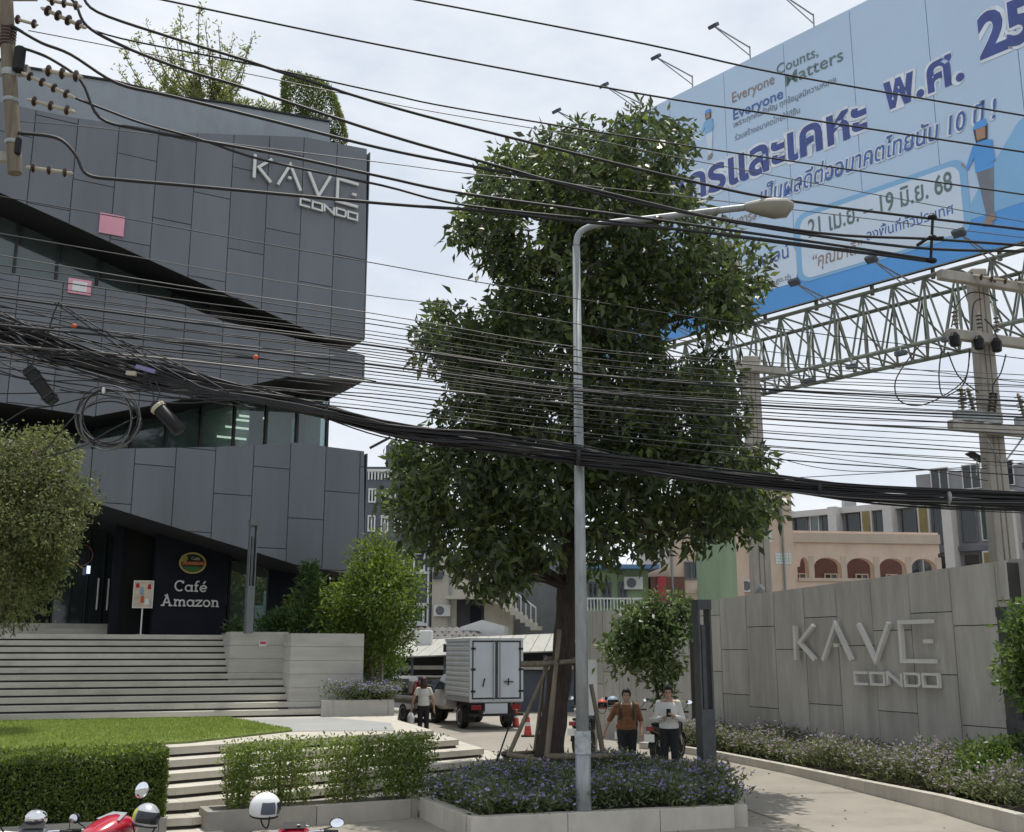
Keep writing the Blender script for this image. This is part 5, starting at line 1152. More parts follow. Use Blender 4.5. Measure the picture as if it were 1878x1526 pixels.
# -- slate house with white window frames
m_cream3 = mat('cream_render', (.52, .49, .42), .8, var=.08, dirt=.2)
SO = W(760, 1100, 56); HP = Plane((SO.x, SO.y), -4)
s0, s1 = HP.uv(672, 1100)[0], HP.uv(790, 1100)[0]; sz = HP.uv(730, 985)[1]
sh, _ = facade_building('slate_house', 'dark slate coloured house with white framed windows behind the green tree', (SO.x, SO.y), -4, s0, s1, sz, 8, m_slate)
for y0, y1 in ((1143, 1112), (1048, 1014)): window(HP, sh, HP.uv(738, 1100)[0], HP.uv(779, 1100)[0], HP.uv(750, y0)[1], HP.uv(750, y1)[1], .09, m_whitep, m_glass, sill=True)
wh, WHP = facade_building('cream_house', 'cream house with a dark doorway and outside staircase behind the box truck', (SO.x, SO.y), -4, s1 + .05, HP.uv(940, 1100)[0], HP.uv(850, 1018)[1], 8, m_cream3)
d0, d1 = HP.uv(838, 1100)[0], HP.uv(888, 1100)[0]
MB().prism([HP.pt(d0, HP.uv(840, 1180)[1], .004), HP.pt(d1, HP.uv(840, 1180)[1], .004), HP.pt(d1, HP.uv(840, 1100)[1], .004), HP.pt(d0, HP.uv(840, 1100)[1], .004)], HP.n * .03).build('doorway', m_roomd, wh)
MB().prism([HP.pt(d0 + .7, HP.uv(840, 1170)[1], .036), HP.pt(d1 - .15, HP.uv(840, 1170)[1], .036), HP.pt(d1 - .15, HP.uv(840, 1112)[1], .036), HP.pt(d0 + .7, HP.uv(840, 1112)[1], .036)], HP.n * .04).build('door', m_navy, wh)
MB().prism([HP.pt(d0 - .5, HP.uv(840, 1100)[1], .01), HP.pt(d1 + .3, HP.uv(840, 1100)[1], .01), HP.pt(d1 + .3, HP.uv(840, 1094)[1], .01), HP.pt(d0 - .5, HP.uv(840, 1094)[1], .01)], HP.n * 1.0).build('canopy', m_cream3, wh)
MB().prism([HP.pt(HP.uv(795, 1060)[0], HP.uv(795, 1062)[1], .004), HP.pt(HP.uv(812, 1060)[0], HP.uv(795, 1062)[1], .004), HP.pt(HP.uv(812, 1060)[0], HP.uv(795, 1050)[1], .004), HP.pt(HP.uv(795, 1060)[0], HP.uv(795, 1050)[1], .004)], HP.n * .3).build('air_vent', m_slate, wh)
a, b = HP.uv(905, 1150), HP.uv(985, 1090)
for i in range(10):
    t = i / 9; u, v = a[0] + (b[0] - a[0]) * (1 - t), a[1] + (b[1] - a[1]) * t
    MB().prism([HP.pt(u - .28, v - .18, 1.3), HP.pt(u + .28, v - .18, 1.3), HP.pt(u + .28, v, 1.3), HP.pt(u - .28, v, 1.3)], HP.n * -1.1).build('stair_step', m_cream3, wh)
    MB().bar(HP.pt(u, v, 1.32), HP.pt(u, v + .9, 1.32), .05).build('baluster', m_whitep, wh)
MB().bar(HP.pt(a[0] + (b[0] - a[0]), a[1] + .9, 1.32), HP.pt(a[0], b[1] + .9, 1.32), .08).build('handrail', m_whitep, wh)
gy, _ = facade_building('grey_house', 'plain grey house wall just left of the tree trunk', (SO.x, SO.y + 1.2), -4, HP.uv(930, 1100)[0], HP.uv(1062, 1100)[0], HP.uv(990, 1010)[1], 7, mat('grey_render', (.20, .21, .225), .8, var=.1, dirt=.25))
HP2 = Plane((SO.x, SO.y - 6), -4)
pts = [HP2.uv(x, y) for x, y in ((844, 1180), (925, 1180), (925, 1148), (884, 1137), (844, 1150))]
so_ = MB().prism([HP2.pt(u, max(v, 0.2) if i > 1 else .2, 0) for i, (u, v) in enumerate(pts)], HP2.n * -2.5).build('gabled_shed', m_whitep, None); tag(so_, 'small white gabled outbuilding just above the carport roof', 'shed')
# -- carport with a pale metal roof
CO = W(880, 1260, 43.5); CP = Plane((CO.x, CO.y), -5)
cp_ = thing('carport', 'long open carport with a pale metal roof behind the truck', 'carport', CP.pt(0, .25, -3))
c0, c1 = CP.uv(690, 1210)[0], CP.uv(1052, 1210)[0]; zr0 = CP.uv(735, 1205)[1]; zr1 = zr0 + .12
zl, zrr = CP.uv(735, 1206)[1], CP.uv(1040, 1192)[1]
m_roofm = mat('pale_metal_roof', (.36, .355, .32), .6, var=.08, dirt=.3, stretch=(3, .3, 1))
for i in range(14):
    t0, t1 = i / 14, (i + 1) / 14
    u0, u1 = c0 + (c1 - c0) * t0 + .01, c0 + (c1 - c0) * t1 - .01; za, zb_ = zl + (zrr - zl) * t0, zl + (zrr - zl) * t1
    MB().add([CP.pt(u0, za, .6), CP.pt(u1, zb_, .6), CP.pt(u1, zb_ + .75, -5.5), CP.pt(u0, za + .75, -5.5), CP.pt(u0, za - .05, .6), CP.pt(u1, zb_ - .05, .6), CP.pt(u1, zb_ + .70, -5.5), CP.pt(u0, za + .70, -5.5)], [(0, 1, 2, 3), (7, 6, 5, 4), (0, 4, 5, 1), (1, 5, 6, 2), (2, 6, 7, 3), (3, 7, 4, 0)]).build('roof_panel', m_roofm, cp_)
MB().prism([CP.pt(c0, .2, -5.4), CP.pt(c1, .2, -5.4), CP.pt(c1, zl + .6, -5.4), CP.pt(c0, zl + .6, -5.4)], CP.n * -.15).build('back_wall', m_core, cp_)
for i in range(6):
    u = c0 + (c1 - c0) * (i + .15) / 6; MB().bar(CP.pt(u, .2, .3), CP.pt(u, zl + .1, .3), .11).build('post', m_slate, cp_)
MB().prism([CP.pt(c0, zl - .45, .35), CP.pt(c1, zl - .45, .35), CP.pt(c1, zl - .3, .35), CP.pt(c0, zl - .3, .35)], CP.n * -.06).build('gutter', m_roofm, cp_)
u0 = CP.uv(950, 1250)[0]
MB().prism([CP.pt(u0, .2, .1), CP.pt(c1, .2, .1), CP.pt(c1, zl - .5, .1), CP.pt(u0, zl - .5, .1)], CP.n * -.08).build('shutter_door', m_slate, cp_)
for x in (823, 941): MB().box((-.2, -.2, 0), (.2, .2, .3), Matrix.Translation(W(x, 1196, 42.6))).build('vent_box', m_core, cp_)
# tiled low roof left of the carport
TR = W(760, 1180, 48.5); tl = thing('tiled_roof', 'low grey tiled roof edge between the green tree and the carport', 'roof', TR)
m_tile = mat('grey_roof_tile', (.13, .125, .12), .85, var=.2, island=.25)
for r_ in range(4):
    for i in range(14):
        c = TR + Vector((-1.6 + i * .32 + (r_ % 2) * .16, r_ * .4, r_ * .16)); MB().add([c + Vector((-.155, 0, 0)), c + Vector((.155, 0, 0)), c + Vector((.155, .48, .2)), c + Vector((-.155, .48, .2)), c + Vector((0, 0, .07)), c + Vector((0, .48, .27))], [(0, 1, 4), (1, 2, 5, 4), (2, 3, 5), (3, 0, 4, 5)]).build('tile', m_tile, tl)
wb = W(778, 1172, 47); tag(MB().box((-.35, -.3, -.3), (.35, .3, .35), Matrix.Translation(wb)).build('water_tank', m_whitep, bevel=.04), 'small white tank standing on the low tiled roof', 'tank')
# -- dark apartment block seen in the gap right of the condo
m_blk = mat('bluegrey_block', (.11, .125, .15), .7, var=.1, dirt=.15)
DO = W(700, 900, 74); DP = Plane((DO.x, DO.y), 2)
k0, k1 = DP.uv(628, 900)[0], DP.uv(800, 900)[0]; kz = DP.uv(690, 880)[1]
db, _ = facade_building('far_block', 'blue grey block with a white roof balustrade in the gap beside the condo', (DO.x, DO.y), 2, k0, k1, kz, 10, m_blk)
z0_, z1_ = kz, DP.uv(690, 863)[1]
for i in range(30): MB().bar(DP.pt(k0 + (k1 - k0) * i / 29, z0_, .05), DP.pt(k0 + (k1 - k0) * i / 29, z1_, .05), .10).build('baluster', m_whitep, db)
MB().bar(DP.pt(k0, z1_, .05), DP.pt(k1, z1_, .05), .16).build('handrail', m_whitep, db)
MB().prism([DP.pt(k0 + 1, z1_ + .1, -2), DP.pt(k1, z1_ + .1, -2), DP.pt(k1, z1_ + .6, -2), DP.pt(k0 + 1, z1_ + .6, -2)], DP.n * -6).build('roof_slab', m_blk, db)
u0 = DP.uv(705, 850)[0]
MB().prism([DP.pt(u0, z1_, -1), DP.pt(u0 + 2.4, z1_, -1), DP.pt(u0 + 2.4, DP.uv(705, 812)[1], -1), DP.pt(u0, DP.uv(705, 812)[1], -1)], DP.n * -3).build('stair_head', m_blk, db)
MB().bar(W(678, 822, 70), W(716, 802, 70), .25, .12).build('roof_panel', m_core, db)
for y0, y1 in ((922, 896), (975, 945)):
    for x in (676, 700, 724): window(DP, db, DP.uv(x, 900)[0], DP.uv(x + 14, 900)[0], DP.uv(x, y0)[1], DP.uv(x, y1)[1], .1, m_whitep, m_glassd)
# white board standing behind the lamp
wbd = W(1082, 1320, 24.5); b_ = thing('banner_board', 'plain white upright board half hidden behind the street lamp pole', 'board', (wbd.x, wbd.y, .2))
BPL = Plane((wbd.x, wbd.y), 0); w_ = 14 / FPX * 24.5
MB().prism([BPL.pt(-w_, W(1082, 1312, 24.5).z, 0), BPL.pt(w_, W(1082, 1312, 24.5).z, 0), BPL.pt(w_, W(1082, 1210, 24.5).z, 0), BPL.pt(-w_, W(1082, 1210, 24.5).z, 0)], BPL.n * -.04).build('panel', m_whitep, b_)
for s in (-1, 1): MB().bar(BPL.pt(s * w_ * .8, .2, -.06), BPL.pt(s * w_ * .8, W(1082, 1210, 24.5).z, -.06), .04).build('post', m_galv, b_)

# small plant on the far buildings: air conditioners, pipes, roof clutter
def aircon(pl, root, px, py, off):
    u, v = pl.uv(px, py, off); o = MB().prism([pl.pt(u - .42, v - .28, off + .02), pl.pt(u + .42, v - .28, off + .02), pl.pt(u + .42, v + .28, off + .02), pl.pt(u - .42, v + .28, off + .02)], pl.n * .3).build('air_conditioner', m_whitep, root)
    MB().lathe([(.21, 0), (.22, .012), (.02, .014)], pl.mat(u - .1, v, off + .322), 16).build('fan_grille', m_ap2, o)
for pl, root, px, py, off in ((HP, wh, 812, 1120, 0), (HP, wh, 905, 1060, 0), (HP, sh, 722, 1085, 0), (PP, pb, 1296, 1090, 1.2), (PP, pb, 1368, 1075, .6), (GP, gh, 1160, 1070, 0), (PP, pb, 1395, 985, .6)): aircon(pl, root, px, py, off)
for pl, root, px, off, ztop_, m in ((HP, sh, 786, 0, sz, m_whitep), (PP, pb, 1438, .6, ztw, m_galv), (PP, pb, 1232, 1.2, zlw, m_galv), (HP, wh, 826, 0, HP.uv(850, 1020)[1], m_galv)):
    u = pl.uv(px, 1050, off)[0]; MB().tube([pl.pt(u, .3, off + .08), pl.pt(u, ztop_ - .1, off + .08)], .05, 8).build('down_pipe', m, root)
for i, (u, h) in enumerate(((3, .9), (5.5, .5), (9, 1.3), (12, .7), (15.5, 1.0))):
    MB().box((-.4, -.3, 0), (.4, .3, h), AP.mat(0, 0).to_3x3().to_4x4() @ Matrix.Identity(4) if False else Matrix.Translation(AP.pt(ua + u, zmain + .05 - .0, -3))).build('roof_unit', m_apw, ap)
for pl, root, px, y0, off in ((PP, pb, 1330, 1010, 1.2),):
    a, b = pl.uv(1217, 1000, off)[0], pl.uv(1272, 1000, off)[0]; MB().prism([pl.pt(a, pl.uv(1240, 1088, off)[1], off + .004), pl.pt(b, pl.uv(1240, 1088, off)[1], off + .004), pl.pt(b, pl.uv(1240, 1082, off)[1], off + .004), pl.pt(a, pl.uv(1240, 1082, off)[1], off + .004)], pl.n * .1).build('string_course', m_peachw, root)
# ------------------------------------------------------------------ trees and plants
def lob(px, py, rpx, Y, dy=0.0, ry=None, rz=None):
    Yc = Y + dy; c = W(px, py, Yc); r = rpx / FPX * Yc
    return ((c.x, c.y, c.z), (r, r if ry is None else ry, r if rz is None else rz))
def limbs(name, root, trunk, targets, m, r0, r1, seed, nsub=2):
    rr = random.Random(seed); tpts = [Vector(p) for p in trunk]
    for t in targets:
        t = Vector(t); c = [p for p in tpts if p.z < t.z - .2] or tpts[:1]
        s = min(c, key=lambda p: (p - t).length + .3 * abs((t - p).z - (t - p).to_2d().length))
        mid = s.lerp(t, .5) + Vector((rr.uniform(-.2, .2), rr.uniform(-.2, .2), rr.uniform(0, .3)))
        pts = smooth_path([s, mid, t], 4); n = len(pts)
        MB().tube(pts, [r0 + (r1 - r0) * i / (n - 1) for i in range(n)], 6).build(name, m, root, smooth=True)
# -- the big street tree
TY = 18.9
m_leafA = leafmat('street_tree_leaves', (.042, .046, .032), (.078, .112, .040), (.18, .22, .06), .38, .40, .4)
tb = W(1000, 1440, TY); tree = thing('street_tree', 'large dark broadleaf street tree with a tall uneven crown in the planter', 'tree', (tb.x, TY, .36))
trk = [(1000, 1445), (1008, 1380), (1020, 1290), (1034, 1180), (1041, 1080), (1048, 1000), (1058, 900), (1070, 780), (1085, 660), (1085, 540), (1090, 420), (1090, 330)]
tp3 = [W(x, y, TY + .05 * i) for i, (x, y) in enumerate(trk)]
rad = [.30, .245, .205, .185, .18, .18, .16, .14, .12, .1, .07, .03]
sm = smooth_path(tp3, 5); rsm = [np.interp(i / 5, range(12), rad) * (1 + .07 * math.sin(i * 1.7)) for i in range(len(sm))]
MB().tube(sm, rsm, 14).build('trunk', m_bark, tree, smooth=True)
for dx, dd in ((-.5, -.3), (.45, -.25), (-.1, -.5), (.3, .4)):
    MB().tube([tp3[0] + Vector((0, 0, .5)), tp3[0] + Vector((dx * .6, dd * .6, .12)), tp3[0] + Vector((dx, dd, -.05))], [.16, .12, .04], 7).build('root', m_bark, tree, smooth=True)
TL = [(1080, 290, 70), (1180, 275, 85), (1240, 260, 32), (1000, 285, 55), (935, 330, 65), (1090, 350, 120), (1215, 350, 62), (905, 400, 66), (850, 420, 30), (985, 430, 100), (1110, 440, 115), (1235, 440, 90), (1310, 440, 48), (1345, 500, 62), (1300, 540, 78),
      (915, 470, 40), (980, 540, 85), (945, 585, 52), (1080, 560, 100), (1170, 530, 95), (1235, 545, 40), (1165, 620, 44), (1352, 570, 36), (870, 612, 38), (820, 585, 34), (800, 630, 44), (850, 650, 60), (770, 645, 24), (930, 660, 80), (1030, 660, 90), (1130, 680, 75),
      (1225, 715, 58), (1305, 700, 62), (1330, 750, 50), (1250, 780, 95), (1150, 780, 95), (1040, 770, 90), (940, 740, 70), (870, 730, 60), (840, 790, 50), (900, 810, 80), (780, 850, 66), (740, 900, 40), (765, 950, 55), (830, 900, 85), (930, 890, 90), (1020, 880, 90), (1120, 880, 90), (1210, 870, 80),
      (1300, 850, 76), (1370, 860, 44), (1385, 920, 42), (1330, 930, 60), (1270, 955, 56), (1180, 960, 52), (840, 990, 66), (890, 1040, 52), (945, 1050, 34), (930, 970, 80), (985, 1000, 50), (1100, 985, 44), (1100, 1030, 26), (1210, 995, 30), (870, 1075, 24), (1355, 965, 34)]
rt = np.random.RandomState(11); rl = random.Random(12)
lobes = []
for (x, y, r_) in TL:
    rim = min(1.0, abs(x - 1075) / 330); amp = 1.9 * math.sqrt(max(0, 1 - rim ** 2)) + .15
    for s in (-1, 1): lobes.append(lob(x, y, r_, TY + .2, s * amp * rl.uniform(.55, 1.0), ry=max(r_ / FPX * TY, .5)))
lobes = [(c_, (r_[0] * .86, r_[1], r_[2] * .86)) for c_, r_ in lobes]
C, D = lobes_cloud(lobes, 3700, 13, .13, rt, .35, .65, .12)
keep = []
V1 = leaf_quads(C, D, .215, .086, rt, .3)
quads('crown', V1, m_leafA, tree)
limbs('limb', tree, tp3[4:], [l[0] for l in lobes[::3]], m_bark, .075, .015, 5)
# timber props round the trunk
props = thing('tree_prop', 'weathered timber prop frame of tied poles bracing the street tree trunk', 'tree support', (tb.x, TY - .3, .36))
for pts, Y0, Y1, r_ in ((((915, 1425), (1008, 1212)), 18.3, 18.7, .035), (((998, 1435), (1026, 1155)), 18.2, 18.55, .042), (((1110, 1415), (1084, 1255)), 19.0, 19.0, .04), (((975, 1420), (1000, 1215)), 19.4, 19.1, .03),
                        (((955, 1218), (1056, 1212)), 18.5, 18.5, .045), (((1000, 1208), (1056, 1209)), 19.2, 19.2, .035), (((925, 1383), (1002, 1397)), 18.3, 18.25, .042), (((1000, 1388), (1122, 1387)), 18.25, 18.7, .048), (((925, 1383), (1010, 1376)), 18.4, 19.4, .03)):
    (xa, ya), (xb, yb) = pts; MB().tube(smooth_path([W(xa, ya, Y0), W((xa + xb) / 2 + rl.uniform(-2, 2), (ya + yb) / 2 + rl.uniform(-2, 2), (Y0 + Y1) / 2), W(xb, yb, Y1)], 3), [r_ * 1.1] * 4 + [r_ * .9] * 3, 8).build('pole', m_wood, props, smooth=True)
for x, y, Y in ((1003, 1214, 18.55), (1022, 1212, 18.5), (925, 1383, 18.3), (1001, 1392, 18.25)):
    MB().ell(W(x, y, Y), (.06, .06, .05)).build('binding', m_brown, props)
stk = thing('stake', 'thin dark metal stake leaning in the flowers left of the timber props', 'stake', W(915, 1390, 18.0)); stk.location.z = .36
MB().tube([W(910, 1400, 18.0), W(934, 1331, 18.0)], .015, 6).build('rod', m_black, stk)
# -- generic small tree builder
def small_tree(name, label, cat, base, lb, m, n, per, ll, lw, seed, spread=.12, droop=.4, up=.3, bark=m_bark, tr=.08, group=None, inner=.35, nl=8):
    r_ = thing(name, label, cat, base, 0, group); rs_ = np.random.RandomState(seed)
    C, D = lobes_cloud(lb, n, per, spread, rs_, inner, droop, up)
    quads('crown', leaf_quads(C, D, ll, lw, rs_), m, r_)
    cs = [Vector(l[0]) for l in lb]; c = sum(cs, Vector()) / len(cs); b = Vector(base)
    path = smooth_path([b, b.lerp(c, .4) + Vector((.05, 0, 0)), b.lerp(c, .8), Vector((c.x, c.y, max(p.z for p in cs)))], 4)
    n_ = len(path); MB().tube(path, [tr * (1 - .8 * i / (n_ - 1)) for i in range(n_)], 9).build('trunk', bark, r_, smooth=True)
    limbs('limb', r_, path[3:-1], [tuple(p) for p in cs[:nl]], bark, tr * .4, tr * .1, seed)
    return r_
m_lbright = leafmat('bright_leaves', (.06, .095, .018), (.13, .185, .035), (.26, .32, .075), .45, .5, .2)
m_lmid = leafmat('mid_leaves', (.045, .08, .02), (.11, .17, .045), (.24, .30, .10), .42, .4, .25)
m_lgrey = leafmat('olive_leaves', (.075, .085, .035), (.15, .17, .07), (.28, .31, .11), .4, .55, .25)
m_lcon = leafmat('conifer_leaves', (.03, .06, .02), (.065, .125, .035), (.14, .21, .055), .35, .5, .2)
bt = W(695, 1245, 28.6)
small_tree('green_tree', 'bright yellow green tree beside the condo end wall and the thin pole', 'tree', (bt.x, 28.6, .3),
           [lob(*a, 28.6, d) for a, d in (((695, 1008, 26), .3), ((680, 1030, 40), -.3), ((715, 1050, 48), .5), ((740, 1075, 32), 0), ((700, 1090, 60), -.6), ((640, 1110, 44), -.3), ((615, 1130, 40), .2), ((670, 1140, 56), .5), ((720, 1140, 40), -.2), ((600, 1145, 26), -.4), ((560, 1115, 28), .2), ((545, 1148, 26), -.3), ((585, 1095, 24), .1), ((530, 1140, 18), .3), ((755, 1100, 22), .1), ((750, 1070, 16), .3), ((735, 1160, 18), 0), ((690, 1185, 45), .4), ((720, 1190, 26), -.3), ((655, 1090, 40), .8))],
           m_lbright, 1050, 12, .15, .055, 31, .15, .3, .4, m_twig, .09)
cb = W(565, 1165, 28.3); m_fr = m_lcon
con = thing('conifer', 'dark feathery dwarf conifer in front of the cafe end wall', 'tree', (cb.x, 28.3, 2.0))
rc = np.random.RandomState(41); Cc, Dc = [], []
top = W(568, 1036, 28.3)
for k in range(90):
    t = (k / 90) ** .8; zc = 2.2 + (top.z - 2.2) * t; rr_ = (1 - t) * 1.0 + .12; a = k * 2.4
    for s in np.linspace(.15, 1, 22):
        p = np.array([cb.x + math.cos(a) * rr_ * s, 28.3 + math.sin(a) * rr_ * s, zc + .25 * s * (1 - .6 * s) + .0]); Cc.append(p); Dc.append([math.cos(a) + rc.normal() * .7, math.sin(a) + rc.normal() * .7, .2 + rc.normal() * .5])
quads('foliage', leaf_quads(np.array(Cc), np.array(Dc), .19, .03, rc), m_fr, con)
MB().tube([(cb.x, 28.3, 2.0), (cb.x, 28.3, top.z)], [.06, .015], 7).build('trunk', m_bark, con)
def bush(name, label, lb, m, n, per, ll, lw, seed, z0, cat='bush', droop=.3, up=.4, spread=.09, inner=.5, group=None):
    cx = sum(l[0][0] for l in lb) / len(lb); cy = sum(l[0][1] for l in lb) / len(lb)
    r_ = thing(name, label, cat, (cx, cy, z0), 0, group); rs_ = np.random.RandomState(seed); C, D = lobes_cloud(lb, n, per, spread, rs_, inner, droop, up)
    ok = C[:, 2] > z0 - .02; quads('foliage', leaf_quads(C[ok], D[ok], ll, lw, rs_), m, r_)
    rb_ = random.Random(seed)
    for l in lb[:6]: MB().tube(smooth_path([(cx + rb_.uniform(-.2, .2), cy, z0), ((cx + l[0][0]) / 2, cy, (z0 + l[0][2]) / 2), l[0]], 3), [.03, .028, .025, .02, .016, .012, .008], 6).build('stem', m_bark, r_)
    return r_
bush('bush', 'low dark shrub below the cafe window behind the concrete wall', [lob(*a, 28.0, 0) for a in ((505, 1150, 22), (535, 1140, 22), (480, 1155, 14), (430, 1150, 10))], m_lcon, 180, 10, .14, .05, 43, 2.9)
bush('bush', 'dark shrubs filling the shade behind the bright green tree', [lob(*a, 30.5, 0) for a in ((690, 1215, 34), (660, 1200, 34), (715, 1225, 26), (640, 1160, 40))], m_lcon, 260, 10, .16, .06, 44, .3)
# small tree by the entrance wall
SY = 24.3; sb_ = W(1215, 1320, SY)
small_tree('small_tree', 'small glossy leaved tree with a narrow stem by the grey wall and pylon', 'tree', (sb_.x, SY, .3),
           [lob(*a, SY, d) for a, d in (((1205, 1122, 28), 0), ((1245, 1115, 20), .2), ((1165, 1138, 26), -.3), ((1195, 1160, 32), .2), ((1142, 1165, 18), .1), ((1118, 1192, 18), -.1), ((1158, 1200, 26), .3), ((1215, 1190, 30), -.3), ((1244, 1160, 18), .2), ((1212, 1235, 24), 0), ((1190, 1222, 20), -.2), ((1220, 1268, 15), 0), ((1135, 1218, 12), 0), ((1238, 1228, 12), .1), ((1180, 1185, 28), 0), ((1225, 1145, 24), 0))],
           leafmat('glossy_leaves', (.05, .08, .025), (.12, .17, .065), (.30, .34, .17), .4, .3, .2), 430, 11, .16, .075, 51, .12, .5, .2, m_bark, .06, inner=.2)
# left tree in its planter at the stairs
LY_ = 21.3; ltb = W(-70, 1165, LY_); ltb.z = ZT
small_tree('weeping_tree', 'olive green weeping tree hiding the left end of the cafe entrance', 'tree', (ltb.x, LY_, ZT),
           [lob(*a, LY_, d) for a, d in (((50, 850, 70), 0), ((90, 830, 45), .4), ((110, 880, 58), -.3), ((20, 830, 50), .3), ((140, 920, 36), .1), ((60, 930, 85), .5), ((100, 960, 55), -.5), ((20, 950, 80), -.4), ((70, 1010, 60), .2), ((20, 1040, 70), -.3), ((80, 1050, 38), .3), ((55, 1090, 48), -.2), ((10, 1110, 46), .3), ((95, 1010, 36), 0), ((-60, 900, 110), 0), ((-60, 1050, 90), 0))],
           m_lgrey, 2300, 12, .105, .042, 61, .12, .75, .1, m_twig, .13)
# roof tree and topiary
RY = 33.5; rb0 = W(385, 195, RY)
rtree = thing('roof_tree', 'sparse spiky young tree growing on the roof behind the parapet', 'tree', (rb0.x, RY, 16.4))
rq = random.Random(71); tips = [(330, 18), (365, 10), (300, 60), (270, 45), (225, 95), (215, 128), (245, 70), (400, 45), (430, 70), (465, 65), (450, 110), (280, 120), (310, 100), (345, 70), (390, 85), (420, 120), (250, 150), (300, 150), (440, 130), (355, 110), (375, 40), (320, 45), (455, 90)]
Cr, Dr = [], []
for (x, y) in tips:
    t = W(x, y, RY + rq.uniform(-1.2, 1.2)); s = Vector((rb0.x + rq.uniform(-.2, .2), RY, rb0.z - .6)); mid = s.lerp(t, .55) + Vector((rq.uniform(-.2, .2) + (t.x - s.x) * .1, 0, -.25)); path = smooth_path([s, s.lerp(mid, .5) + Vector((0, 0, .1)), mid, t], 5); n_ = len(path)
    MB().tube(path, [.055 - .045 * i / (n_ - 1) for i in range(n_)], 6).build('branch', m_twig, rtree, smooth=True)
    for i in range(5, n_):
        for k in range(9):
            p = path[i] + Vector((rq.gauss(0, .07), rq.gauss(0, .07), rq.gauss(0, .07))); Cr.append(p); Dr.append((rq.gauss(0, 1), rq.gauss(0, 1), rq.gauss(.5, .7)))
    for q in range(4):
        i = rq.randint(5, n_ - 2); e = path[i] + Vector((rq.uniform(-.5, .5), rq.uniform(-.4, .4), rq.uniform(.1, .5))); MB().tube([path[i], e], [.016, .006], 5).build('twig', m_twig, rtree)
        for k in range(26):
            f = rq.random(); p = path[i].lerp(e, f) + Vector((rq.gauss(0, .05), rq.gauss(0, .05), rq.gauss(0, .05))); Cr.append(p); Dr.append((rq.gauss(0, 1), rq.gauss(0, 1), rq.gauss(.5, .7)))
rsr = np.random.RandomState(72)
m_lroof = leafmat('roof_tree_leaves', (.12, .14, .05), (.22, .25, .09), (.34, .36, .16), .5, .5, .2)
quads('leaves', leaf_quads(np.array([tuple(p) for p in Cr]), np.array(Dr), .16, .06, rsr), m_lroof, rtree)
MB().tube([(rb0.x, RY, 16.4), (rb0.x, RY, rb0.z - .5)], [.12, .09], 8).build('trunk', m_twig, rtree)
m_ltop = leafmat('topiary_leaves', (.06, .085, .025), (.13, .165, .05), (.22, .25, .08), .4, .5, .25)
bush('topiary_bush', 'clipped square topographic bush rising from the corner of the roof'.replace('topographic', 'topiary'), [lob(570, 200, 20, 32.6)], m_ltop, 30, 12, .13, .06, 81, 16.4)
rsq = np.random.RandomState(83); dq = rsq.normal(size=(9000, 3)); dq = dq / (np.sum(np.abs(dq) ** 5, axis=1) ** .2)[:, None] * (1 - np.abs(rsq.normal(0, .05, 9000)))[:, None]
cq = W(574, 200, 32.6); tpq = 1 - .14 * dq[:, 2]; Pq = np.column_stack([cq.x + dq[:, 0] * .93 * tpq + .16 * -dq[:, 2], cq.y + dq[:, 1] * .85, cq.z + dq[:, 2] * .92 - dq[:, 0] * .22])
quads('clipped_foliage', leaf_quads(Pq, rsq.normal(size=(9000, 3)) + dq * .4, .11, .05, rsq), m_ltop, bpy.data.objects['topiary_bush'])
bush('roof_planting', 'low ragged planting along the roof edge beside the spiky tree', [lob(x, y, 14, 32.8, 0) for x, y in ((430, 190), (450, 196), (480, 202), (340, 180), (365, 186), (410, 186), (310, 172), (500, 208))], m_lroof, 220, 10, .13, .05, 82, 16.4)
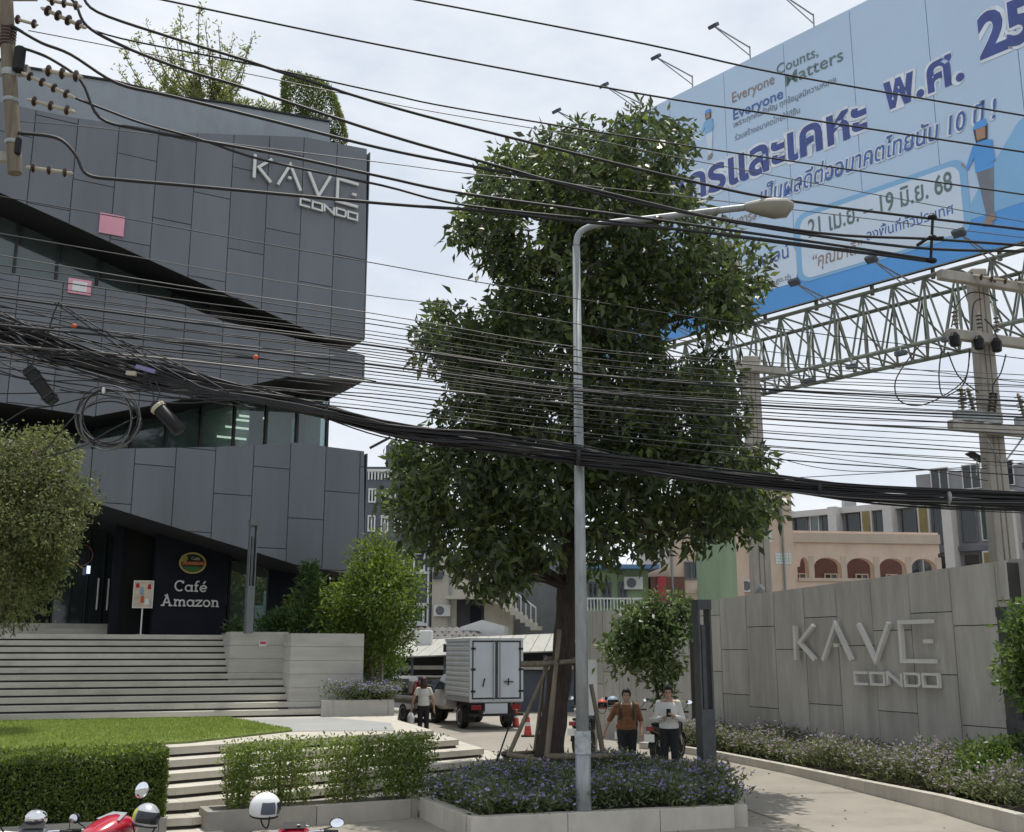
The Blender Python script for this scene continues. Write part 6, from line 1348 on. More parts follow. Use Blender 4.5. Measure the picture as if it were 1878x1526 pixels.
# -- clipped hedge and thin hedge clumps in the street planters
def hedge_box(name, label, u0, u1, w0, w1, z0, z1, n, m, ll, seed, clumps=None, gaps=0):
    rs_ = np.random.RandomState(seed); c = HS.pt((u0 + u1) / 2, z0, -(w0 + w1) / 2); r_ = thing(name, label, 'hedge', c, 0, 'hedge clumps in the street planter' if clumps else None)
    if clumps:
        pts = []
        for (uc, hw, zt_, nn) in clumps:
            t_ = rs_.uniform(0, 1, nn) ** .8; a_ = rs_.normal(0, 1, nn) * .42
            pts.append(np.column_stack([uc + a_ * hw * (0.45 + .75 * t_), rs_.uniform(w0, w1, nn), z0 + .05 + (zt_ - z0) * t_ + rs_.normal(0, .03, nn)]))
        P_ = np.concatenate(pts)
    else:
        f = rs_.choice(4, n, p=(.55, .30, .10, .05)); a_, b_, d_ = rs_.uniform(0, 1, n), rs_.uniform(0, 1, n), np.abs(rs_.normal(0, .035, n))
        bump_ = .05 * np.sin(a_ * 31) * np.sin(b_ * 9 + a_ * 5)
        U_ = np.where(f == 2, u1 - d_, u0 + (u1 - u0) * a_); Wd = np.where(f == 0, w0 + d_ + bump_, np.where(f == 3, w1 - d_, w0 + (w1 - w0) * b_)); Z_ = np.where(f == 1, z1 - d_ + bump_, z0 + (z1 - z0) * b_)
        Wd = np.where(f == 2, w0 + (w1 - w0) * a_, Wd)
        inn = rs_.uniform(0, 1, n) < .15; Wd = np.where(inn, rs_.uniform(w0, w1, n), Wd)
        P_ = np.column_stack([U_, Wd, Z_])
    o = np.array(HS.o); uu = np.array(HS.u); nn_ = np.array(HS.n)
    Cw = o[None, :] + P_[:, :1] * uu - P_[:, 1:2] * nn_; Cw[:, 2] = P_[:, 2]
    D_ = rs_.normal(size=(len(Cw), 3)); D_[:, 2] += .5; D_ += -.0 * nn_
    quads('foliage', leaf_quads(Cw, D_, ll, ll * .5, rs_), m, r_)
    rk = random.Random(seed)
    for i in range(10 if not clumps else 4):
        u = rk.uniform(u0 + .1, u1 - .1) if not clumps else clumps[0][0] + rk.uniform(-.12, .12)
        MB().tube([HS.pt(u, z0, -(w0 + w1) / 2), HS.pt(u + rk.uniform(-.08, .08), (z0 + z1) / 2, -(w0 + w1) / 2 + rk.uniform(-.1, .1)), HS.pt(u + rk.uniform(-.15, .15), z1 - .15, -(w0 + w1) / 2)], [.018, .014, .006], 5).build('stem', m_twig, r_)
    return r_
m_lhedge = leafmat('hedge_leaves', (.06, .095, .022), (.14, .195, .042), (.28, .34, .085), .42, .5, .35)
m_lthin = leafmat('thin_hedge_leaves', (.10, .145, .03), (.19, .25, .06), (.32, .38, .13), .48, .5, .2)
zl_ = W(300, 1366, 16.0).z
hedge_box('box_hedge', 'dense clipped box hedge in the planter left of the narrow front steps', uH - 6, uH - .02, .1, 1.0, .33, W(200, 1378, 15.0).z, 42000, m_lhedge, .055, 91)
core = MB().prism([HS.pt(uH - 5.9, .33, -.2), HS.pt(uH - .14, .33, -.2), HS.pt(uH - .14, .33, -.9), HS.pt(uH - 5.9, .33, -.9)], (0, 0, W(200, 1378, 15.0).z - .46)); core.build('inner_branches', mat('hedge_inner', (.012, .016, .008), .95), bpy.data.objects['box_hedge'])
def hu(px): return HS.uv(px, 1430, -.3)[0]
zt_ = W(600, 1364, 16.2).z
for i, (xc, hw, nn, lab) in enumerate(((438, 34, 1000, 'narrow thin hedge clump nearest the front steps'), (520, 72, 1500, 'wide thin hedge clump, second from the front steps'), (640, 62, 1450, 'thin hedge clump in the middle behind the white helmet side'), (738, 62, 2000, 'fuller hedge clump at the right end beside the purple flowers'))):
    if i == 2: lab = 'thin hedge clump second from the purple flowers'
    uc = hu(xc); w_ = (hu(xc + hw) - hu(xc - hw)) / 2
    hedge_box('hedge_clump', lab, uc - w_, uc + w_, .12, .5, .35, zt_, 0, m_lthin, .062, 95 + i, [(uc, w_ * .95, zt_ + (.02 if i else -.06), nn), (uc - w_ * .45, w_ * .6, zt_ - .03, nn // 2), (uc + w_ * .5, w_ * .6, zt_, nn // 2)])
# -- purple flowers
m_lflow = leafmat('flower_leaves', (.06, .08, .035), (.125, .16, .07), (.23, .27, .13), .4, .5, .25)
m_lsag = leafmat('dry_flower_leaves', (.09, .105, .05), (.16, .185, .085), (.26, .28, .14), .4, .5, .25)
m_bloom = leafmat('purple_bloom', (.24, .20, .40), (.38, .33, .54), (.55, .50, .68), .4, .6, .1)
m_bloomp = leafmat('pale_bloom', (.30, .25, .34), (.44, .38, .46), (.58, .53, .58), .4, .6, .1)
def flowers(label, poly, z0, h, n, m, mb, seed, bloom=.05, ll=.12):
    rs_ = np.random.RandomState(seed); xs = [p[0] for p in poly]; ys_ = [p[1] for p in poly]
    cx, cy = sum(xs) / len(xs), sum(ys_) / len(ys_); r_ = thing('purple_flowers', label, 'flower bed', (cx, cy, z0), kind='stuff')
    P_ = np.column_stack([rs_.uniform(min(xs), max(xs), n * 3), rs_.uniform(min(ys_), max(ys_), n * 3)]); P_ = P_[in_poly(P_, poly)][:n]
    per = 9; hh = h * (.75 + .3 * np.sin(P_[:, 0] * 2.3 + 1) * np.sin(P_[:, 1] * 1.9) + rs_.normal(0, .12, len(P_)))
    t_ = rs_.uniform(.05, 1, (len(P_), per)) ** .7; lean = rs_.normal(0, .14, (len(P_), 1, 2))
    C_ = np.concatenate([P_[:, None, :] + lean * t_[:, :, None] + rs_.normal(0, .05, (len(P_), per, 2)), (z0 + hh[:, None] * t_)[:, :, None]], axis=2).reshape(-1, 3)
    D_ = rs_.normal(size=(len(C_), 3)); D_[:, 2] = np.abs(D_[:, 2]) * .7 + .25
    quads('foliage', leaf_quads(C_, D_, ll, ll * .24, rs_), m, r_)
    nb = int(n * bloom * 9); j = rs_.choice(len(P_), nb); Cb = np.column_stack([P_[j] + lean[j, 0, :] + rs_.normal(0, .06, (nb, 2)), z0 + hh[j] * rs_.uniform(.72, 1.12, nb)])
    Cb = np.repeat(Cb, 4, axis=0); Db = rs_.normal(size=(len(Cb), 3)); Db[:, 2] = np.abs(Db[:, 2]) * .4
    quads('blossoms', leaf_quads(Cb, Db, .034, .034, rs_), mb, r_)
    return r_
inset = lambda poly, f: [((p[0] - sum(q[0] for q in poly) / len(poly)) * f + sum(q[0] for q in poly) / len(poly), (p[1] - sum(q[1] for q in poly) / len(poly)) * f + sum(q[1] for q in poly) / len(poly)) for p in poly]
flowers('purple flowering plants filling the planter round the street tree', inset(TPL, .955), .37, .42, 3700, m_lflow, m_bloom, 101, .14)
flowers('purple flowering plants in the low planter by the concrete wall block', [(p.x, p.y) for p in fp_], ZT + .30, .46, 700, m_lflow, m_bloom, 102, .16)
bedp = [(p.x + .15, p.y + .15) for p in bk[:-1]] + [(KP.pt(wlen, 0, .1).x, KP.pt(wlen, 0, .1).y), (KP.pt(0, 0, .1).x, KP.pt(0, 0, .1).y)]
flowers('dusty purple flowering plants in the curved bed under the grey wall', bedp, .32, .58, 4400, m_lsag, m_bloomp, 103, .12)
bush('round_hedge', 'low rounded green hedge at the right end of the flower bed', [lob(*a, Y_, 0) for a, Y_ in (((1800, 1400, 34), 17.9), ((1845, 1405, 40), 17.6), ((1790, 1435, 36), 17.6), ((1840, 1440, 42), 17.3), ((1885, 1400, 40), 17.4), ((1880, 1440, 40), 17.0))], m_lmid, 750, 12, .085, .04, 104, .3, 'hedge', inner=.7, spread=.07)
bush('leaning_shrub', 'leafy branches leaning in from the right edge over the pylon', [lob(*a, 16.4, d) for a, d in (((1872, 1150, 26), 0), ((1880, 1125, 20), .1), ((1872, 1215, 20), -.1), ((1878, 1260, 26), 0), ((1885, 1180, 30), 0), ((1905, 1220, 60), .2))], m_lmid, 240, 10, .14, .055, 105, .3, 'shrub', spread=.1)

rf = np.random.RandomState(205); nf_ = 80
pf = np.column_stack([rf.uniform(3.4, 8.5, nf_), rf.uniform(14.2, 26, nf_)]); pf = np.concatenate([pf, np.column_stack([rf.uniform(-4.5, 3.5, 40), rf.uniform(13.2, 15.5, 40)])])
cf_ = np.column_stack([pf, np.array([dz(y) + .012 for y in pf[:, 1]])]); df = rf.normal(size=(len(pf), 3)); df[:, 2] *= .12
tag(quads('fallen_leaves', leaf_quads(cf_, df, .065, .03, rf), leafmat('fallen_leaf', (.12, .09, .05), (.2, .15, .08), (.28, .24, .12), .1, .6)), 'scattered dry leaves lying on the driveway and pavement', 'leaf litter', kind='stuff')
# ------------------------------------------------------------------ vehicles
m_carg = mat('bronze_grey_paint', (.15, .138, .122), .28, metal=.4, var=.05, coat=.7); m_carw = mat('white_car_paint', (.62, .61, .57), .3, var=.05, coat=.5, dirt=.1)
m_box = mat('truck_box_white', (.50, .53, .55), .45, var=.06, dirt=.15); m_boxdoor = mat('truck_door_white', (.55, .60, .66), .4, var=.05, dirt=.1); m_tail = mat('tail_lamp', (.24, .012, .018), .25, var=.1, coat=.5); m_under = mat('underbody', (.02, .02, .021), .8)
m_wind = glassmat('car_glass', (.10, .12, .13), .25, 1.6)
def wheel(root, x, y, z, r, w, name='wheel'):
    M = Matrix.Translation((x, y, z)) @ Matrix.Rotation(R(90), 4, 'X')
    o = MB().lathe([(.03, -w * .42), (r * .25, -w * .45), (r * .5, -w * .40), (r * .64, -w * .5), (r * .64, w * .5), (r * .5, w * .40), (r * .25, w * .45), (.03, w * .42)], M, 20).build(name, m_silver, root, local=True, smooth='auto')
    MB().lathe([(r * .63, -w * .46), (r * .72, -w * .52), (r * .93, -w * .5), (r, -w * .36), (r, w * .36), (r * .93, w * .5), (r * .72, w * .52), (r * .63, w * .46)], M, 24).build('tyre', m_rubber, o, local=True, smooth='auto')
    return o
def loft(sections, name, m, root, smooth='auto', caps=True):
    """sections: list of (x, [(y,z) ...]) closed rings"""
    b = MB(); n = len(sections[0][1])
    vs = [Vector((x, y, z)) for x, ring in sections for y, z in ring]; fs = []
    for i in range(len(sections) - 1):
        for k in range(n): k2 = (k + 1) % n; fs.append((i * n + k, i * n + k2, (i + 1) * n + k2, (i + 1) * n + k))
    if caps: fs += [tuple(reversed(range(n))), tuple(range((len(sections) - 1) * n, len(sections) * n))]
    b.add(vs, fs); return b.build(name, m, root, local=True, smooth=smooth)
def ring(hw_b, hw_t, z0, z1, r=.12):
    return [(-hw_b + r, z0), (hw_b - r, z0), (hw_b, z0 + r), (hw_b * .5 + hw_t * .5 + .02, (z0 + z1) / 2), (hw_t, z1 - r), (hw_t - r, z1), (-hw_t + r, z1), (-hw_t, z1 - r), (-hw_b * .5 - hw_t * .5 - .02, (z0 + z1) / 2), (-hw_b, z0 + r)]
# SUV, front along +x
gy_ = .25
cpos = G(757, 1326, gy_)
suv = thing('suv', 'bronze grey estate car seen from behind at the back of the driveway', 'car', (W(748, 1300, 38.6).x, 38.6, gy_), R(122)); suv.scale = (.87, .87, .87)
loft([(-2.15, ring(.80, .74, .50, .95)), (-2.2, ring(.86, .80, .42, 1.0)), (-1.6, ring(.90, .84, .32, 1.04)), (0, ring(.90, .86, .30, 1.03)), (1.2, ring(.90, .82, .32, 1.0)), (1.9, ring(.86, .74, .34, .92)), (2.2, ring(.74, .6, .40, .80))], 'body', m_carg, suv)
loft([(-2.12, ring(.76, .60, .98, 1.10, .05)), (-1.9, ring(.80, .62, .98, 1.62)), (-1.2, ring(.82, .62, .98, 1.68)), (-.2, ring(.82, .62, .98, 1.68)), (.5, ring(.80, .58, .98, 1.6)), (1.25, ring(.76, .55, .97, 1.06, .04))], 'cabin', m_carg, suv)
for s in (-1, 1):
    MB().add([(-1.65, s * .835, 1.06), (-.35, s * .845, 1.06), (-.35, s * .70, 1.58), (-1.45, s * .70, 1.58)], [(0, 1, 2, 3) if s < 0 else (3, 2, 1, 0)]).build('side_window', m_wind, suv, local=True)
    MB().add([(-.27, s * .845, 1.06), (.95, s * .80, 1.06), (.42, s * .67, 1.54), (-.27, s * .70, 1.58)], [(0, 1, 2, 3) if s < 0 else (3, 2, 1, 0)]).build('side_window', m_wind, suv, local=True)
    loft([(-2.22, [(s * .70, 1.0), (s * .82, 1.0), (s * .76, 1.5), (s * .68, 1.5)]), (-1.98, [(s * .70, 1.0), (s * .85, 1.0), (s * .735, 1.52), (s * .66, 1.52)])], 'tail_light', m_tail, suv)
    MB().ell((.75, s * .98, 1.08), (.1, .1, .07)).build('mirror', m_carg, suv, local=True, smooth=True)
    for x in (-1.35, 1.35): wheel(suv, x, s * .80, .34, .34, .22)
MB().add([(-2.16, -.62, 1.06), (-2.16, .62, 1.06), (-1.99, .56, 1.56), (-1.99, -.56, 1.56)], [(0, 1, 2, 3)]).build('rear_window', m_wind, suv, local=True)
MB().box((-2.33, -.84, .50), (-2.12, .84, .70)).build('bumper', m_carg, suv, local=True, bevel=.05); MB().box((-2.30, -.8, .36), (-2.1, .8, .48)).build('lower_bumper', m_under, suv, local=True, bevel=.03); MB().box((-2.265, -.24, .72), (-2.235, .24, .84)).build('number_plate', m_whitep, suv, local=True)
MB().box((-2.26, -.5, .88), (-2.22, .5, .93)).build('trim_bar', m_chrome, suv, local=True); MB().box((-2.05, -.55, 1.63), (-1.8, .55, 1.69)).build('spoiler', m_carg, suv, local=True, bevel=.02)
# box truck, front along +x, origin at the rear axle
tpos = G(905, 1338, gy_)
trk_ = thing('box_truck', 'small white box truck with closed rear doors parked on the driveway', 'truck', (tpos.x - .28, tpos.y + .75, gy_), R(110))
BW, BZ0, BZ1, BX0, BX1 = .82, .86, 2.62, -1.05, 1.45
MB().box((BX0 + .03, -BW + .02, BZ0), (BX1, BW - .02, BZ1 - .02)).build('cargo_box', m_box, trk_, local=True)
for s in (-1, 1):
    n_ = 11
    for i in range(n_):
        z = BZ0 + .06 + (BZ1 - BZ0 - .12) * i / n_; h = (BZ1 - BZ0 - .12) / n_
        MB().add([(BX0 + .08, s * (BW - .012), z + .01), (BX1 - .04, s * (BW - .012), z + .01), (BX1 - .04, s * (BW + .004), z + h * .3), (BX1 - .04, s * (BW + .004), z + h * .7), (BX1 - .04, s * (BW - .012), z + h - .01), (BX0 + .08, s * (BW + .004), z + h * .3), (BX0 + .08, s * (BW + .004), z + h * .7), (BX0 + .08, s * (BW - .012), z + h - .01)],
                 [(0, 1, 2, 5), (5, 2, 3, 6), (6, 3, 4, 7)] if s < 0 else [(5, 2, 1, 0), (6, 3, 2, 5), (7, 4, 3, 6)]).build('side_rib', m_box, trk_, local=True)
    MB().box((BX0 + .02, s * BW - .03, BZ0 - .06), (BX1, s * BW + .03, BZ0 + .05)).build('sill_rail', m_galv, trk_, local=True); MB().box((BX0 + .02, s * BW - .03, BZ1 - .06), (BX1, s * BW + .03, BZ1 + .03)).build('roof_rail', m_box, trk_, local=True)
MB().box((BX0, -BW, BZ1 - .02), (BX1 + .02, BW, BZ1 + .02)).build('roof', m_box, trk_, local=True)
fr = MB()
for a in ((-BW - .02, -BW + .05, BZ0 - .05, BZ1 + .03), (BW - .05, BW + .02, BZ0 - .05, BZ1 + .03)): fr.box((BX0 - .05, a[0], a[2]), (BX0 + .04, a[1], a[3]))
for a in ((BZ0 - .05, BZ0 + .02), (BZ1 - .04, BZ1 + .03)): fr.box((BX0 - .048, -BW + .05, a[0]), (BX0 + .04, BW - .05, a[1]))
fr.build('door_frame', m_box, trk_, local=True)
for s in (-1, 1):
    y0, y1 = (.012, BW - .07) if s > 0 else (-BW + .07, -.012)
    d = MB().box((BX0 - .03, y0, BZ0 + .04), (BX0 + .02, y1, BZ1 - .06)).build('rear_door', m_boxdoor, trk_, local=True)
    g = MB()
    for (a, b, c, e) in ((y0, y0 + .025, BZ0 + .04, BZ1 - .06), (y1 - .025, y1, BZ0 + .04, BZ1 - .06)): g.box((BX0 - .042, a, c), (BX0 - .031, b, e))
    for c in (BZ0 + .04, BZ1 - .085): g.box((BX0 - .042, y0 + .025, c), (BX0 - .031, y1 - .025, c + .025))
    g.build('gasket', m_rubber, d, local=True)
    yb = y0 + .09 if s > 0 else y1 - .09
    MB().tube([(BX0 - .06, yb, BZ0), (BX0 - .06, yb, BZ1 - .02)], .017, 8).build('locking_bar', m_galv, d, local=True)
    yo = y1 if s > 0 else y0
    for z in (BZ0 + .25, (BZ0 + BZ1) / 2, BZ1 - .28): MB().box((BX0 - .055, yo - .09, z - .03), (BX0 - .03, yo + .05, z + .03)).build('hinge', m_under, d, local=True)
    if s > 0: MB().bar((BX0 - .07, .38, BZ0 + .62), (BX0 - .07, .44, BZ0 + .38), .03).build('handle', m_under, d, local=True)
    else:
        MB().bar((BX0 - .07, -.22, BZ0 + .52), (BX0 - .07, -.52, BZ0 + .52), .03).build('handle', m_under, d, local=True); MB().bar((BX0 - .073, -.36, BZ0 + .42), (BX0 - .073, -.36, BZ0 + .62), .03).build('handle', m_under, d, local=True)
MB().box((-1.0, -.42, .56), (3.9, .42, .84)).build('chassis', m_under, trk_, local=True)
MB().box((BX0 - .02, -BW, .78), (BX0 + .03, BW, .84)).build('rear_beam', m_galv, trk_, local=True); MB().box((BX0 - .03, -.35, .44), (BX0 + .0, .35, .76)).build('step_plate', m_boxdoor, trk_, local=True); MB().box((BX0 - .05, -.85, .40), (BX0 + .0, .85, .47)).build('bumper', m_under, trk_, local=True)
for s in (-1, 1):
    MB().box((BX0 - .045, s * .62 - .15, .58), (BX0 - .01, s * .62 + .15, .72)).build('tail_light', m_tail, trk_, local=True, bevel=.01); MB().box((-.45, s * .62 - .16, .2), (-.43, s * .62 + .16, .62)).build('mud_flap', m_rubber, trk_, local=True)
    for x in (0, 2.85): wheel(trk_, x, s * .70, .34, .34, .22)
loft([(1.5, ring(.80, .58, .50, 1.62)), (2.1, ring(.82, .60, .46, 1.68)), (2.45, ring(.82, .56, .46, 1.60)), (2.95, ring(.82, .74, .46, 1.10)), (3.6, ring(.80, .70, .46, .98)), (3.85, ring(.72, .60, .48, .86))], 'cab', m_carw, trk_)
for s in (-1, 1):
    MB().add([(1.65, s * .80, 1.08), (2.75, s * .81, 1.06), (2.32, s * .64, 1.54), (1.65, s * .66, 1.56)], [(0, 1, 2, 3) if s < 0 else (3, 2, 1, 0)]).build('side_window', m_wind, trk_, local=True)
    MB().ell((2.7, s * 1.0, 1.12), (.07, .13, .1)).build('mirror', m_under, trk_, local=True, smooth=True); MB().box((2.6, s * .82, .95), (2.75, s * .85 + (.01 if s > 0 else 0), 1.0)).build('door_handle', m_under, trk_, local=True)
# ------------------------------------------------------------------ traffic cones
def cone(px, py, lab):
    p = G(px, py, gy_); r_ = thing('traffic_cone', lab, 'traffic cone', (p.x, p.y, gy_))
    MB().box((-.18, -.18, 0), (.18, .18, .04)).build('base', m_rubber, r_, local=True); mo = MATS.get('cone_red') or mat('cone_red', (.55, .06, .04), .5)
    for i, (a, b, m) in enumerate(((.04, .28, mo), (.28, .38, m_whitep), (.38, .52, mo), (.52, .60, m_whitep), (.60, .72, mo))):
        MB().lathe([(.115 - .095 * a / .72, a), (.115 - .095 * b / .72, b)], None, 16).build('cone_body' if m is mo else 'reflective_band', m, r_, local=True, smooth='auto')
cone(968, 1351, 'red and white traffic cone nearest the timber props'); cone(946, 1334, 'red traffic cone just behind the truck corner')
# ------------------------------------------------------------------ scooters
def scooter(label, loc, rz, paint, accent, mirrors=(-1, 1), dz_=0.0):
    r_ = thing('motor_scooter', label, 'motorbike', loc, rz, 'parked motorbikes')
    for x in (-.62, .62): wheel(r_, x, 0, .28, .28, .10)
    def f(rows, n, m):
        o = loft(rows, n, m, r_, smooth=True); sb__ = o.modifiers.new('round', 'SUBSURF'); sb__.levels = 2; sb__.render_levels = 2; return o
    def rg(hw, z0, z1): return [(-hw * .6, z0), (hw * .6, z0), (hw, z0 + (z1 - z0) * .35), (hw * .95, z0 + (z1 - z0) * .7), (hw * .55, z1), (-hw * .55, z1), (-hw * .95, z0 + (z1 - z0) * .7), (-hw, z0 + (z1 - z0) * .35)]
    f([(-.95, rg(.03, .66, .74)), (-.75, rg(.10, .56, .78)), (-.45, rg(.15, .42, .74)), (-.15, rg(.14, .36, .66)), (.05, rg(.10, .36, .54)), (.25, rg(.09, .40, .58)), (.38, rg(.08, .48, .78))], 'body', paint)
    f([(.33, rg(.16, .40, .92)), (.42, rg(.20, .42, .98)), (.50, rg(.15, .46, .96)), (.56, rg(.06, .60, .84))], 'front_cowl', paint)
    f([(.28, rg(.13, .90, 1.0)), (.38, rg(.19, .88, 1.05)), (.50, rg(.16, .88, 1.02)), (.58, rg(.06, .90, .97))], 'handlebar_cowl', paint)
    f([(-.74, rg(.10, .76, .82)), (-.5, rg(.15, .72, .82)), (-.2, rg(.14, .66, .76)), (.0, rg(.08, .62, .70))], 'seat', m_rubber)
    MB().add([(.30, -.12, 1.03), (.30, .12, 1.03), (.42, .10, 1.075), (.42, -.10, 1.075)], [(0, 1, 2, 3)]).build('instrument_panel', m_silver if accent is None else accent, r_, local=True)
    MB().tube(smooth_path([(.22, -.36, 1.0), (.30, -.22, 1.0), (.36, 0, .97), (.30, .22, 1.0), (.22, .36, 1.0)], 4), .013, 8).build('handlebar', m_chrome, r_, local=True, smooth=True)
    for s in (-1, 1):
        MB().tube([(.19, s * .40, 1.0), (.25, s * .28, 1.0)], .02, 8).build('grip', m_rubber, r_, local=True); MB().tube([(.30, s * .34, .99), (.33, s * .22, .99)], .008, 6).build('brake_lever', m_silver, r_, local=True)
        if s not in mirrors: continue
        st2 = MB().tube(smooth_path([(.28, s * .24, 1.01), (.30, s * .32, 1.10 + dz_ * .6), (.29, s * .38, 1.17 + dz_)], 4), .007, 6).build('mirror_stem', m_black, r_, local=True)
        Mx = Matrix.Rotation(R(s * -12), 4, 'Z') @ Matrix.Rotation(R(8), 4, 'Y')
        mo = MB().ell((.29, s * .40, 1.20 + dz_), (.028, .075, .05), Mx.to_3x3(), 14, 8).build('mirror', m_black, r_, local=True, smooth=True)
        MB().lathe([(.058, 0), (.0605, .004), (.001, .0045)], Matrix.Translation((.266, s * .40, 1.20 + dz_)) @ Mx @ Matrix.Rotation(R(-90), 4, 'Y') @ Matrix.Diagonal((.68, 1.1, 1, 1)), 16).build('mirror_glass', m_mirror, mo, local=True)
    for s in (-1, 1):
        MB().tube([(.42, s * .07, .85), (.60, s * .075, .30)], .025, 8).build('fork_leg', m_silver, r_, local=True, smooth=True); MB().box((-.16, s * .16 - .05, .3), (-.06, s * .16 + .05, .32)).build('foot_peg', m_rubber, r_, local=True)
    MB().ell((.57, 0, .90), (.05, .10, .07)).build('headlight', m_silver, r_, local=True, smooth=True); MB().box((-.99, -.08, .66), (-.93, .08, .75)).build('tail_light', m_tail, r_, local=True, bevel=.015)
    b = MB(); b.grid([[Vector((.62 + .31 * math.cos(a), y, .28 + .31 * math.sin(a))) for y in (-.06, 0, .06)] for a in [R(20 + 14 * i) for i in range(10)]]); b.build('front_fender', paint, r_, local=True, smooth=True)
    b = MB(); b.grid([[Vector((-.62 + .32 * math.cos(a), y, .28 + .32 * math.sin(a))) for y in (-.06, 0, .06)] for a in [R(60 + 14 * i) for i in range(9)]]); b.build('rear_fender', m_black, r_, local=True, smooth=True)
    MB().tube([(-.05, -.15, .26), (-.5, -.17, .30), (-.85, -.17, .40)], [.03, .05, .045], 10).build('exhaust', m_galv, r_, local=True, smooth=True); MB().ell((-.12, 0, .30), (.2, .14, .13)).build('engine', m_silver, r_, local=True, smooth=True)
    MB().tube([(-.05, .12, .22), (-.12, .22, .0)], .012, 6).build('side_stand', m_black, r_, local=True); MB().box((-1.0, -.11, .45), (-.985, .11, .6)).build('number_plate', m_whitep, r_, local=True)
    return r_
def helmet(label, p, r, shell, rz, tilt, visor, accent=None):
    h = thing('helmet', label, 'helmet', p); h.rotation_euler = (tilt, 0, rz)
    b = MB(); rows = []
    for i in range(11):
        th = math.pi * (.02 + .66 * i / 10); rows.append([Vector((r * 1.08 * math.sin(th) * math.cos(a), r * .92 * math.sin(th) * math.sin(a), r * math.cos(th))) for a in [2 * math.pi * k / 22 for k in range(23)]])
    b.grid(rows); b.build('shell', shell, h, local=True, smooth=True)
    b = MB(); b.grid([[Vector((r * 1.12 * math.sin(th) * math.cos(a), r * .96 * math.sin(th) * math.sin(a), r * 1.03 * math.cos(th))) for a in [R(-62 + 124 * k / 12) for k in range(13)]] for th in [R(62 + 9 * i) for i in range(6)]]); b.build('visor', visor, h, local=True, smooth=True)
    MB().lathe([(r * .86, -.52 * r), (r * .94, -.55 * r), (r * .9, -.42 * r), (r * .8, -.3 * r)], Matrix.Diagonal((1.05, .93, 1, 1)), 22).build('lining', m_rubber, h, local=True, smooth=True)
    MB().tube(smooth_path([(0, -r * .85, -.35 * r), (.02, -r * .4, -1.25 * r), (.02, r * .4, -1.25 * r), (0, r * .85, -.35 * r)], 4), .007, 5).build('strap', m_black, h, local=True)
    if accent:
        for s in (-1, 1):
            b = MB(); b.grid([[Vector((r * 1.095 * math.sin(th) * math.cos(a), s * r * .935 * math.sin(th) * math.sin(a), r * 1.015 * math.cos(th))) for a in [R(70 + 14 * k) for k in range(5)]] for th in [R(58 + 9 * i) for i in range(6)]]); b.build('stripe', accent, h, local=True, smooth=True)
    return h
BY = 10.35
m_redp = mat('red_bike_paint', (.42, .012, .035), .22, var=.05, coat=.8); m_blackp = mat('black_bike_paint', (.018, .018, .02), .25, var=.05, coat=.6); m_greyp = mat('grey_bike_paint', (.12, .125, .13), .35, var=.08)
m_wscr = glassmat('bike_windscreen', (.5, .56, .6), .45, 1.5)
def bike_at(px, py, Y, zbar, rz, label, paint, accent, mirrors=(-1, 1), dz_=0.0):
    c = W(px, py, Y); f = Vector((math.cos(rz), math.sin(rz))) * .33
    o = scooter(label, (c.x - f.x, c.y - f.y, 0), rz, paint, accent, mirrors, dz_); o.scale = (.93, .93, .93); return o, c
b1, c1 = bike_at(60, 1514, BY, 1.06, R(100), 'dark grey motorbike cut off at the lower left corner, chrome topped', m_greyp, m_black, (1,))
MB().ell((.47, 0, 1.10), (.10, .11, .085)).build('headlamp_bowl', m_chrome, b1, local=True, smooth=True)
b2, c2 = bike_at(205, 1505, BY, 1.0, R(66), 'red motorbike with a small windscreen parked in front of the box hedge', m_redp, m_silver, (1,), -.1)
nf = loft([(.02, [(-.10, .98), (.10, .98), (.08, 1.03), (-.08, 1.03)]), (.16, [(-.19, .95), (.19, .95), (.15, 1.09), (-.15, 1.09)]), (.36, [(-.24, .93), (.24, .93), (.17, 1.17), (-.17, 1.17)]), (.54, [(-.20, .93), (.20, .93), (.13, 1.15), (-.13, 1.15)]), (.68, [(-.08, .93), (.08, .93), (.05, 1.03), (-.05, 1.03)])], 'nose_fairing', m_redp, b2, smooth=True)
q_ = nf.modifiers.new('round', 'SUBSURF'); q_.levels = 2; q_.render_levels = 2
MB().add([(.30, -.15, 1.11), (.30, .15, 1.11), (.46, .09, 1.16), (.46, -.09, 1.16)], [(0, 1, 2, 3)]).build('windscreen', m_silver, b2, local=True)
b3, c3 = bike_at(540, 1512, BY, 1.03, R(104), 'red scooter carrying the white helmet, in front of the thin hedge', m_redp, m_black, (-1,), -.13)
loft([(.32, [(-.05, 1.052), (-.02, 1.056), (-.02, 1.06), (-.05, 1.056)]), (.46, [(-.15, 1.02), (-.08, 1.045), (-.08, 1.05), (-.15, 1.026)])], 'decal', m_whitep, b3)
helmet('white open face helmet with grey visor hung on the red scooter', W(486, 1481, BY - .05), .132, m_whitep, R(38), R(10), m_wind, m_slate)
helmet('silver and yellow full helmet hung on the red windscreened motorbike', W(268, 1500, BY - .05), .128, m_silver, R(-60), R(-10), m_wind, mat('helmet_yellow', (.55, .6, .05), .4))
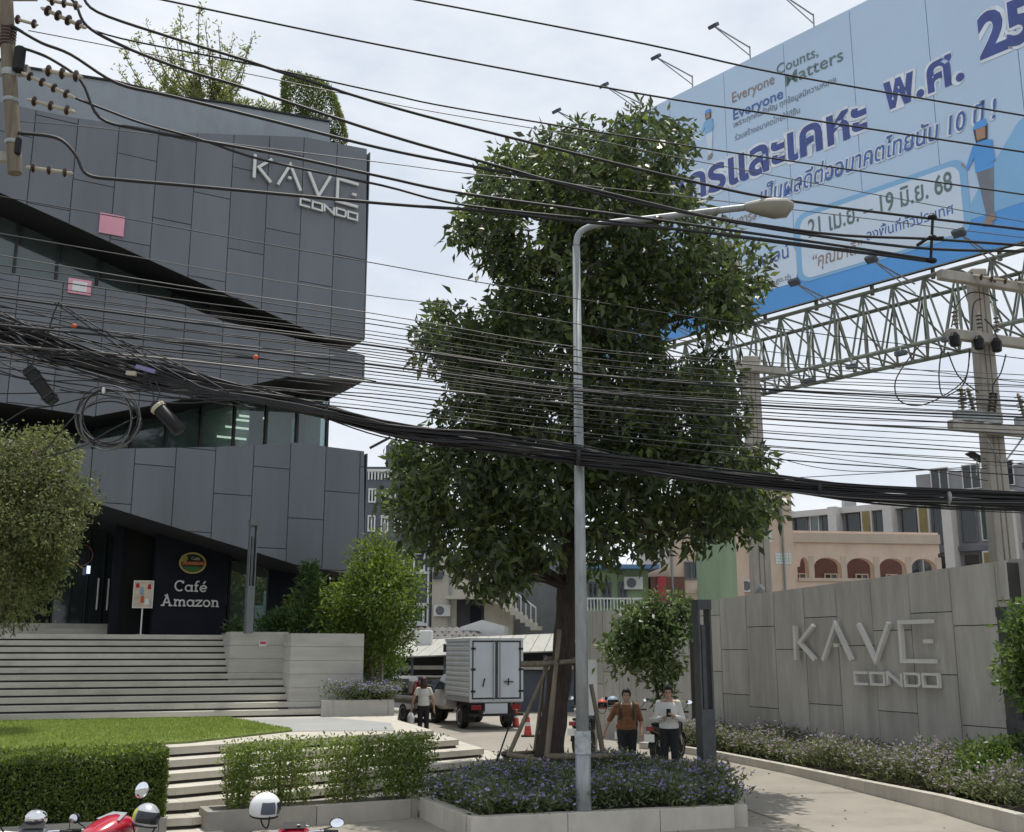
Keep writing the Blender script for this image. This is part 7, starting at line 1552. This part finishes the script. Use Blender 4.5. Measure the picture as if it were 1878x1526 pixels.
# one tall mirror of the red bike stands up against the hedge
tm = W(260, 1449, BY); ts = W(252, 1495, BY)
MB().tube(smooth_path([ts, ts.lerp(tm, .5) + Vector((.03, 0, 0)), tm - Vector((0, 0, .05))], 3), .008, 6).build('mirror_stem', m_black, b2)
MB().ell(tm, (.06, .02, .075), Matrix.Rotation(R(25), 3, 'Y'), 14, 8).build('mirror', m_mirror, b2, smooth=True)
for (px, py, Y, rz, lab) in ((1052, 1352, 25.8, R(70), 'black motorbike nearest the tree trunk, half behind the lamp pole'), (1118, 1358, 24.9, R(75), 'black motorbike with helmets between the lamp pole and the woman'), (1192, 1372, 24.0, R(60), 'black motorbike between the two walking people')):
    p = G(px, py, .25); scooter(lab, (p.x, Y, .25), rz, m_blackp, None)
helmet('pale blue helmet on the parked black motorbike by the wall', W(1124, 1289, 24.9), .15, mat('helmet_blue', (.30, .40, .52), .3), R(-90), 0, m_wind)
helmet('red and green patterned helmet beside the lamp pole', W(1104, 1293, 24.7), .13, m_orange, R(-90), 0, m_wind, mat('helmet_green', (.35, .5, .1), .4))

# ------------------------------------------------------------------ people
PENDING = []
def capsule(b, p, q, r0, r1, n=10):
    """tapered capsule as rings"""
    p, q = Vector(p), Vector(q); d = q - p; l = d.length; u = d.normalized(); pts, rs_ = [], []
    for i in range(5):
        a = math.pi / 2 * (1 - i / 4); pts.append(p - u * r0 * math.sin(a)); rs_.append(max(r0 * math.cos(a), .002))
    for i in range(5):
        a = math.pi / 2 * i / 4; pts.append(q + u * r1 * math.sin(a)); rs_.append(max(r1 * math.cos(a), .002))
    b.tube(pts, rs_, n)
def blob(name, parts, vox, m, root, smooth_it=4):
    b = MB()
    for t in parts:
        if t[0] == 'c': capsule(b, *t[1:])
        else: b.ell(t[1], t[2], Matrix.Rotation(t[3], 3, 'X') if len(t) > 3 else None, 16, 12)
    o = b.build(name, m, root, local=True)
    md = o.modifiers.new('remesh', 'REMESH'); md.mode = 'VOXEL'; md.voxel_size = vox; md.use_smooth_shade = True
    ms = o.modifiers.new('smooth', 'SMOOTH'); ms.factor = .5; ms.iterations = smooth_it
    PENDING.append(o); return o
m_hair = mat('black_hair', (.014, .011, .01), .5, var=.3, scale=40, stretch=(4, 4, .5)); m_hairb = mat('brown_hair', (.05, .022, .018), .5, var=.3, scale=40, stretch=(4, 4, .5))
m_shirtw = mat('white_shirt', (.66, .66, .64), .8, var=.05, bump=.3, bscale=14); m_blouse = mat('rust_blouse', (.20, .085, .04), .85, var=.3, scale=30, bump=.3, bscale=16); m_trs = mat('black_trousers', (.014, .014, .017), .85, var=.2, bump=.2); m_strap = mat('olive_strap', (.05, .06, .035), .8); m_eye = mat('dark_eye', (.02, .015, .012), .3); m_lip = mat('lip', (.30, .10, .08), .5)
def person(label, loc, rz, H, arms, legs, shirt, sleeve, trousers, hair, hairstyle, fat=1.0, head_tilt=0.0, long_sleeve=False, scale_h=1.0):
    """faces +x; arms: per side (shoulder offset fixed) elbow, wrist, finger direction; legs: per side knee, ankle"""
    r_ = thing('person', label, 'person', loc, rz); s = H / 1.70
    v = lambda *a: Vector(a) * s
    body = []
    hip, chest, neck, head = v(0, 0, .92), v(0, 0, 1.26), v(0, 0, 1.44), v(.015 + head_tilt * .08, 0, 1.575 - head_tilt * .02)
    body += [('e', v(0, 0, .95), v(.105 * fat, .16 * fat, .14)), ('e', v(.0, 0, 1.1), v(.10 * fat, .145 * fat, .16)), ('e', v(0, 0, 1.28), v(.11 * fat, .17 * fat, .17)), ('c', v(0, -.13, 1.375), v(0, .13, 1.375), .062 * s, .062 * s), ('c', v(-.005, 0, 1.36), v(.01, 0, 1.50), .062 * s, .052 * s)]
    body += [('e', head + v(-.01, 0, .02), v(.095, .075, .105)), ('e', head + v(.025, 0, -.05), v(.062, .055, .068)), ('e', head + v(.098, 0, -.015), v(.016, .011, .02)), ('e', head + v(.086, 0, -.062), v(.012, .024, .012)), ('e', head + v(.078, 0, -.1), v(.018, .022, .014))]
    for sd in (-1, 1): body += [('e', head + v(-.01, sd * .078, -.02), v(.02, .012, .032)), ('e', head + v(.075, sd * .032, .02), v(.016, .018, .008))]
    shp, trp, shoes = [], [], []
    for sd in (-1, 1):
        sh = v(0, sd * .165 * (.5 + fat * .5), 1.372); el = v(*arms[sd][0]); wr = v(*arms[sd][1]); fd = Vector(arms[sd][2]).normalized(); side = Vector(arms[sd][3]).normalized()
        body += [('c', sh, el, .048 * s * fat, .038 * s), ('c', el, wr, .037 * s, .025 * s)]
        palm = wr + fd * .045 * s; body += [('e', palm, v(.030, .030, .030)), ('c', wr, wr + fd * .075 * s, .022 * s, .028 * s)]
        nrm = fd.cross(side)
        for k, ln in zip((-1.5, -.5, .5, 1.5), (.058, .072, .076, .066)):
            p0 = wr + fd * .085 * s + side * k * .017 * s; p1 = p0 + (fd * .8 + nrm * .35).normalized() * ln * .5 * s; p2 = p1 + (fd * .5 + nrm * .8).normalized() * ln * .5 * s
            body += [('c', p0, p1, .0085 * s, .008 * s), ('c', p1, p2, .008 * s, .0068 * s)]
        p0 = wr + fd * .03 * s - side * .03 * s; p1 = p0 + (fd * .6 - side * .7 + nrm * .3).normalized() * .04 * s; body += [('c', p0, p1, .012 * s, .0095 * s), ('c', p1, p1 + (fd * .9 - side * .1 + nrm * .4).normalized() * .03 * s, .0095 * s, .008 * s)]
        kn = v(*legs[sd][0]); an = v(*legs[sd][1]); hp = v(0, sd * .085 * fat, .90)
        body += [('c', hp, kn, .082 * s * fat, .055 * s), ('c', kn, an, .055 * s, .036 * s), ('c', an, an + v(.12, sd * .015, -.035), .034 * s, .026 * s)]
        e2 = sh.lerp(el, sleeve) if sleeve <= 1 else el; shp += [('c', sh + v(0, 0, .005), e2, .062 * s * fat, .055 * s * (1 if sleeve < 1 else .95))]
        if long_sleeve: shp += [('c', el, el.lerp(wr, .9), .052 * s, .038 * s)]
        trp += [('c', hp, kn, .097 * s * fat, .072 * s), ('c', kn, kn.lerp(an, .93), .072 * s, .06 * s)]
        shoes.append([('c', an + v(-.03, 0, -.045), an + v(.14, sd * .015, -.05), .036 * s, .034 * s), ('e', an + v(.0, 0, -.03), v(.05, .04, .04))])
    shp += [('e', v(0, 0, .98), v(.125 * fat, .178 * fat, .13)), ('e', v(0, 0, 1.1), v(.122 * fat, .168 * fat, .17)), ('e', v(0, 0, 1.27), v(.126 * fat, .186 * fat, .165)), ('c', v(0, -.12, 1.366), v(0, .12, 1.366), .066 * s, .066 * s), ('c', v(-.01, 0, 1.38), v(.0, 0, 1.43), .07 * s, .06 * s)]
    trp += [('e', v(0, 0, .92), v(.118 * fat, .172 * fat, .13))]
    blob('body', body, .0085 * s, m_skin, r_, 3); blob('shirt', shp, .014 * s, shirt, r_, 5); blob('trousers', trp, .014 * s, trousers, r_, 5)
    for sh_ in shoes: blob('shoe', sh_, .012 * s, m_rubber, r_, 3)
    hp_ = [('e', head + v(-.022, 0, .045), v(.098, .086, .098)), ('e', head + v(.02, 0, .088), v(.075, .07, .045))]
    if hairstyle == 'long': hp_ += [('e', head + v(-.05, 0, -.03), v(.075, .095, .13)), ('e', head + v(-.055, 0, -.11), v(.06, .10, .10))]
    else: hp_ += [('e', head + v(-.045, 0, .0), v(.078, .088, .095)), ('e', head + v(.05, .015, .082), v(.05, .068, .034)), ('e', head + v(.0, .07, .03), v(.05, .022, .06)), ('e', head + v(.0, -.07, .03), v(.05, .022, .06))]
    blob('hair', hp_, .011 * s, hair, r_, 3)
    for sd in (-1, 1): MB().ell(head + v(.083, sd * .032, .004), (.008, .013, .007)).build('eye', m_eye, r_, local=True)
    MB().ell(head + v(.09, 0, -.064), (.006, .02, .006)).build('mouth', m_lip, r_, local=True)
    return r_, s
PW = G(1152, 1432, .22); PM = G(1230, 1436, .22)
F_ = R(-92)
pw2, sw = person('woman in a rust brown patterned blouse and black trousers walking towards the street', (PW.x, PW.y, .22), R(-96), 1.62,
    {-1: ((-.05, -.34, 1.10), (-.02, -.44, .86), (.15, -.25, -1), (1, 0, .1)), 1: ((-.06, .27, 1.10), (.10, .27, .88), (.3, 0, -1), (1, 0, .2))}, {-1: ((.10, -.09, .50), (.02, -.09, .08)), 1: ((.02, .09, .49), (-.16, .09, .10))}, m_blouse, .95, m_trs, m_hair, 'short', 1.13)
for sd in (-1, 1): MB().tube(smooth_path([(.09 * sw, sd * .13 * sw, 1.12 * sw), (.135 * sw, sd * .135 * sw, 1.28 * sw), (.05 * sw, sd * .13 * sw, 1.455 * sw), (-.10 * sw, sd * .12 * sw, 1.38 * sw)], 4), .02, 6).build('bag_strap', m_strap, pw2, local=True)
pm2, sm_ = person('man in a long sleeved white shirt walking while looking at his phone', (PM.x, PM.y, .22), R(-98), 1.70,
    {-1: ((.02, -.24, 1.09), (.235, -.10, 1.13), (.75, .55, .15), (.1, -.2, 1)), 1: ((.0, .25, 1.09), (.24, .10, 1.16), (.75, -.5, .2), (.1, .2, 1))}, {-1: ((.06, -.09, .50), (.0, -.09, .08)), 1: ((.10, .09, .50), (-.08, .09, .09))}, m_shirtw, 1.1, m_trs, m_hair, 'short', 1.02, head_tilt=.6, long_sleeve=True)
ph = thing('phone', 'dark smartphone held in both hands by the man in white', 'phone', pm2.matrix_basis @ Vector((.335 * sm_, .0, 1.17 * sm_)))
ph.rotation_euler = (0, R(-35), R(-98)); MB().box((-.006, -.04, -.02), (.006, .04, .14)).build('case', m_black, ph, local=True, bevel=.004)
PB = G(776, 1336, .25); PB = W(776, 1336, 29.3)
pb2, sb2 = person('woman with shoulder length brown hair in a white blouse seen from behind near the truck', (PB.x, 29.3, .25), R(95), 1.60,
    {-1: ((-.02, -.27, 1.10), (.06, -.29, .86), (.1, 0, -1), (1, 0, .1)), 1: ((-.02, .29, 1.10), (.04, .33, .86), (.1, .1, -1), (1, 0, .1))}, {-1: ((.04, -.09, .50), (.0, -.09, .08)), 1: ((.06, .09, .50), (-.06, .09, .09))}, m_shirtw, .45, m_trs, m_hairb, 'long', .95)
bgp = pb2.matrix_basis @ Vector((.05 * sb2, .345 * sb2, .78 * sb2)); bg_ = thing('carrier_bag', 'small white plastic bag held by the woman near the truck', 'bag', bgp - Vector((0, 0, .3)))
MB().lathe([(.03, 0), (.09, .02), (.1, .14), (.06, .24), (.012, .30)], None, 14).build('bag', m_whitep, bg_, local=True, smooth='auto'); MB().tube([(0, 0, .28), (0, 0, .36)], .008, 6).build('handle', m_whitep, bg_, local=True)
# bake the remeshed figures
dg = bpy.context.evaluated_depsgraph_get(); baked = []
for o in PENDING: baked.append((o, bpy.data.meshes.new_from_object(o.evaluated_get(dg))))
for o, me in baked:
    o.modifiers.clear(); o.data = me; me.polygons.foreach_set('use_smooth', [True] * len(me.polygons))
